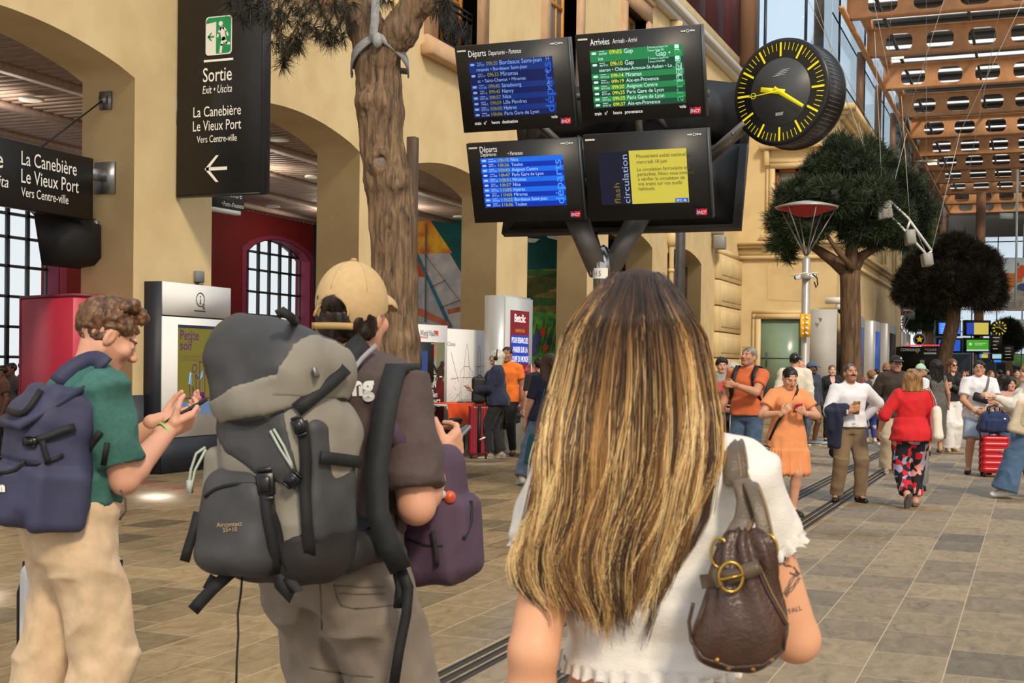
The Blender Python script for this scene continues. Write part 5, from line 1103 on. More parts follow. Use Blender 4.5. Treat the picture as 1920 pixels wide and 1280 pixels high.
for k, dx in enumerate((-.1, .1)):
    c = Wd(1509+k*9-4, 610, 33.75); MB().box(c, (.075, .02, .3), np.stack([R0, np.cross(EZ, R0), EZ], 1)@rotm('Z', 25 if k == 0 else -10)).build('panel', M_ysg, st2, world=True)
    q = MB()
    for j in range(4): q.box(c+[-.01, -.03, -.2+j*.13], (.045, .006, .025), np.stack([R0, np.cross(EZ, R0), EZ], 1)@rotm('Y', 25))
    q.build('panel_marks', M_white, st2, world=True)
lamppost('small distant lamp post with red-bottomed reflector by the far glazing', 1690, 80., 620, 584, 1668, 1712, False)
lamppost('thin distant lamp post with pale reflector left of the star sign', 1700, 95., 625, 610, 1690, 1712, False)
pb_ = Wd(1275, 500, 26.)*[1, 1, 0]; tag(MB().lathe([(.1, 0), (.1, 4.6), (.06, 5.2)], 16, pb_).build('tall_pole', M_post), 'plain grey steel pole standing behind the train boards', 'pole')
# ------------------------------------------------------------------ hanging spotlight frame
d = 36.; hf = thing('hanging_spotlight_frame', 'white tube frame with box spotlights hanging by wires before the pine', 'light fixture', Wd(1700, 440, d))
q = MB(); A = [(1648, 380), (1742, 468)]; B_ = [(1672, 378), (1745, 458)]
q.tube([Wd(1648, 384, d), Wd(1690, 425, d), Wd(1738, 478, d)], .035, 6); q.tube([Wd(1668, 376, d), Wd(1702, 408, d), Wd(1747, 470, d)], .035, 6)
for a, b in (((1648, 384), (1668, 376)), ((1700, 432), (1706, 414)), ((1738, 478), (1747, 470))): q.tube([Wd(*a, d), Wd(*b, d)], .03, 6)
q.build('frame', M_tw, hf, world=True)
for px, py, w_, h_ in ((1657, 396, .2, .23), (1706, 445, .13, .2), (1738, 487, .13, .18)):
    MB().box(Wd(px, py, d), (w_, .18, h_), rotm('Y', -8)@rotm('Z', 20), .03).build('spotlight', mat('spot_box_grey', (150, 148, 142), .5), hf, world=True)
q = MB()
for a, b in (((1648, 384), (1610, 230)), ((1655, 380), (1640, 60)), ((1668, 376), (1700, 250)), ((1706, 414), (1690, 180)), ((1747, 470), (1800, 250)), ((1738, 478), (1660, 300)), ((1655, 380), (1560, 100))): q.tube([Wd(*a, d), Wd(*b, d+1)], .008, 4)
q.build('suspension_wires', mat('pale_wire', (190, 186, 176), .5), hf, world=True)
WI = [((1906, 28), (1715, 425), 40), ((1770, 0), (1683, 275), 44), ((1737, 0), (1737, 310), 50), ((1672, 0), (1664, 130), 46), ((1640, 10), (1700, 300), 44), ((1530, 0), (1600, 230), 40), ((1560, 90), (1640, 250), 46), ((1480, 0), (1520, 76), 60), ((1878, 0), (1815, 330), 52)]
for k, (a, b, d) in enumerate(WI):
    p = Wd(*a, d); q_ = Wd(*b, d+1.5); p = q_+(p-q_)*((16.9-q_[2])/(p[2]-q_[2])); tag(MB().tube([p, q_], .009, 4).build('suspension_wire', MATS['pale_wire']), 'thin pale suspension wire hanging below the roof beams', 'wire', 'wires under the hall roof')
# lights fixed on the beam ends
M_lit = mat('lit_lamp_warm', (255, 226, 140), .4, emit=5)
for k, (px, py, y) in enumerate(((1678, 107, 62), (1745, 307, 84), (1738, 378, 100))):
    p = Wy(px, py, y); o = thing('beam_light', ('lit floodlight under the nearest roof beam end', 'lit floodlight under the fifth roof beam end', 'small lit floodlight far along the roof eaves')[k], 'floodlight', p)
    MB().box((0, 0, .12), (.42, .3, .1), None, .03).build('housing', M_lgrey, o); MB().box((.1, -.02, 0), (.26, .24, .03)).build('diffuser', M_lit, o); MB().box((-.7, 0, .18), (.35, .05, .05)).build('arm', M_lgrey, o)
# ------------------------------------------------------------------ along the wing
sp = thing('loudspeaker', 'small grey box loudspeaker on the quoined corner pillar', 'loudspeaker', Wx(1350, 455, XW+.3))
MB().box((0, 0, 0), (.2, .2, .24), None, .03).build('cabinet', mat('speaker_grey', (140, 142, 140), .5), sp); MB().box((-.2, 0, .4), (.3, .16, .1)).build('bracket', M_lgrey, sp)
hb_ = Wd(1543, 660, 44.); o = thing('hoarding_panel', 'plain pale grey hoarding box standing right of the reflector lamp post', 'hoarding', hb_*[1, 1, 0])
a = Wd(1518, 580, 44.); b = Wd(1567, 578, 44.); w_ = np.linalg.norm(b-a)/2
MB().box((0, 0, (a[2]+.5)/2), (w_, .25, (a[2]-.5)/2), rotm('Z', 8)).build('board', mat('hoarding_grey', (186, 184, 178), .6, nscale=1.5, namt=.06), o); MB().box((0, 0, .25), (w_+.02, .27, .25), rotm('Z', 8)).build('base', M_blackm, o)
q = MB(); q.poly([Wd(px, py, 43.6) for px, py in ((1534, 595), (1542, 597), (1538, 605))]); q.build('torn_mark', mat('mark_grey', (110, 108, 104), .7), o, world=True)
o = thing('dome_camera', 'white dome security camera on an arm at the wing corner', 'camera', Wd(1578, 578, 50.)); MB().lathe([(.02, .2), (.22, .15), (.24, 0), (.2, -.05)], 16).build('housing', M_tw, o, True); MB().sphere((0, 0, -.08), (.15, .15, .14), 12).build('dome', M_blackm, o, True); MB().box((-.15, 0, .3), (.45, .2, .12)).build('arm', M_tw, o)
tp = [(1605, 1622, 588, 'first grey ticket totem with blue screen along the wing wall, nearest the pine'), (1640, 1652, 600, 'second grey ticket totem along the wing wall'), (1667, 1681, 605, 'third grey ticket totem along the wing wall, furthest')]
xq = XS+.9
for a, b, yt, lab in tp:
    p0 = Wx(a, yt, xq); p1 = Wx(b, yt+4, xq); zt = p0[2]; o = thing('ticket_totem', lab, 'totem', (xq, (p0[1]+p1[1])/2, 0), 0, 'totems along the wing wall')
    MB().bx((xq-.5, p0[1], 0), (xq-.02, p1[1], zt), .05).build('body', M_tg, o, world=True); MB().bx((xq-.02, p0[1]+.05, .1), (xq, p1[1]-.05, zt-.1)).build('front_frame', M_lgrey, o, world=True)
    MB().bx((xq, p0[1]+.4, .9), (xq+.015, p1[1]-.4, zt-.45)).build('screen', screen('totem_screen', (30, 70, 150), .5) if a < 1660 else M_blackm, o, world=True)
o = thing('poster_screen', 'small blue upright screen on the wing wall left of the pine trunk', 'screen', Wd(1574, 670, 46.)); MB().box((0, 0, 0), (.22, .05, .45), rotm('Z', -40)).build('frame', M_navy, o); MB().cyl((0, .03, -.4), (0, .03, -o.location[2]), .04, n=8).build('stand', M_navy, o); MB().box((.03, -.04, 0), (.17, .02, .38), rotm('Z', -40)).build('picture', screen('poster_cyan', (60, 110, 170), .6), o)
# ------------------------------------------------------------------ far end of the hall
d = 66.; R3 = np.stack([R0, np.cross(EZ, R0), EZ], 1)
def fb(nm, lab, cat, x0, y0, x1, y1, d, th=.2, m=None, grp=None):
    a = Wd(x0, y0, d); b = Wd(x1, y1, d); c = (a+b)/2; o = thing(nm, lab, cat, [c[0], c[1], b[2]], 0, grp)
    hw = abs((b-a)@R0)/2; hh = (a[2]-b[2])/2; MB().box(c, (hw, th, hh), R3).build('body', m or M_blackm, o, world=True)
    F_ = lambda px, py, k=1: Wd(px, py, d)-np.array([-sa, ca, 0])*(th+.012*k)
    return o, F_
def fp(o, F_, nm, pts, m, k=1): q = MB(); q.poly([F_(px, py, k) for px, py in pts]); q.build(nm, m, o, world=True)
def rc(x0, y0, x1, y1): return [(x0, y1), (x1, y1), (x1, y0), (x0, y0)]
d = 76.; M_fb = screen('far_blue', (30, 110, 220), .9); M_fy = screen('far_yellow', (190, 176, 80), .7); M_fg = screen('far_green', (60, 150, 30), .8)
fbs = [(1754, 600, 1799, 630, 'far upper left train board with bright blue rows', [(rc(1758, 605, 1798, 626), M_fb)]), (1807, 600, 1855, 630, 'far upper right train board with blue and yellow notice', [(rc(1810, 605, 1824, 627), screen('far_navy', (30, 60, 170), .7)), (rc(1824, 605, 1851, 627), M_fy)]),
       (1754, 633, 1802, 661, 'far lower left train board with blue rows behind the leaning trunk', [(rc(1758, 637, 1798, 658), screen('far_blue2', (24, 80, 190), .8))]), (1806, 633, 1855, 661, 'far lower right train board with green notice', [(rc(1810, 637, 1851, 655), M_fg), (rc(1810, 655, 1851, 658), screen('far_pale', (180, 200, 200), .7))])]
for x0, y0, x1, y1, lab, ps in fbs:
    o, F_ = fb('train_board', lab, 'information board', x0, y0, x1, y1, d)
    for j, (pts, m) in enumerate(ps): fp(o, F_, 'screen', pts, m)
    q = MB()
    if 'blue rows' in lab or 'bright' in lab:
        for r in range(7): q.poly([F_(px, py, 2) for px, py in rc(x0+7, y0+7+r*2.8, x0+28, y0+8+r*2.8)])
        q.build('rows', screen('far_rows', (150, 190, 230), .7), o, world=True)
    elif 'green' in lab:
        q.poly([F_(px, py, 2) for px, py in rc(1825, 643, 1846, 644)]); q.poly([F_(px, py, 2) for px, py in rc(1825, 646, 1840, 647)]); q.poly([F_(1817+3*math.cos(a), 645+3*math.sin(a), 2) for a in np.linspace(6.283, 0, 10)[:-1]]); q.build('rows', M_txt, o, world=True)
o, F_ = fb('boards_pole', 'steel pole carrying the far train boards', 'pole', 1826, 600, 1834, 744, d+.28, .1, M_post)
c_ = Wd(1874, 615, 75.5); o = thing('station_clock', 'small far station clock with yellow marks beside the distant boards', 'clock', c_-[0, 0, .4]); MB().cyl(c_, c_+np.array([-sa, ca, 0])*.3, .44, n=24).build('case', M_cb, o, world=True)
q = MB(); nn = np.array([sa, -ca, 0])*.02
for k in range(12):
    a = k*math.pi/6; e_ = R0*math.cos(a)+EZ*math.sin(a); n_ = -R0*math.sin(a)+EZ*math.cos(a); q.poly([c_+nn+e_*.28+n_*.035, c_+nn+e_*.41+n_*.035, c_+nn+e_*.41-n_*.035, c_+nn+e_*.28-n_*.035])
line(q, c_+nn, R0, EZ, [(-.25, .06), (.0, .02), (.25, -.13)], .03); q.build('marks', M_yel, o, world=True)
o, F_ = fb('direction_totem', 'tall black direction sign hanging right of the far boards', 'sign', 1857, 628, 1876, 662, 74.); q = MB()
for r, (a, b) in enumerate(((1859, 1872), (1859, 1870), (1859, 1866), (1859, 1868))): q.poly([F_(px, py) for px, py in rc(a, 632+r*7, b, 633.5+r*7)])
q.build('lettering', M_white, o, world=True)
o, F_ = fb('direction_totem', 'lower black direction sign at the far right with white rows', 'sign', 1879, 648, 1898, 676, 74.); q = MB()
for r in range(4): q.poly([F_(px, py) for px, py in rc(1882, 652+r*6, 1893, 653+r*6)])
q.build('lettering', M_white, o, world=True)
o, F_ = fb('small_screen', 'pale lit small screen under the far black sign', 'screen', 1856, 662, 1878, 674, 74.); fp(o, F_, 'screen', rc(1858, 664, 1875, 672), screen('pale_cyan', (150, 190, 200), .8))
o, F_ = fb('small_screen', 'tiny far screen half blue half yellow above the crowd', 'screen', 1832, 663, 1852, 672, 80.); fp(o, F_, 'screen', rc(1834, 664, 1838, 671), M_fb); fp(o, F_, 'screen', rc(1838, 664, 1850, 671), M_fy)
o, F_ = fb('small_screen', 'tiny blue far screen low at the hall end', 'screen', 1860, 674, 1876, 680, 80.); fp(o, F_, 'screen', rc(1861, 675, 1875, 679), M_fb)
o, F_ = fb('food_kiosk', 'black food kiosk with red light line and COMMANDE lettering at the hall end', 'kiosk', 1680, 650, 1757, 705, 68., 1.5)
fp(o, F_, 'red_light_line', rc(1680, 647, 1756, 649), screen('red_line', (230, 40, 60), 2.0)); q = MB(); put(q, 'COMMANDE', F_(1708, 659, 2), R0, EZ, 0, 0, .2, w=1.0, al='r', bold=.03); q.build('lettering', M_white, o, world=True)
q = MB(); put(q, 'Carli.fr', F_(1721, 658, 2), R0, EZ, 0, 0, .17, w=.5, bold=.01, shear=.2); q.poly([F_(px, py, 2) for px, py in rc(1715, 661, 1738, 664.5)]); q.build('brand_lettering', M_white, o, world=True)
q = MB(); q.poly([F_(px, py, 2) for px, py in ((1700, 659), (1706, 659), (1703, 663))]); q.poly([F_(1718+2.2*math.cos(a)*(1 if k % 2 else .5), 655+2.2*math.sin(a)*(1 if k % 2 else .5), 2) for k, a in enumerate(np.linspace(6.283, 0, 13)[:-1])]); q.build('yellow_marks', M_ysg, o, world=True)
q = MB(); q.poly([F_(px, py, 2) for px, py in rc(1708, 675, 1716, 683)]); q.build('lit_menu', screen('menu_dim', (120, 110, 60), .4), o, world=True)
c_ = Wd(1724, 636, 68.4); o = thing('star_sign', 'round black and white sign with a yellow star hanging over the kiosk', 'sign', c_-[0, 0, .3]); nn = np.array([sa, -ca, 0])
MB().cyl(c_, c_-nn*.1, .31, n=28).build('disc', M_blackm, o, world=True); q = MB(); ring(q, c_+nn*.01, R0, EZ, 0, 0, .31, .05, 28); q.build('rim', mat('rim_blue_white', (150, 176, 220), .5), o, world=True)
q = MB(); q.poly([c_+nn*.02+R0*math.cos(a)*r+EZ*math.sin(a)*r for k in range(10) for a, r in ((math.pi/2+k*math.pi/5, .2 if k % 2 == 0 else .085),)]); q.build('star', mat('star_yellow', (250, 200, 20), .5, emit=.3), o, world=True)
MB().cyl(c_-[0, 0, .3], c_-[0, 0, 1.3], .02, n=6).build('stem', M_blackm, o, world=True)
o, F_ = fb('hanging_banner', 'huge orange and grey advertising banner of a climber at the far end', 'banner', 1842, 482, 1960, 583, 84., .05, mat('banner_sky', (190, 206, 214), .7, nscale=.3, namt=.05))
fp(o, F_, 'orange_rock', [(1870, 583), (1888, 552), (1908, 530), (1960, 520), (1960, 500), (1884, 508), (1876, 530), (1842, 560), (1842, 583)], mat('banner_orange', (204, 120, 56), .7, nscale=.5, namt=.12))
fp(o, F_, 'grey_rock', [(1886, 583), (1896, 548), (1930, 540), (1960, 535), (1960, 583)], mat('banner_rock', (170, 160, 150), .8, nscale=3, namt=.25), 2)
q = MB(); q.m = 0; q.poly([F_(px, py, 3) for px, py in ((1908, 520), (1926, 522), (1924, 500), (1914, 496), (1906, 504), (1904, 516))]); q.m = 1; q.poly([F_(px, py, 3.4) for px, py in ((1902, 541), (1928, 548), (1960, 540), (1960, 528), (1925, 530), (1910, 532))])
q.m = 2; q.poly([F_(1907+3*math.cos(a), 496+4*math.sin(a), 3.5) for a in np.linspace(6.283, 0, 10)[:-1]]); q.m = 3; q.poly([F_(px, py, 3.3) for px, py in ((1914, 532), (1926, 534), (1926, 520), (1916, 520))])
q.build('climber', [mat('banner_shirt', (216, 84, 44), .7), mat('banner_jeans', (60, 84, 120), .7), mat('banner_skin', (120, 76, 56), .7), mat('banner_shorts', (206, 196, 184), .7)], o, world=True)
q = MB(); put(q, 'CRIVIT', F_(1888, 492, 3), R0, EZ, 0, 0, .3, w=1.15, al='r', bold=.01); q.build('lettering', mat('banner_ink', (66, 66, 70), .6), o, world=True)
q = MB()
for px in (1920, 1952): q.cyl(Wd(px, 583, 84), Wd(px, 420, 84), .06, n=8)
q.build('hanging_rods', M_lgrey, o, world=True)
o, F_ = fb('hanging_banner', 'lower far banner with orange rock beneath the climber banner', 'banner', 1884, 598, 1960, 648, 100., .05, MATS['banner_sky']); fp(o, F_, 'orange_rock', [(1888, 640), (1905, 615), (1960, 606), (1960, 640)], MATS['banner_orange']); fp(o, F_, 'grey_rock', [(1890, 648), (1912, 632), (1960, 626), (1960, 648)], MATS['banner_rock'], 2)
q = MB(); put(q, 'CRIVIT', F_(1911, 604, 3), R0, EZ, 0, 0, .22, w=1.0, al='r'); q.build('lettering', MATS['banner_ink'], o, world=True)
d = 60.; o = thing('hanging_lamp_rod', 'tall thin white rod lamp hanging at the right under the beams', 'lamp', Wd(1905, 580, d)); MB().cyl(Wd(1908, 318, d), Wd(1904, 578, d), .055, n=10).build('rod', mat('pale_blue_rod', (170, 186, 190), .4), o, world=True); MB().box(Wd(1887, 405, d), (.28, .1, .13), R3).build('box', MATS['pale_blue_rod'], o, world=True)
for k in range(8):
    p = Wd(1880+k*11, 690, 122+k); q = MB(); q.sphere(p*[1, 1, 0]+[0, 0, 1.3], (1.7, 1.2, 1.6+.3*(k % 3)), 10); V = q.V[0]; q.V[0] = V+.25*hnoise(V, 1.3, k)[:, None]
    tag(q.build('garden_shrub', mat('sunlit_leaves', (120, 160, 70), .7, nscale=2, namt=.3), None, True), 'sunlit green shrub outside the far glazing', 'shrub', 'shrubs outside the hall end')
tag(MB().box((Wd(1852, 703, 90.)*[1, 1, 0])+[0, 0, .6], (1.6, .4, .6), R3, .03).build('bench', mat('white_bench', (196, 196, 194), .6)), 'white waiting block low at the far end of the hall', 'bench')
# ================================================================== people
def _cyl(s, a, b, ra, rb, k=.0):
    a = _v(a); b = _v(b); ab = b-a; L = np.linalg.norm(ab); r = max(ra, rb)
    def fn(X, Y, Z):
        t = ((X-a[0])*ab[0]+(Y-a[1])*ab[1]+(Z-a[2])*ab[2])/L**2; tc_ = np.clip(t, 0, 1)
        d = np.sqrt((X-a[0]-t*ab[0])**2+(Y-a[1]-t*ab[1])**2+(Z-a[2]-t*ab[2])**2)-(ra+(rb-ra)*tc_)
        return np.maximum(d, np.maximum(-t-.15, t-1)*L)
    return s._app(fn, np.minimum(a, b)-r*1.2, np.maximum(a, b)+r*1.2, k, 'u')
SDF.cyl = _cyl
def Rz(d): return rotm('Z', d)
def Rx(d): return rotm('X', d)
def Ry(d): return rotm('Y', d)
def ik(S, Wt, l1, l2, pole):
    d = Wt-S; L = np.linalg.norm(d); mx_ = (l1+l2)*.995
    if L > mx_: Wt = S+d/L*mx_; d = Wt-S; L = mx_
    d = d/L; a = (l1*l1-l2*l2+L*L)/(2*L); h = math.sqrt(max(l1*l1-a*a, 0)); p = _v(pole)-d*(_v(pole)@d); p = p/(np.linalg.norm(p)+1e-9)
    return S+d*a+p*h, Wt
TM = [(-.055, .086, .064, 0, -.004), (0, .095, .07, 0, -.008), (.05, .09, .064, 0, -.004), (.105, .083, .057, 0, 0), (.16, .089, .061, 0, .002), (.21, .096, .066, 0, .004), (.24, .09, .058, 0, 0), (.262, .07, .047, 0, -.004), (.285, .042, .036, 0, -.006), (.3, .034, .033, 0, -.006)]
TF = [(-.055, .088, .066, 0, -.004), (0, .1, .072, 0, -.01), (.05, .09, .062, 0, -.004), (.11, .074, .051, 0, 0), (.16, .079, .055, 0, .002), (.21, .085, .06, 0, .004), (.24, .079, .053, 0, 0), (.262, .06, .043, 0, -.004), (.285, .037, .032, 0, -.006), (.3, .03, .03, 0, -.006)]
SKINS = {}
def skin(c): 
    k = 'skin_%d_%d_%d' % c; return mat(k, c, .5, nscale=9, namt=.05, spec=.35)
class Human:
    def __init__(s, label, pos, H=1.75, view=180, sex='m', bulk=1., sk=(214, 164, 136), lean=0., tilt=0., head=(0, 0, 0), arms=None, legs=None, hb=.011, hh=.005, hd=.005, group=None, twist=0, cat='person', belly=0.):
        s.H, s.sex, s.bulk, s.sk = H, sex, bulk, sk; s.hb, s.hh, s.hd = hb, hh, hd
        s.root = thing('person', label, cat, (pos[0], pos[1], 0), YAW+math.radians(view), group)
        s.Rm, s.t = par_mat(s.root)
        u = H; s.P0 = np.array([0, 0, .525*u]); s.RT = Rx(-lean)@Ry(tilt)@Rz(twist); s.up = s.RT[:, 2]; s.fw = s.RT[:, 1]; s.rt = s.RT[:, 0]
        s.T = [(a*u, b*u*bulk, c*u*bulk*(1+belly*max(0, 1-abs(a-.1)/.15)), d*u, (e+belly*.02*max(0, 1-abs(a-.1)/.12))*u) for a, b, c, d, e in (TM if sex == 'm' else TF)]
        s.neck = s.P0+s.up*.293*u; sw = (.1 if sex == 'm' else .087)*u*(.7+.3*bulk)
        s.S = {1: s.P0+s.up*.256*u+s.rt*sw, -1: s.P0+s.up*.256*u-s.rt*sw}
        s.RH = s.RT@Rz(head[0])@Rx(head[1])@Ry(head[2]); hs = .13*u/.225; s.hs = hs
        s.hc = s.neck+s.up*.028*u+s.RH@np.array([0, .018, .082])*hs
        arms = arms or {}; legs = legs or {}; s.E = {}; s.Wr = {}; s.K = {}; s.A = {}; s.Hp = {}; s.hand = {}; s.foot = {}
        for k in (1, -1):
            a = arms.get(k, {}); w = a.get('w', (.148*k, .02, .475)); w = _v(w)*u
            e, w = ik(s.S[k], w, .168*u, .152*u, a.get('pole', (.25*k, -1, 0))); s.E[k] = e; s.Wr[k] = w
            f = (w-e)/np.linalg.norm(w-e); hd_ = _v(a['dir']) if 'dir' in a else f; hd_ = hd_/np.linalg.norm(hd_)
            pn = _v(a.get('palm', (-k, .25, 0))); pn = pn-hd_*(pn@hd_); pn /= np.linalg.norm(pn)
            s.hand[k] = (np.stack([np.cross(pn, hd_)*1., pn, hd_], 1), a.get('curl', .35), a.get('show', True))
            g = legs.get(k, {}); an = _v(g.get('a', (.062*k, 0, .042)))*u; s.Hp[k] = s.P0+np.array([.05*u*k, 0, -.012*u])
            kn, an = ik(s.Hp[k], an, .243*u, .246*u, g.get('pole', (.12*k, 1, 0))); s.K[k] = kn; s.A[k] = an
            s.foot[k] = Rz(-g.get('out', 12)*k)@Rx(g.get('pitch', 0))
    # -------- shared limb shapes
    def torso(s, d, add=0., lo=None, hi=None, k=.02, scale=1., pw=2.4):
        T = [(a, b*scale+add, c*scale+add, x, y) for a, b, c, x, y in s.T]
        if lo is not None:
            T2 = [r for r in T if r[0] > lo]; i0 = [np.interp(lo, [r[0] for r in T], [r[j] for r in T]) for j in range(1, 5)]
            T = [(lo, *i0)]+T2
        if hi is not None: T = [r for r in T if r[0] < hi]
        d.loft(s.P0, s.RT, T, k, 'u', pw)
    def shoulders(s, d, add=0., k=.04, low=0.):
        u = s.H; b = s.bulk
        for q in (1, -1): d.cap(s.P0+s.up*.278*u+s.rt*.018*u*q, s.S[q]-s.rt*q*.008*u, .03*u+add*.7, .03*u*(.5+.5*b)+add, k)
        if s.sex == 'f':
            for q in (1, -1): d.ell(s.P0+s.up*.205*u+s.rt*.042*u*q+s.fw*.05*u*b, (.042*u*b+add, .036*u*b+add, .04*u*b+add), s.RT, .03)
        for q in (1, -1): d.ell(s.P0+s.up*-.015*u+s.rt*.045*u*q-s.fw*.04*u*b, (.05*u*b+add+low, .043*u*b+add+low, .053*u*b+add+low), s.RT, .03)
    def arm_r(s): b = .5+.5*s.bulk; f = .9 if s.sex == 'f' else 1.; return [x*s.H*b*f for x in (.033, .027, .0255, .0165)]
    def leg_r(s): b = .5+.5*s.bulk; return [x*s.H*b for x in (.053, .036, .033, .022)]
    def body(s, extra=None, brow=(60, 44, 36), lips=None, stubble=None, mustache=None, eyes=True, closed=False, skin_mats=None):
        u = s.H; pts = [s.P0-s.up*.1*u, s.neck, s.hc]+[p for dct in (s.E, s.Wr, s.K, s.A, s.S) for p in dct.values()]
        lo = np.min(pts, 0)-.16*u*s.bulk**.5; hi = np.max(pts, 0)+.16*u*s.bulk**.5; lo[2] = max(lo[2], -.02); d = SDF(lo, hi, s.hb)
        s.torso(d, k=.02); s.shoulders(d)
        d.cap(s.neck-s.up*.02*u, s.hc-s.RH@np.array([0, .02, .04])*s.hs, .032*u, .029*u*(.9 if s.sex == 'f' else 1.), .03)
        ar = s.arm_r(); lr = s.leg_r()
        for k in (1, -1):
            d.cap(s.S[k], s.E[k], ar[0], ar[1], .02); m = s.E[k]+(s.Wr[k]-s.E[k])*.25; d.cap(s.E[k], m, ar[1]*.98, ar[2]*1.04, .012); d.cap(m, s.Wr[k], ar[2]*1.04, ar[3], .012)
            d.cap(s.Hp[k], s.K[k], lr[0], lr[1], .025); m = s.K[k]+(s.A[k]-s.K[k])*.3-np.array([0, .012*u, 0]); d.cap(s.K[k], m, lr[1]*.95, lr[2]*1.02, .015); d.cap(m, s.A[k], lr[2]*1.02, lr[3], .015)
            f = s.foot[k]; d.cap(s.A[k]-[0, 0, .01], s.A[k]+f@np.array([0, .1, -.028])*u/1.75, .024*u, .018*u, .02)
        V, Q = d.mesh(); parts = [(V, Q, None)]
        # head
        h = s.hs; RH = s.RH; c = s.hc; w = lambda p: c+RH@(_v(p)*h); r = lambda *x: _v(x)*h
        f_ = 1 if s.sex == 'm' else .94; lo = c-.17*h-.02; hi = c+.16*h; d = SDF(lo, hi, s.hh)
        d.ell(w((0, -.014, .035)), r(.074, .094, .083), RH, .02); d.ell(w((0, .03, -.03)), r(.058*f_, .062, .072), RH, .03); d.ell(w((0, .066, -.088*f_)), r(.024*f_, .022, .019), RH, .03)
        for q in (1, -1): d.cap(w((.052*q*f_, .0, -.045)), w((.02*q, .06, -.088*f_)), .018*h, .016*h, .03); d.ell(w((.042*q, .065, -.018)), r(.022, .018, .02), RH, .025)
        d.cap(w((-.03, .08, .026)), w((.03, .08, .026)), .011*h*f_, None, .016)
        for q in (1, -1): d.ell(w((.032*q, .1, .006)), r(.019, .017, .012), RH, .012, 's')
        d.cap(w((0, .09, .012)), w((0, .112, -.02)), .008*h, .012*h*f_, .012); d.ell(w((0, .105, -.026)), r(.017*f_, .012, .009), RH, .008)
        d.cap(w((-.019, .084, -.052)), w((.019, .084, -.052)), .0075*h, None, .008); d.cap(w((-.015, .083, -.062)), w((.015, .083, -.062)), .008*h, None, .006)
        d.cap(w((-.021, .098, -.0565)), w((.021, .098, -.0565)), .0045*h, None, .004, 's')
        for q in (1, -1): d.ell(w((.076*q, -.006, -.004)), r(.009, .019, .032), RH@Rz(18*q)@Rx(-10), .008); d.ell(w((.086*q, -.002, .002)), r(.006, .010, .018), RH@Rz(18*q), .005, 's')
        for q in (1, -1): d.ell(w((.031*q, .0765, .007)), r(.014, .012, .0105), RH, .002)
        d.cap(w((0, -.012, -.05)), s.neck, .05*h*(f_**2), .033*u*(f_), .03)
        V, Q = d.mesh(); parts.append((V, Q, 'h'))
        # hands
        for k in (1, -1):
            R_, curl, show = s.hand[k]
            if not show: continue
            hu = .108*u/.19; W0 = s.Wr[k]; g = lambda p: W0+R_@(_v(p)*hu); d = SDF(W0-.21*hu, W0+.21*hu, s.hd); sg = 1 if (R_[:, 0]@s.rt)*k < 0 else -1
            sg = s.thumb.get(k, None) if hasattr(s, 'thumb') else None
            tx = R_[:, 0]; side = 1 if (tx@(s.fw*.8+s.up*.6)) > 0 else -1
            if sg: side = sg
            d.cap(g((0, 0, -.03)), g((0, 0, .02)), ar[3], .026*hu, .01); d.box(g((0, 0, .052)), _v((.04, .0145, .045))*hu, R_, .012*hu, .012)
            for j, (bx_, ln_, z0) in enumerate(((.03*side, .078, .092), (.0105*side, .088, .098), (-.0105*side, .08, .094), (-.03*side, .062, .086))):
                a = _v((bx_, 0, z0)); ang = 0.; L3 = (ln_*.45, ln_*.32, ln_*.26); rr = [.0098, .0088, .0078, .0068]; pts_ = [a]
                for q in range(3):
                    ang += curl*(1.05, 1.25, .8)[q]*(1+.08*j); pts_.append(pts_[-1]+_v((bx_*.12*(1-curl), math.sin(ang), math.cos(ang)))*L3[q])
                d.cap(g(a-_v((0, 0, .03))), g(a), .011*hu, .0102*hu, .008)
                for q in range(3): d.cap(g(pts_[q]), g(pts_[q+1]), rr[q]*hu, rr[q+1]*hu, .003)
            t0 = _v((.026*side, .006, .02)); t1 = t0+_v((.03*side, .014+.02*curl, .03)); t2 = t1+_v((.014*side*(1-curl*1.4), .01+.03*curl, .028)); t3 = t2+_v((.004*side-.016*side*curl, .006+.012*curl, .022))
            d.cap(g(t0), g(t1), .015*hu, .0115*hu, .012); d.cap(g(t1), g(t2), .0112*hu, .0098*hu, .004); d.cap(g(t2), g(t3), .0098*hu, .008*hu, .003)
            V, Q = d.mesh(); parts.append((V, Q, None))
        Vs, Qs, Ms, n = [], [], [], 0
        for V, Q, kind in parts:
            mi = np.zeros(len(Q), int)
            if kind == 'h' and len(Q):
                L = (V[Q].mean(1)-c)@RH/h; x, y, z = L[:, 0], L[:, 1], L[:, 2]; ax_ = abs(x); fr = y > .055
                mi[fr & (ax_ > .014) & (ax_ < .05) & (z > .021-.1*(ax_-.03)**1) & (z < .0295-.1*(ax_-.03))] = 1
                mi[fr & (ax_ < .023-.25*abs(z+.057)) & (z > -.0655) & (z < -.048)] = 2
                if eyes:
                    el = ((ax_-.031)/.0135)**2+((z-.007)/(.0062 if not closed else .0025))**2 < 1; mi[fr & el] = 3; mi[fr & el & (abs(ax_-.031) < .0062)] = 4
                if stubble: mi[(mi == 0) & (y > .0) & (z < -.03+.25*np.maximum(0, .04-y)) & (z > -.13) & ~((ax_ < .016) & (z > -.032))] = 5
                if mustache: mi[fr & (ax_ < .032) & (z > -.05) & (z < -.034)] = 6
            Vs.append(V); Qs.append(Q+n); Ms.append(mi); n += len(V)
        sk_ = s.sk; lp_ = lips or tuple(int(a*b) for a, b in zip(sk_, (.84, .62, .62)))
        st = stubble or sk_
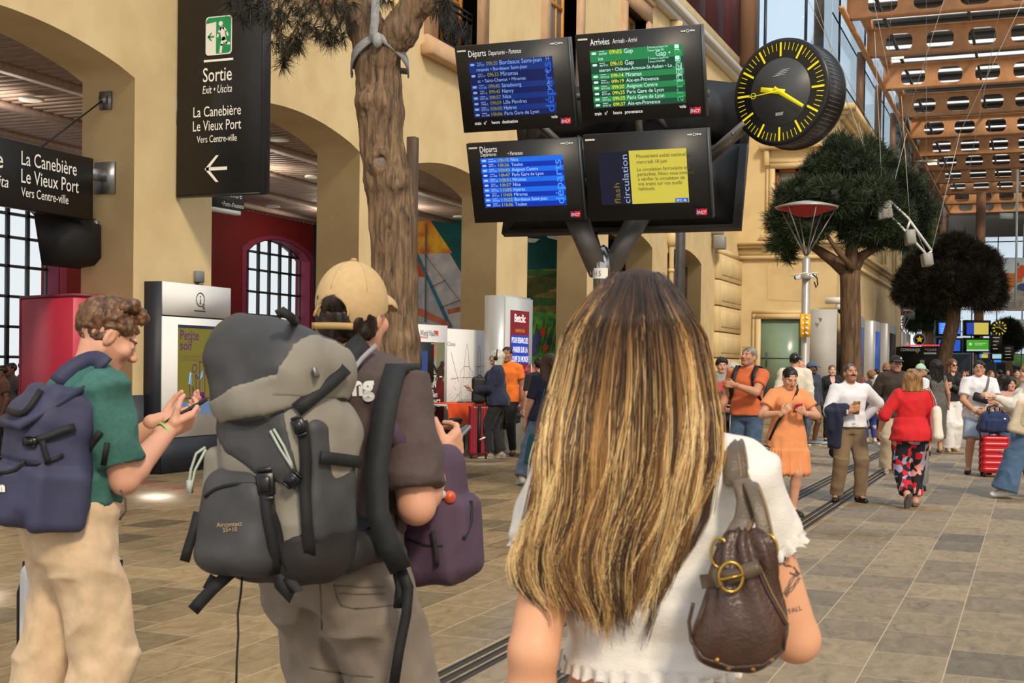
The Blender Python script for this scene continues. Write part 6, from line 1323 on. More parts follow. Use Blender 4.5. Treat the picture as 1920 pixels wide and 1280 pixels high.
        mats = [skin(sk_), mat('brow_%d_%d_%d' % brow, brow, .7), mat('lips_%d_%d_%d' % lp_, lp_, .45), mat('eye_white', (226, 220, 214), .3), mat('eye_dark', (38, 28, 24), .2), mat('stubble_%d_%d_%d' % st, st, .7), mat('mustache_%d_%d_%d' % (mustache or (40, 36, 34)), mustache or (40, 36, 34), .8)]
        mk('body', np.concatenate(Vs), np.concatenate(Qs), mats, np.concatenate(Ms), s.root, True, False, False); return s
    def grid_for(s, pts, pad, h): return SDF(np.min(pts, 0)-pad, np.max(pts, 0)+pad, h)
    def wr(s, amp=.006, sc=9, seed=0, st=(1, 1, 1)):
        def f(V, N): return amp*(1-2*abs(hnoise(V*_v(st)+[3.1, 1.7, .3], sc, seed)))+amp*.5*hnoise(V, sc*2.1, seed+5)
        return f
    def top(s, m, sleeve=.55, hem=-.03, add=.012, name='t_shirt', collar=None, vneck=0, cuff=1., wr_=.005, h=None, flare=0., long_r=None, open_=0, sl_add=None, boat=None):
        u = s.H; h = h or s.hb; ar = s.arm_r(); pts = [s.P0+s.up*(hem*u-.05), s.neck]+list(s.S.values())+list(s.E.values())+(list(s.Wr.values()) if sleeve > 1 else [])
        d = s.grid_for(pts, .17*u*s.bulk**.5, h); s.torso(d, add, lo=hem*u, hi=.29*u); s.shoulders(d, add, low=.024 if hem < .01 else 0)
        if hem < .01: d.loft(s.P0, s.RT, [(hem*u, s.T[1][1]+add+.026, s.T[1][2]+add+.026, 0, -.008*u), (.03*u, s.T[2][1]+add+.014, s.T[2][2]+add+.014, 0, -.006*u), (.09*u, s.T[3][1]+add+.006, s.T[3][2]+add+.006, 0, 0)], .03)
        if flare:
            T = [(hem*u, s.T[1][1]+add+flare, s.T[1][2]+add+flare, 0, -.008*u), (.09*u, s.T[3][1]+add+.01, s.T[3][2]+add+.01, 0, 0)]; d.loft(s.P0, s.RT, T, .03)
        d.cut(s.P0+s.up*hem*u, -s.up)
        sl = add if sl_add is None else sl_add
        for k in (1, -1):
            if sleeve <= 0: continue
            if sleeve <= 1: d.cyl(s.S[k], s.S[k]+(s.E[k]-s.S[k])*sleeve, ar[0]+sl, ar[0]*(1-sleeve)+ar[1]*sleeve+sl*1.3, .02)
            else:
                d.cap(s.S[k], s.E[k], ar[0]+sl, ar[1]+sl*1.1, .02); d.cyl(s.E[k], s.E[k]+(s.Wr[k]-s.E[k])*(sleeve-1), ar[2]+sl, (ar[2]*(2-sleeve)+ar[3]*(sleeve-1))+sl*.9, .015)
        if collar: d.cap(s.neck-s.fw*.02-s.rt*.02-s.up*.01, s.neck-s.fw*.02+s.rt*.02-s.up*.01, .037*u+.008, None, .012); 
        if vneck: d.cap(s.neck+s.fw*.06*u-s.up*.0, s.neck+s.fw*.085*u-s.up*vneck*u, .038*u, .006*u, .006, 's')
        elif boat: d.cap(s.neck+s.up*.01, s.neck+s.up*.05, boat*u, boat*u, .01, 's')
        o = solid(d, name, m, s.root, s.wr(wr_, 9, int(abs(s.t[0]*100)) % 97)); return o
    def pants(s, m, length=.97, add=.012, name='trousers', flare=0., waist=.055, h=None, wr_=.005, thigh=1.):
        u = s.H; h = h or s.hb; lr = s.leg_r(); pts = [s.P0+s.up*.06*u]+list(s.K.values())+list(s.A.values())
        d = s.grid_for(pts, .15*u*s.bulk**.5, h); s.torso(d, min(add, .011), lo=-.05*u, hi=(waist+.004)*u, k=.03)
        for q in (1, -1): d.ell(s.P0+s.up*-.015*u+s.rt*.045*u*q-s.fw*.04*u*s.bulk, (.05*u+min(add, .012), .043*u*s.bulk+min(add, .012), .053*u+min(add, .012)), s.RT, .03)
        for k in (1, -1):
            if length <= .5: d.cyl(s.Hp[k], s.Hp[k]+(s.K[k]-s.Hp[k])*length*2, lr[0]*thigh+add, lr[0]*.8+add+flare, .03)
            else:
                f = (length-.5)*2; d.cap(s.Hp[k]-[0, 0, .03*u], s.K[k], lr[0]*thigh+add, lr[1]+add+flare*.4, .03); d.cyl(s.K[k], s.K[k]+(s.A[k]-s.K[k])*f, lr[1]+add*.9+flare*.4, lr[3]+add*.9+.008+flare, .02)
        d.cut(s.P0+s.up*waist*u, s.up)
        return solid(d, name, m, s.root, s.wr(wr_, 8, 31, (1, 1, .8)))
    def skirt(s, m, hem, flare, name='dress', add=.014, sleeve=.5, vneck=0, folds=11, tier=None, h=None, waist=.11):
        u = s.H; h = h or s.hb; ar = s.arm_r(); pts = [np.array([0, 0, hem]), s.neck]+list(s.S.values())+list(s.E.values())
        d = s.grid_for(pts, .22*u, h); s.torso(d, add, lo=-.02*u, hi=.29*u); s.shoulders(d, add)
        zz = s.P0[2]-hem; w0 = s.T[3]
        d.loft(s.P0, np.eye(3), [(-zz, s.T[1][1]+flare, s.T[1][2]+flare, 0, -.006*u), (-.02*u, s.T[1][1]+add+.02, s.T[1][2]+add+.02, 0, -.008*u), (waist*u, w0[1]+add+.012, w0[2]+add+.012, 0, 0), (.2*u, s.T[5][1]+add, s.T[5][2]+add, 0, 0)], .03, 'u', 2.1)
        d.cut((0, 0, hem), (0, 0, -1))
        for k in (1, -1):
            if sleeve > 0: d.cyl(s.S[k], s.S[k]+(s.E[k]-s.S[k])*sleeve, ar[0]+add*1.3, ar[0]*.9+add*2.4, .02)
        if vneck: d.cap(s.neck+s.fw*.06*u, s.neck+s.fw*.085*u-s.up*vneck*u, .04*u, .006*u, .006, 's')
        def dp(V, N):
            th = np.arctan2(V[:, 1], V[:, 0]); g = np.clip((s.P0[2]-.0-V[:, 2])/zz, 0, 1); o = .012*g*np.sin(folds*th+2*hnoise(V, 3, 2))+.004*(1-2*abs(hnoise(V, 9, 4)))
            if tier is not None: o = o+np.where((V[:, 2] < tier), .014+.006*np.sin(th*38), 0)*np.clip((tier-V[:, 2])/.02, 0, 1)
            return o
        return solid(d, name, m, s.root, dp)
    def shoes(s, m, sole=None, h=None, height=.0, name='shoe', low=False, sz=1.):
        u = s.H/1.75; out = []
        for k in (1, -1):
            A = s.A[k]; f = s.foot[k]; g = lambda p: A+f@(_v(p)*u); d = SDF(A-.24*u, A+.24*u, h or .008); zb = -.042*1.75
            d.cap(g((0, -.045, zb+.035)), g((0, .06, zb+.035)), .037*u*sz, .043*u*sz, .02); d.cap(g((0, .06, zb+.033)), g((0, .145, zb+.026)), .043*u*sz, .034*u*sz, .02)
            if not low: d.cap(g((0, -.03, zb+.05)), g((0, .0, zb+.075)), .038*u, .036*u, .025)
            n_ = f[:, 2]; d.cut(g((0, 0, zb)), -n_); d.cut(g((0, 0, zb+.083)), n_)
            if low: d.cut(g((0, -.02, zb+.055)), f@np.array([0, -.5, 1]))
            nv = [None]
            def Mi(Cn): return (((Cn-g((0, 0, zb)))@n_) < .022*u).astype(int)
            o = solid(d, name, [m, sole or m], s.root, None, Mi); out.append(o)
        return out
    def hair(s, m, style='short', length=.12, vol=0., h=None, seed=1, fringe=0., topz=None):
        hs = s.hs; RH = s.RH; c = s.hc; w = lambda p: c+RH@(_v(p)*hs); r = lambda *x: _v(x)*hs; v = vol
        lo = c-(.2+length)*hs-.03; hi = c+.2*hs+v; d = SDF(lo, hi, h or s.hh*1.1)
        t_ = .004 if style in ('short', 'bun') else 0; d.ell(w((0, -.018, .04)), r(.083+v-t_, .101+v-t_, .088+v-t_*.6), RH, .02)
        if topz is not None: d.cut(w((0, 0, topz)), RH[:, 2])
        if style in ('short', 'bun', 'curly'):
            d.ell(w((0, .116, -.02)), r(.074, .062, .098-fringe), RH, .01, 's')
            d.cut(w((0, .08, .058-fringe*.3)), RH@np.array([0, .60, -.80])); 
            for q in (1, -1): d.ell(w((.085*q, -.004, -.008)), r(.02, .024, .034), RH, .008, 's')
            if style == 'bun': d.ell(w((0, -.115, .0)), r(.038, .035, .036), RH, .015)
        else:
            for x in (-.066, -.035, 0, .035, .066): d.cap(w((x, -.05-.03*(1-abs(x)/.066), .02)), w((x*1.25, -.055-.02*(1-abs(x)/.066), -length)), (.036+v*.7)*hs, (.03+v)*hs, .025)
            for q in (1, -1): d.cap(w((.07*q, .005, .02)), w((.078*q, .0, -length*.85)), (.02+v*.5)*hs, (.022+v*.7)*hs, .02)
            d.ell(w((0, .116, -.03)), r(.066, .068, .11), RH, .012, 's'); d.cap(w((0, .09, -.1)), w((0, .05, -.3)), .066*hs, None, .01, 's')
            d.cut(w((0, 0, -length)), RH@np.array([0, 0, -1]))
        am = .006 if style != 'curly' else .016
        def dp(V, N):
            L = (V-c)@RH/hs
            if style == 'curly': return .009*hs*hnoise(L+.02*hnoise(L, 30, seed+7)[:, None], 48, seed)+.006*hs*hnoise(L*[1, 1, .5], 105, seed+3)
            return am*hs*hnoise(L*[1, 1, .18], 95, seed)+.004*hs*hnoise(L*[1, 1, .4], 40, seed+1)
        return solid(d, 'hair', m, s.root, dp)
    def cap_hat(s, m, name='cap', brim=True, yaw=0, logo=None, h=None):
        hs = s.hs; RH = s.RH@Rz(yaw); c = s.hc; w = lambda p: c+RH@(_v(p)*hs); d = SDF(c-.2*hs, c+.26*hs, h or s.hh)
        d.ell(w((0, -.012, .04)), _v((.088, .108, .1))*hs, RH, .01); d.cut(w((0, 0, .038)), RH@np.array([0, .16, -1]))
        if brim:
            b = SDF(c-.2*hs, c+.26*hs, h or s.hh); b.ell(w((0, .105, .048)), _v((.076, .085, .012))*hs, RH@Rx(-14), 0); d.d = np.minimum(d.d, b.d)
        d.ell(w((0, -.012, .142)), _v((.01, .01, .006))*hs, RH, .002)
        return solid(d, name, m, s.root)
    def glasses(s, m, dark=False):
        w = lambda p: s.hc+s.RH@(_v(p)*s.hs); q = MB()
        for k in (1, -1):
            R_ = np.stack([s.RH[:, 0], s.RH[:, 2], s.RH[:, 1]], 1)
            if dark: q.lathe([(.001, .004), (.024*s.hs, .002), (.024*s.hs, -.003), (.001, -.003)], 14, w((.032*k, .098, .004)), R_@np.diag([1, .8, 1]))
            else: q.tube([w((.032*k+.023*math.cos(a), .099, .004+.017*math.sin(a))) for a in np.linspace(0, 6.283, 15)], .0022, 5, False)
            q.tube([w((.055*k, .095, .008)), w((.08*k, .0, .012))], .002, 5)
        q.tube([w((-.01, .102, .008)), w((.01, .102, .008))], .0025, 5); return q.build('glasses', m, s.root, True)
    def W(s, p): return s.t+s.Rm@_v(p)          # local -> world
    def hand_pt(s, k, p): return s.Wr[k]+s.hand[k][0]@(_v(p)*.108*s.H/.19)
def phone(label, h, k, off=(0, .03, .09), m=None, tilt=None, sz=(.036, .075, .005), R=None):
    o = thing('phone', label, 'phone', h.W(h.hand_pt(k, off))); R_ = h.Rm@(R if R is not None else h.hand[k][0]@rotm('X', 80))
    MB().box((0, 0, 0), sz, R_, .003).build('case', m or M_blackm, o); MB().box(R_@[0, 0, sz[2]+.0006], (sz[0]*.92, sz[1]*.95, .0006), R_).build('screen', mat('phone_glass', (22, 24, 28), .1), o); return o
HM = lambda n, a, b: mat(n, a, .42, nscale=40, col2=b, stretch=(1, 1, .12), spec=.4)
CL = lambda n, c, s=20, a=.08, bump=.15: mat(n, c, .85, nscale=s, namt=a, bump=bump, bscale=220, sheen=.1)
def feet_at(px, py): return Wz(px, py)
def at(px, d): return Wd(px, 690, d)*[1, 1, 0]
# ------------------------------------------------------------------ standing people, middle distance
H_dark = HM('hair_dark', (34, 26, 22), (16, 12, 10)); H_black = HM('hair_black', (24, 22, 22), (10, 9, 9)); H_brown = HM('hair_brown', (86, 60, 40), (50, 34, 22)); H_grey = HM('hair_grey', (160, 154, 146), (104, 98, 92)); H_white = HM('hair_white', (214, 208, 198), (168, 162, 152)); H_blond = HM('hair_dark_blond', (176, 134, 86), (96, 66, 40)); H_lbrown = HM('hair_light_brown', (140, 100, 66), (92, 62, 40))
M_jean = CL('blue_jeans', (66, 88, 116), 14, .2); M_jean2 = CL('pale_jeans', (98, 116, 140), 14, .15); M_khaki = CL('khaki_brown_trousers', (128, 106, 80), 14, .06); M_sole = mat('white_sole', (214, 212, 206), .6); M_wshirt = CL('white_shirt', (226, 226, 232), 10, .04); M_blk = CL('black_cloth', (22, 22, 26), 18, .15)
M_bag = mat('black_bag_fabric', (24, 24, 27), .6, nscale=14, namt=.2, bump=.1, bscale=300); M_navyc = CL('navy_cloth', (26, 34, 60), 18, .12); M_leather = mat('black_leather', (20, 19, 20), .35, nscale=20, namt=.2)
def strapW(label, P, w, t, m, U, cat='strap', name='shoulder_strap'): return tag(MB().strap(P, w, t, U).build(name, m), label, cat)
def bagsolid(name, sd, m, o): return solid(sd, name, m, o)
def strap_on(h, par, name, m, pts, w=.03, t=.006):
    """band in the wearer's local frame; par: parent thing (world placed)"""
    P = [h.W(p) for p in pts]; U = [np.cross((P[min(i+1, len(P)-1)]-P[max(i-1, 0)]), P[i]-h.W((0, 0, 0))*[1, 1, 0]-[0, 0, P[i][2]]) for i in range(len(P))]
    return MB().strap(P, w, t, U).build(name, m, par, world=True)
# woman in the orange dress
g = feet_at(1473, 966); h = Human('woman in an orange tiered dress looking down at a red phone', g, 1.6, 183, 'f', 1.05, (206, 152, 124), head=(8, -26, 0), arms={1: dict(w=(.075, .155, .665), pole=(.9, -.6, -.4), dir=(-.6, .3, .6), palm=(-.5, -.7, .2), curl=.55), -1: dict(w=(-.07, .15, .668), pole=(-.9, -.6, -.4), dir=(.7, .25, .45), palm=(.3, -.8, .3), curl=.6)}, legs={-1: dict(a=(-.035, .035, .042), out=22), 1: dict(a=(.045, -.1, .042), out=5)})
h.body(brow=(36, 26, 22)); h.hair(H_black, 'bun'); h.skirt(CL('orange_dress', (226, 146, 94), 9, .05), .44, .062, tier=.7, sleeve=.62, vneck=.06, folds=13); h.shoes(mat('black_clog', (26, 26, 28), .6), low=True, sz=1.15)
q = MB()
for k in (1, -1): q.cyl(h.A[k]-[0, 0, .01], h.A[k]+[0, 0, .03], .034, .034, 12)
q.build('socks', M_sole, h.root, True); phone('red phone held in both hands by the woman in the orange dress', h, -1, (.0, .03, .09), mat('red_phone_case', (200, 30, 40), .4), R=Rx(35)@Rz(0)@Ry(12), sz=(.037, .075, .006))
bg = thing('crossbody_bag', 'black leather crossbody bag at the hip of the woman in orange dress', 'bag', h.W((.21, .02, .62))); sd = SDF((-.16, -.1, -.17), (.16, .1, .16), .008); sd.ell((0, 0, -.03), (.13, .06, .12), Ry(-18), 0); sd.box((.02, 0, .05), (.09, .04, .05), Ry(-18), .02, .04); V, Q = sd.mesh(lambda V, N: .005*hnoise(V, 14, 3)); mk('pouch', V@(h.Rm.T), Q, M_leather, None, bg, True, False, False)
strap_on(h, bg, 'strap', M_leather, [(.2, .06, .78), (.14, .12, .95), (.05, .145, 1.1), (-.03, .135, 1.2), (-.085, .085, 1.31), (-.1, .02, 1.345), (-.06, -.08, 1.25), (.1, -.14, 1.0), (.2, -.05, .76)], .028, .005)
# man in the white shirt
g = feet_at(1590, 940); h = Human('mustached man in white shirt and brown trousers with a jacket over his arm', g, 1.645, 184, 'm', 1.08, (190, 136, 104), head=(4, 12, 0), arms={1: dict(w=(.05, .15, .64), pole=(1, -.5, -.5), dir=(-.85, .3, .35), palm=(-.2, -.9, .1), curl=.62), -1: dict(w=(-.135, -.10, .57), pole=(-1, -.25, 0), show=False)}, legs={1: dict(a=(.085, 0, .042), out=25), -1: dict(a=(-.07, .03, .042), out=12)}, belly=.18)
h.body(brow=(40, 36, 34), stubble=(160, 116, 92), mustache=(44, 40, 38)); h.hair(HM('hair_salt', (104, 98, 92), (48, 44, 42)), 'short'); h.top(M_wshirt, 1.95, -.0, .013, 'shirt', collar=1, wr_=.006, sl_add=.018); h.pants(M_khaki, .985, .016, flare=.012, wr_=.007, waist=.02); h.shoes(M_leather, low=False)
q = MB(); Tb = h.P0+h.up*.012*h.H; q.tube([Tb+np.array([math.cos(a)*(h.T[1][1]+.02), math.sin(a)*(h.T[1][2]+.022)-.01, 0]) for a in np.linspace(0, 6.283, 25)], .018, 4, False, flat=(.35, 1)); q.box(Tb+[0, h.T[1][2]+.018, 0], (.022, .006, .018)); q.build('belt', M_leather, h.root)
phone('bronze phone held at the chest by the mustached man in white', h, 1, (0, .03, .085), mat('bronze_phone', (150, 126, 70), .3, .6), R=Rx(75)@Rz(180)@Ry(0), sz=(.038, .078, .006))
jk = thing('jacket', 'navy jacket draped over the forearm of the mustached man', 'jacket', h.W(h.E[1])); sd = SDF(h.E[1]-[.2, .15, .5], h.E[1]+[.25, .35, .25], .012); sd.cap(h.E[1]*.85+h.Wr[1]*.15+[0, 0, .01], h.Wr[1]*.75+h.E[1]*.25+[0, 0, .01], .075, .065, .03); m_ = (h.E[1]+h.Wr[1])/2
sd.loft(m_-[.0, 0, .42]+[.05, .02, 0], Rz(-55), [(0, .085, .03), (.2, .1, .04), (.42, .09, .05)], .05); sd.cap(m_+[.1, .02, -.02], m_+[.09, .02, -.2], .05, .04, .04); V, Q = sd.mesh(lambda V, N: .014*(1-2*abs(hnoise(V*[1, 1, .35], 11, 5)))); mk('cloth', (V-h.E[1])@h.Rm.T, Q, M_navyc, None, jk, True, False, False)
# man in orange t-shirt
g = at(1403, 15.9); h = Human('tall grey-haired man in orange t-shirt with backpack, pointing and looking up', g, 1.84, 148, 'm', 1.06, (196, 140, 112), head=(-12, 14, 0), arms={-1: dict(w=(.01, .21, .715), pole=(-.9, -.3, -.7), dir=(.9, .35, .1), palm=(.1, -.9, -.1), curl=.5), 1: dict(w=(.17, .1, .49), pole=(.3, -1, 0))}, belly=.15)
h.body(brow=(90, 84, 80), stubble=(170, 124, 104)); h.hair(H_grey, 'short', vol=.004); h.top(CL('orange_tshirt', (208, 104, 58), 8, .06), .62, -.01, .016, wr_=.007); h.pants(M_jean, .98, .014, wr_=.006, waist=.02); h.shoes(M_blk)
w_ = lambda p: h.hc+h.RH@(_v(p)*h.hs); q = MB()
for k in (1, -1): q.tube([w_((.03*k+.024*math.cos(a), .07, .088+.02*math.sin(a))) for a in np.linspace(0, 6.283, 13)], .003, 5, False)
q.build('glasses', M_dkmetal, h.root, True)
def backpack(h, lab, m, sz=(.15, .1, .24), off=(0, -.21, 1.2), strapm=None, nm='backpack'):
    o = thing(nm, lab, 'backpack', h.W(off)); sd = SDF(-_v(sz)-.06, _v(sz)+.06, .011); sd.box((0, 0, 0), sz, None, .06, 0, taper=-.08); sd.box((0, -sz[1], -.06), (sz[0]*.75, .05, sz[2]*.5), None, .035, .02)
    V, Q = sd.mesh(lambda V, N: .006*hnoise(V, 9, 3)); R_ = h.Rm@h.RT; mk('main_body', V@R_.T, Q, m, None, o, True, False, False)
    u = h.H
    for k in (1, -1):
        S = h.S[k]-h.rt*k*.035*u; P = [S-h.fw*.12*u+h.up*-.02*u, S-h.fw*.05*u+h.up*.05*u, S+h.up*.058*u+h.fw*.015*u, S+h.fw*.078*u+h.up*.005*u, S+h.fw*.092*u-h.up*.08*u+h.rt*k*.012*u, S+h.fw*.04*u-h.up*.16*u+h.rt*k*.03*u, S-h.fw*.08*u-h.up*.19*u+h.rt*k*.02*u]
        MB().strap([h.W(p) for p in P], .055, .014, [h.Rm@h.rt]*7).build('shoulder_strap', strapm or m, o, world=True)
    q = MB()
    q.tube([(sz[0]*.8*math.cos(a), -sz[1]-.004, sz[2]*.35+.09*math.sin(a)) for a in np.linspace(0, 3.14, 9)], .006, 4); V = q.V[0]; q.V[0] = V@R_.T; q.build('zip', M_blackm, o); return o
backpack(h, 'black backpack on the back of the man in orange t-shirt', M_bag)
# white-haired woman, hooded young man
g = at(1376, 17.2); h = Human('white-haired woman in pink top carrying a black backpack on her front', g, 1.64, 170, 'f', 1.05, (204, 158, 134), head=(-20, 0, 0), arms={1: dict(w=(.08, .14, .6), curl=.5, pole=(.8, -.8, -.3))})
h.body(brow=(150, 140, 130)); h.hair(H_white, 'long', .12, .01); h.top(CL('coral_top', (222, 84, 96), 9, .06), .8, -.04, .014); h.pants(M_blk, .97); h.shoes(M_sole)
o = thing('backpack', 'black backpack worn on the chest by the white-haired woman', 'backpack', h.W((.08, .17, 1.0))); sd = SDF((-.2, -.12, -.26), (.2, .12, .26), .011); sd.box((0, 0, 0), (.15, .08, .21), None, .06, 0); V, Q = sd.mesh(lambda V, N: .008*hnoise(V, 9, 3)); mk('main_body', V@h.Rm.T, Q, M_bag, None, o, True, False, False)
for k in (1, -1): MB().strap([h.W((.1*k+.04, .12, 1.12)), h.W((.09*k, .07, 1.36)), h.W((.09*k, -.03, 1.38)), h.W((.09*k, -.1, 1.2))], .04, .01, [h.Rm[:, 0]]*4).build('shoulder_strap', M_bag, o, world=True)
ts = thing('suitcase', 'dark suitcase with raised chrome handle beside the orange t-shirt man', 'suitcase', at(1364, 15.2)); MB().box((0, 0, .36), (.17, .12, .3), None, .04).build('shell', M_bag, ts)
for k in (1, -1): MB().cyl((.04*k, 0, .6), (.04*k, 0, .98), .008, n=8).build('handle_tube', M_steel, ts)
MB().box((0, 0, .99), (.06, .015, .014), None, .01).build('handle_grip', M_blackm, ts)
for x in (-.12, .12): MB().cyl((x, -.03, .03), (x, .03, .03), .03, n=12).build('wheel', M_blackm, ts)
g = at(1353, 20.5); h = Human('young man with dark curly hair in a grey hoodie behind the white-haired woman', g, 1.74, 165, 'm', .95, (206, 156, 128), head=(15, -4, 0), hb=.014, hh=.008, hd=.009); h.body(brow=(34, 28, 24)); h.hair(H_dark, 'curly', vol=.012); h.top(CL('grey_hoodie', (150, 148, 142), 12, .08), 1.95, -.05, .03, 'hoodie', wr_=.01); h.pants(M_blk); h.shoes(M_sole)
# cream jacket, bald man, blue cap, blazer
g = at(1490, 21.5); h = Human('person in cream jacket and glossy black cap seen from behind', g, 1.84, -18, 'm', 1.05, (206, 156, 130), head=(-10, 0, 0), hb=.013, hh=.007, hd=.009); h.body(); h.hair(H_black, 'short'); h.cap_hat(mat('glossy_black', (18, 18, 20), .2), yaw=0); h.top(CL('cream_jacket', (222, 214, 196), 9, .06), 1.95, -.06, .03, 'jacket', wr_=.01); h.pants(M_blk); h.shoes(M_sole)
g = at(1499, 23.5); h = Human('bald man in black seen sideways behind the cream jacket', g, 1.74, -80, 'm', 1., (206, 150, 122), hb=.015, hh=.008, hd=.01); h.body(); h.top(M_blk, .6, -.04, .015); h.pants(M_jean); h.shoes(M_blk)
g = at(1521, 26.); h = Human('young man in blue cap and navy jacket with headphones round his neck', g, 1.72, -150, 'm', .95, (104, 70, 54), head=(30, 0, 0), hb=.014, hh=.008, hd=.009); h.body(); h.hair(H_black, 'short'); h.cap_hat(CL('denim_cap', (66, 92, 124))); h.top(CL('slate_jacket', (52, 58, 80), 9, .1), 1.95, -.05, .025, 'jacket'); h.pants(CL('grey_shorts', (120, 104, 86)), .45, .02, 'shorts'); h.shoes(M_sole)
w_ = lambda p: h.neck+_v(p); MB().tube([w_((.07*math.cos(a), .02+.07*math.sin(a), .03)) for a in np.linspace(-.9, 4.1, 14)], .012, 6).build('headphones', M_blackm, h.root, True)
g = at(1560, 27.5); h = Human('fair-haired person in dark blazer and pale pink shirt standing far back', g, 1.68, 178, 'f', 1., (216, 172, 150), hb=.014, hh=.008, hd=.009); h.body(); h.hair(H_lbrown, 'short'); h.top(CL('pink_shirt', (222, 176, 168)), .6, -.02, .012, 'shirt'); h.top(M_blk, 1.95, -.06, .022, 'blazer', vneck=.2); h.pants(M_blk); h.shoes(M_blk)
cart = thing('luggage_trolley', 'metal luggage trolley half hidden behind the woman in orange dress', 'trolley', at(1521, 22.5)); q = MB(); q.tube([(-.3, 0, .25), (.45, 0, .25)], .02, 6); q.tube([(-.3, .35, .25), (.45, .35, .25)], .02, 6); q.tube([(-.3, 0, .25), (-.38, 0, 1.0), (-.38, .35, 1.0), (-.3, .35, .25)], .018, 6); q.tube([(.45, 0, .25), (.45, .35, .25)], .018, 6); q.build('frame', M_steel, cart, True)
for x, y in ((-.25, 0), (-.25, .35), (.4, .17)): MB().cyl((x, y-.02, .1), (x, y+.02, .1), .1, n=16).build('wheel', M_blackm, cart, True)
# red cardigan woman seen from behind
def floral():
    m, n, L, b = nodes('floral_print'); t = n.new('ShaderNodeTexCoord'); v = n.new('ShaderNodeTexVoronoi'); L.new(t.outputs['Object'], v.inputs[0]); v.inputs['Scale'].default_value = 17
    sp = n.new('ShaderNodeSeparateColor'); L.new(v.outputs['Color'], sp.inputs[0]); r = n.new('ShaderNodeValToRGB'); r.color_ramp.interpolation = 'CONSTANT'; L.new(sp.outputs[0], r.inputs[0]); e = r.color_ramp.elements
    for k, (p, c) in enumerate(((0, (22, 20, 30)), (.34, (196, 24, 44)), (.56, (160, 160, 190)), (.76, (222, 150, 140)), (.88, (24, 20, 30)))):
        if k > 1: e.new(.5)
    for q, (p, c) in zip(e, ((0, (22, 20, 30)), (.34, (196, 24, 44)), (.56, (160, 160, 190)), (.76, (222, 150, 140)), (.88, (24, 20, 30)))): q.position = p; q.color = (*lin(c), 1)
    L.new(r.outputs[0], b.inputs['Base Color']); b.inputs['Roughness'].default_value = .8; return m
g = feet_at(1705, 950); h = Human('woman in red cardigan and floral trousers walking away with a white tote', g, 1.575, -4, 'f', 1.13, (206, 156, 130), arms={1: dict(w=(.16, .1, .5), pole=(.6, -1, 0)), -1: dict(w=(-.2, .08, .53), pole=(-.6, -1, 0))}, legs={-1: dict(a=(-.045, -.14, .085), pitch=-62, pole=(-.1, 1, 0), out=8), 1: dict(a=(.045, .02, .042))}, head=(0, 4, 0))
h.body(); h.hair(H_blond, 'long', .13, .016); h.top(CL('red_cardigan', (206, 26, 34), 9, .06), 1.25, -.055, .022, 'cardigan', wr_=.008, flare=.02); h.pants(floral(), .93, .03, flare=.005, wr_=.008, thigh=1.1); h.shoes(mat('brown_sandal', (104, 82, 66), .7), mat('grey_rubber_sole', (92, 86, 80), .8), low=True)
tb_ = thing('tote_bag', 'white canvas tote on the right shoulder of the woman in red', 'bag', h.W((.25, -.04, .92))); sd = SDF((-.12, -.22, -.24), (.12, .22, .24), .009); sd.box((0, 0, 0), (.05, .16, .19), Rx(-10), .045, 0, taper=-.14); V, Q = sd.mesh(lambda V, N: .008*(1-2*abs(hnoise(V, 8, 2)))); mk('pouch', V@h.Rm.T, Q, CL('cream_canvas', (222, 214, 196), 10, .05), None, tb_, True, False, False)
for dy in (-.07, .07): MB().strap([h.W(p) for p in ((.26, dy-.04, 1.08), (.235, dy*.8-.03, 1.2), (.18, dy*.5-.02, 1.325), (.15, dy*.4+.03, 1.31), (.21, dy+.05, 1.06))], .028, .006, [h.Rm[:, 1]]*5).build('handle', MATS['cream_canvas'], tb_, world=True)
# dark jacket man with cap
g = feet_at(1676, 887); h = Human('man in black cap, glasses, dark jacket and beige trousers behind the red cardigan', g, 1.79, 176, 'm', 1.0, (200, 150, 124), head=(6, 4, 0), arms={1: dict(w=(.16, .06, .52)), -1: dict(w=(-.12, .1, .55))}, hb=.013, hh=.007, hd=.008); h.body(stubble=(170, 128, 108)); h.hair(H_brown, 'short'); h.cap_hat(M_blk); h.glasses(M_dkmetal); h.top(CL('dark_brown_jacket', (56, 46, 38), 9, .12), 1.95, -.06, .035, 'jacket', collar=1, wr_=.012); h.pants(CL('beige_trousers', (186, 170, 146), 9, .05), .985, .03, flare=.03, wr_=.008); h.shoes(mat('grey_sneaker', (142, 134, 122), .7), M_sole)
q = MB(); put(q, 'A', h.W(h.hc+h.RH@np.array([-.02, .108, .075])*h.hs), -h.Rm[:, 0], h.Rm@h.RH[:, 2], 0, 0, .045, bold=.03); q.build('cap_badge', M_white, h.root, world=True)
gs_ = thing('suitcase', 'grey suitcase hidden behind the floral trousers', 'suitcase', at(1728, 16.6)); MB().box((0, 0, .33), (.1, .17, .28), None, .04).build('shell', mat('grey_shell', (140, 142, 146), .35), gs_)
for x in (-.06, .06): MB().cyl((x, -.12, .03), (x+.03, -.12, .03), .03, n=12).build('wheel', M_blackm, gs_)
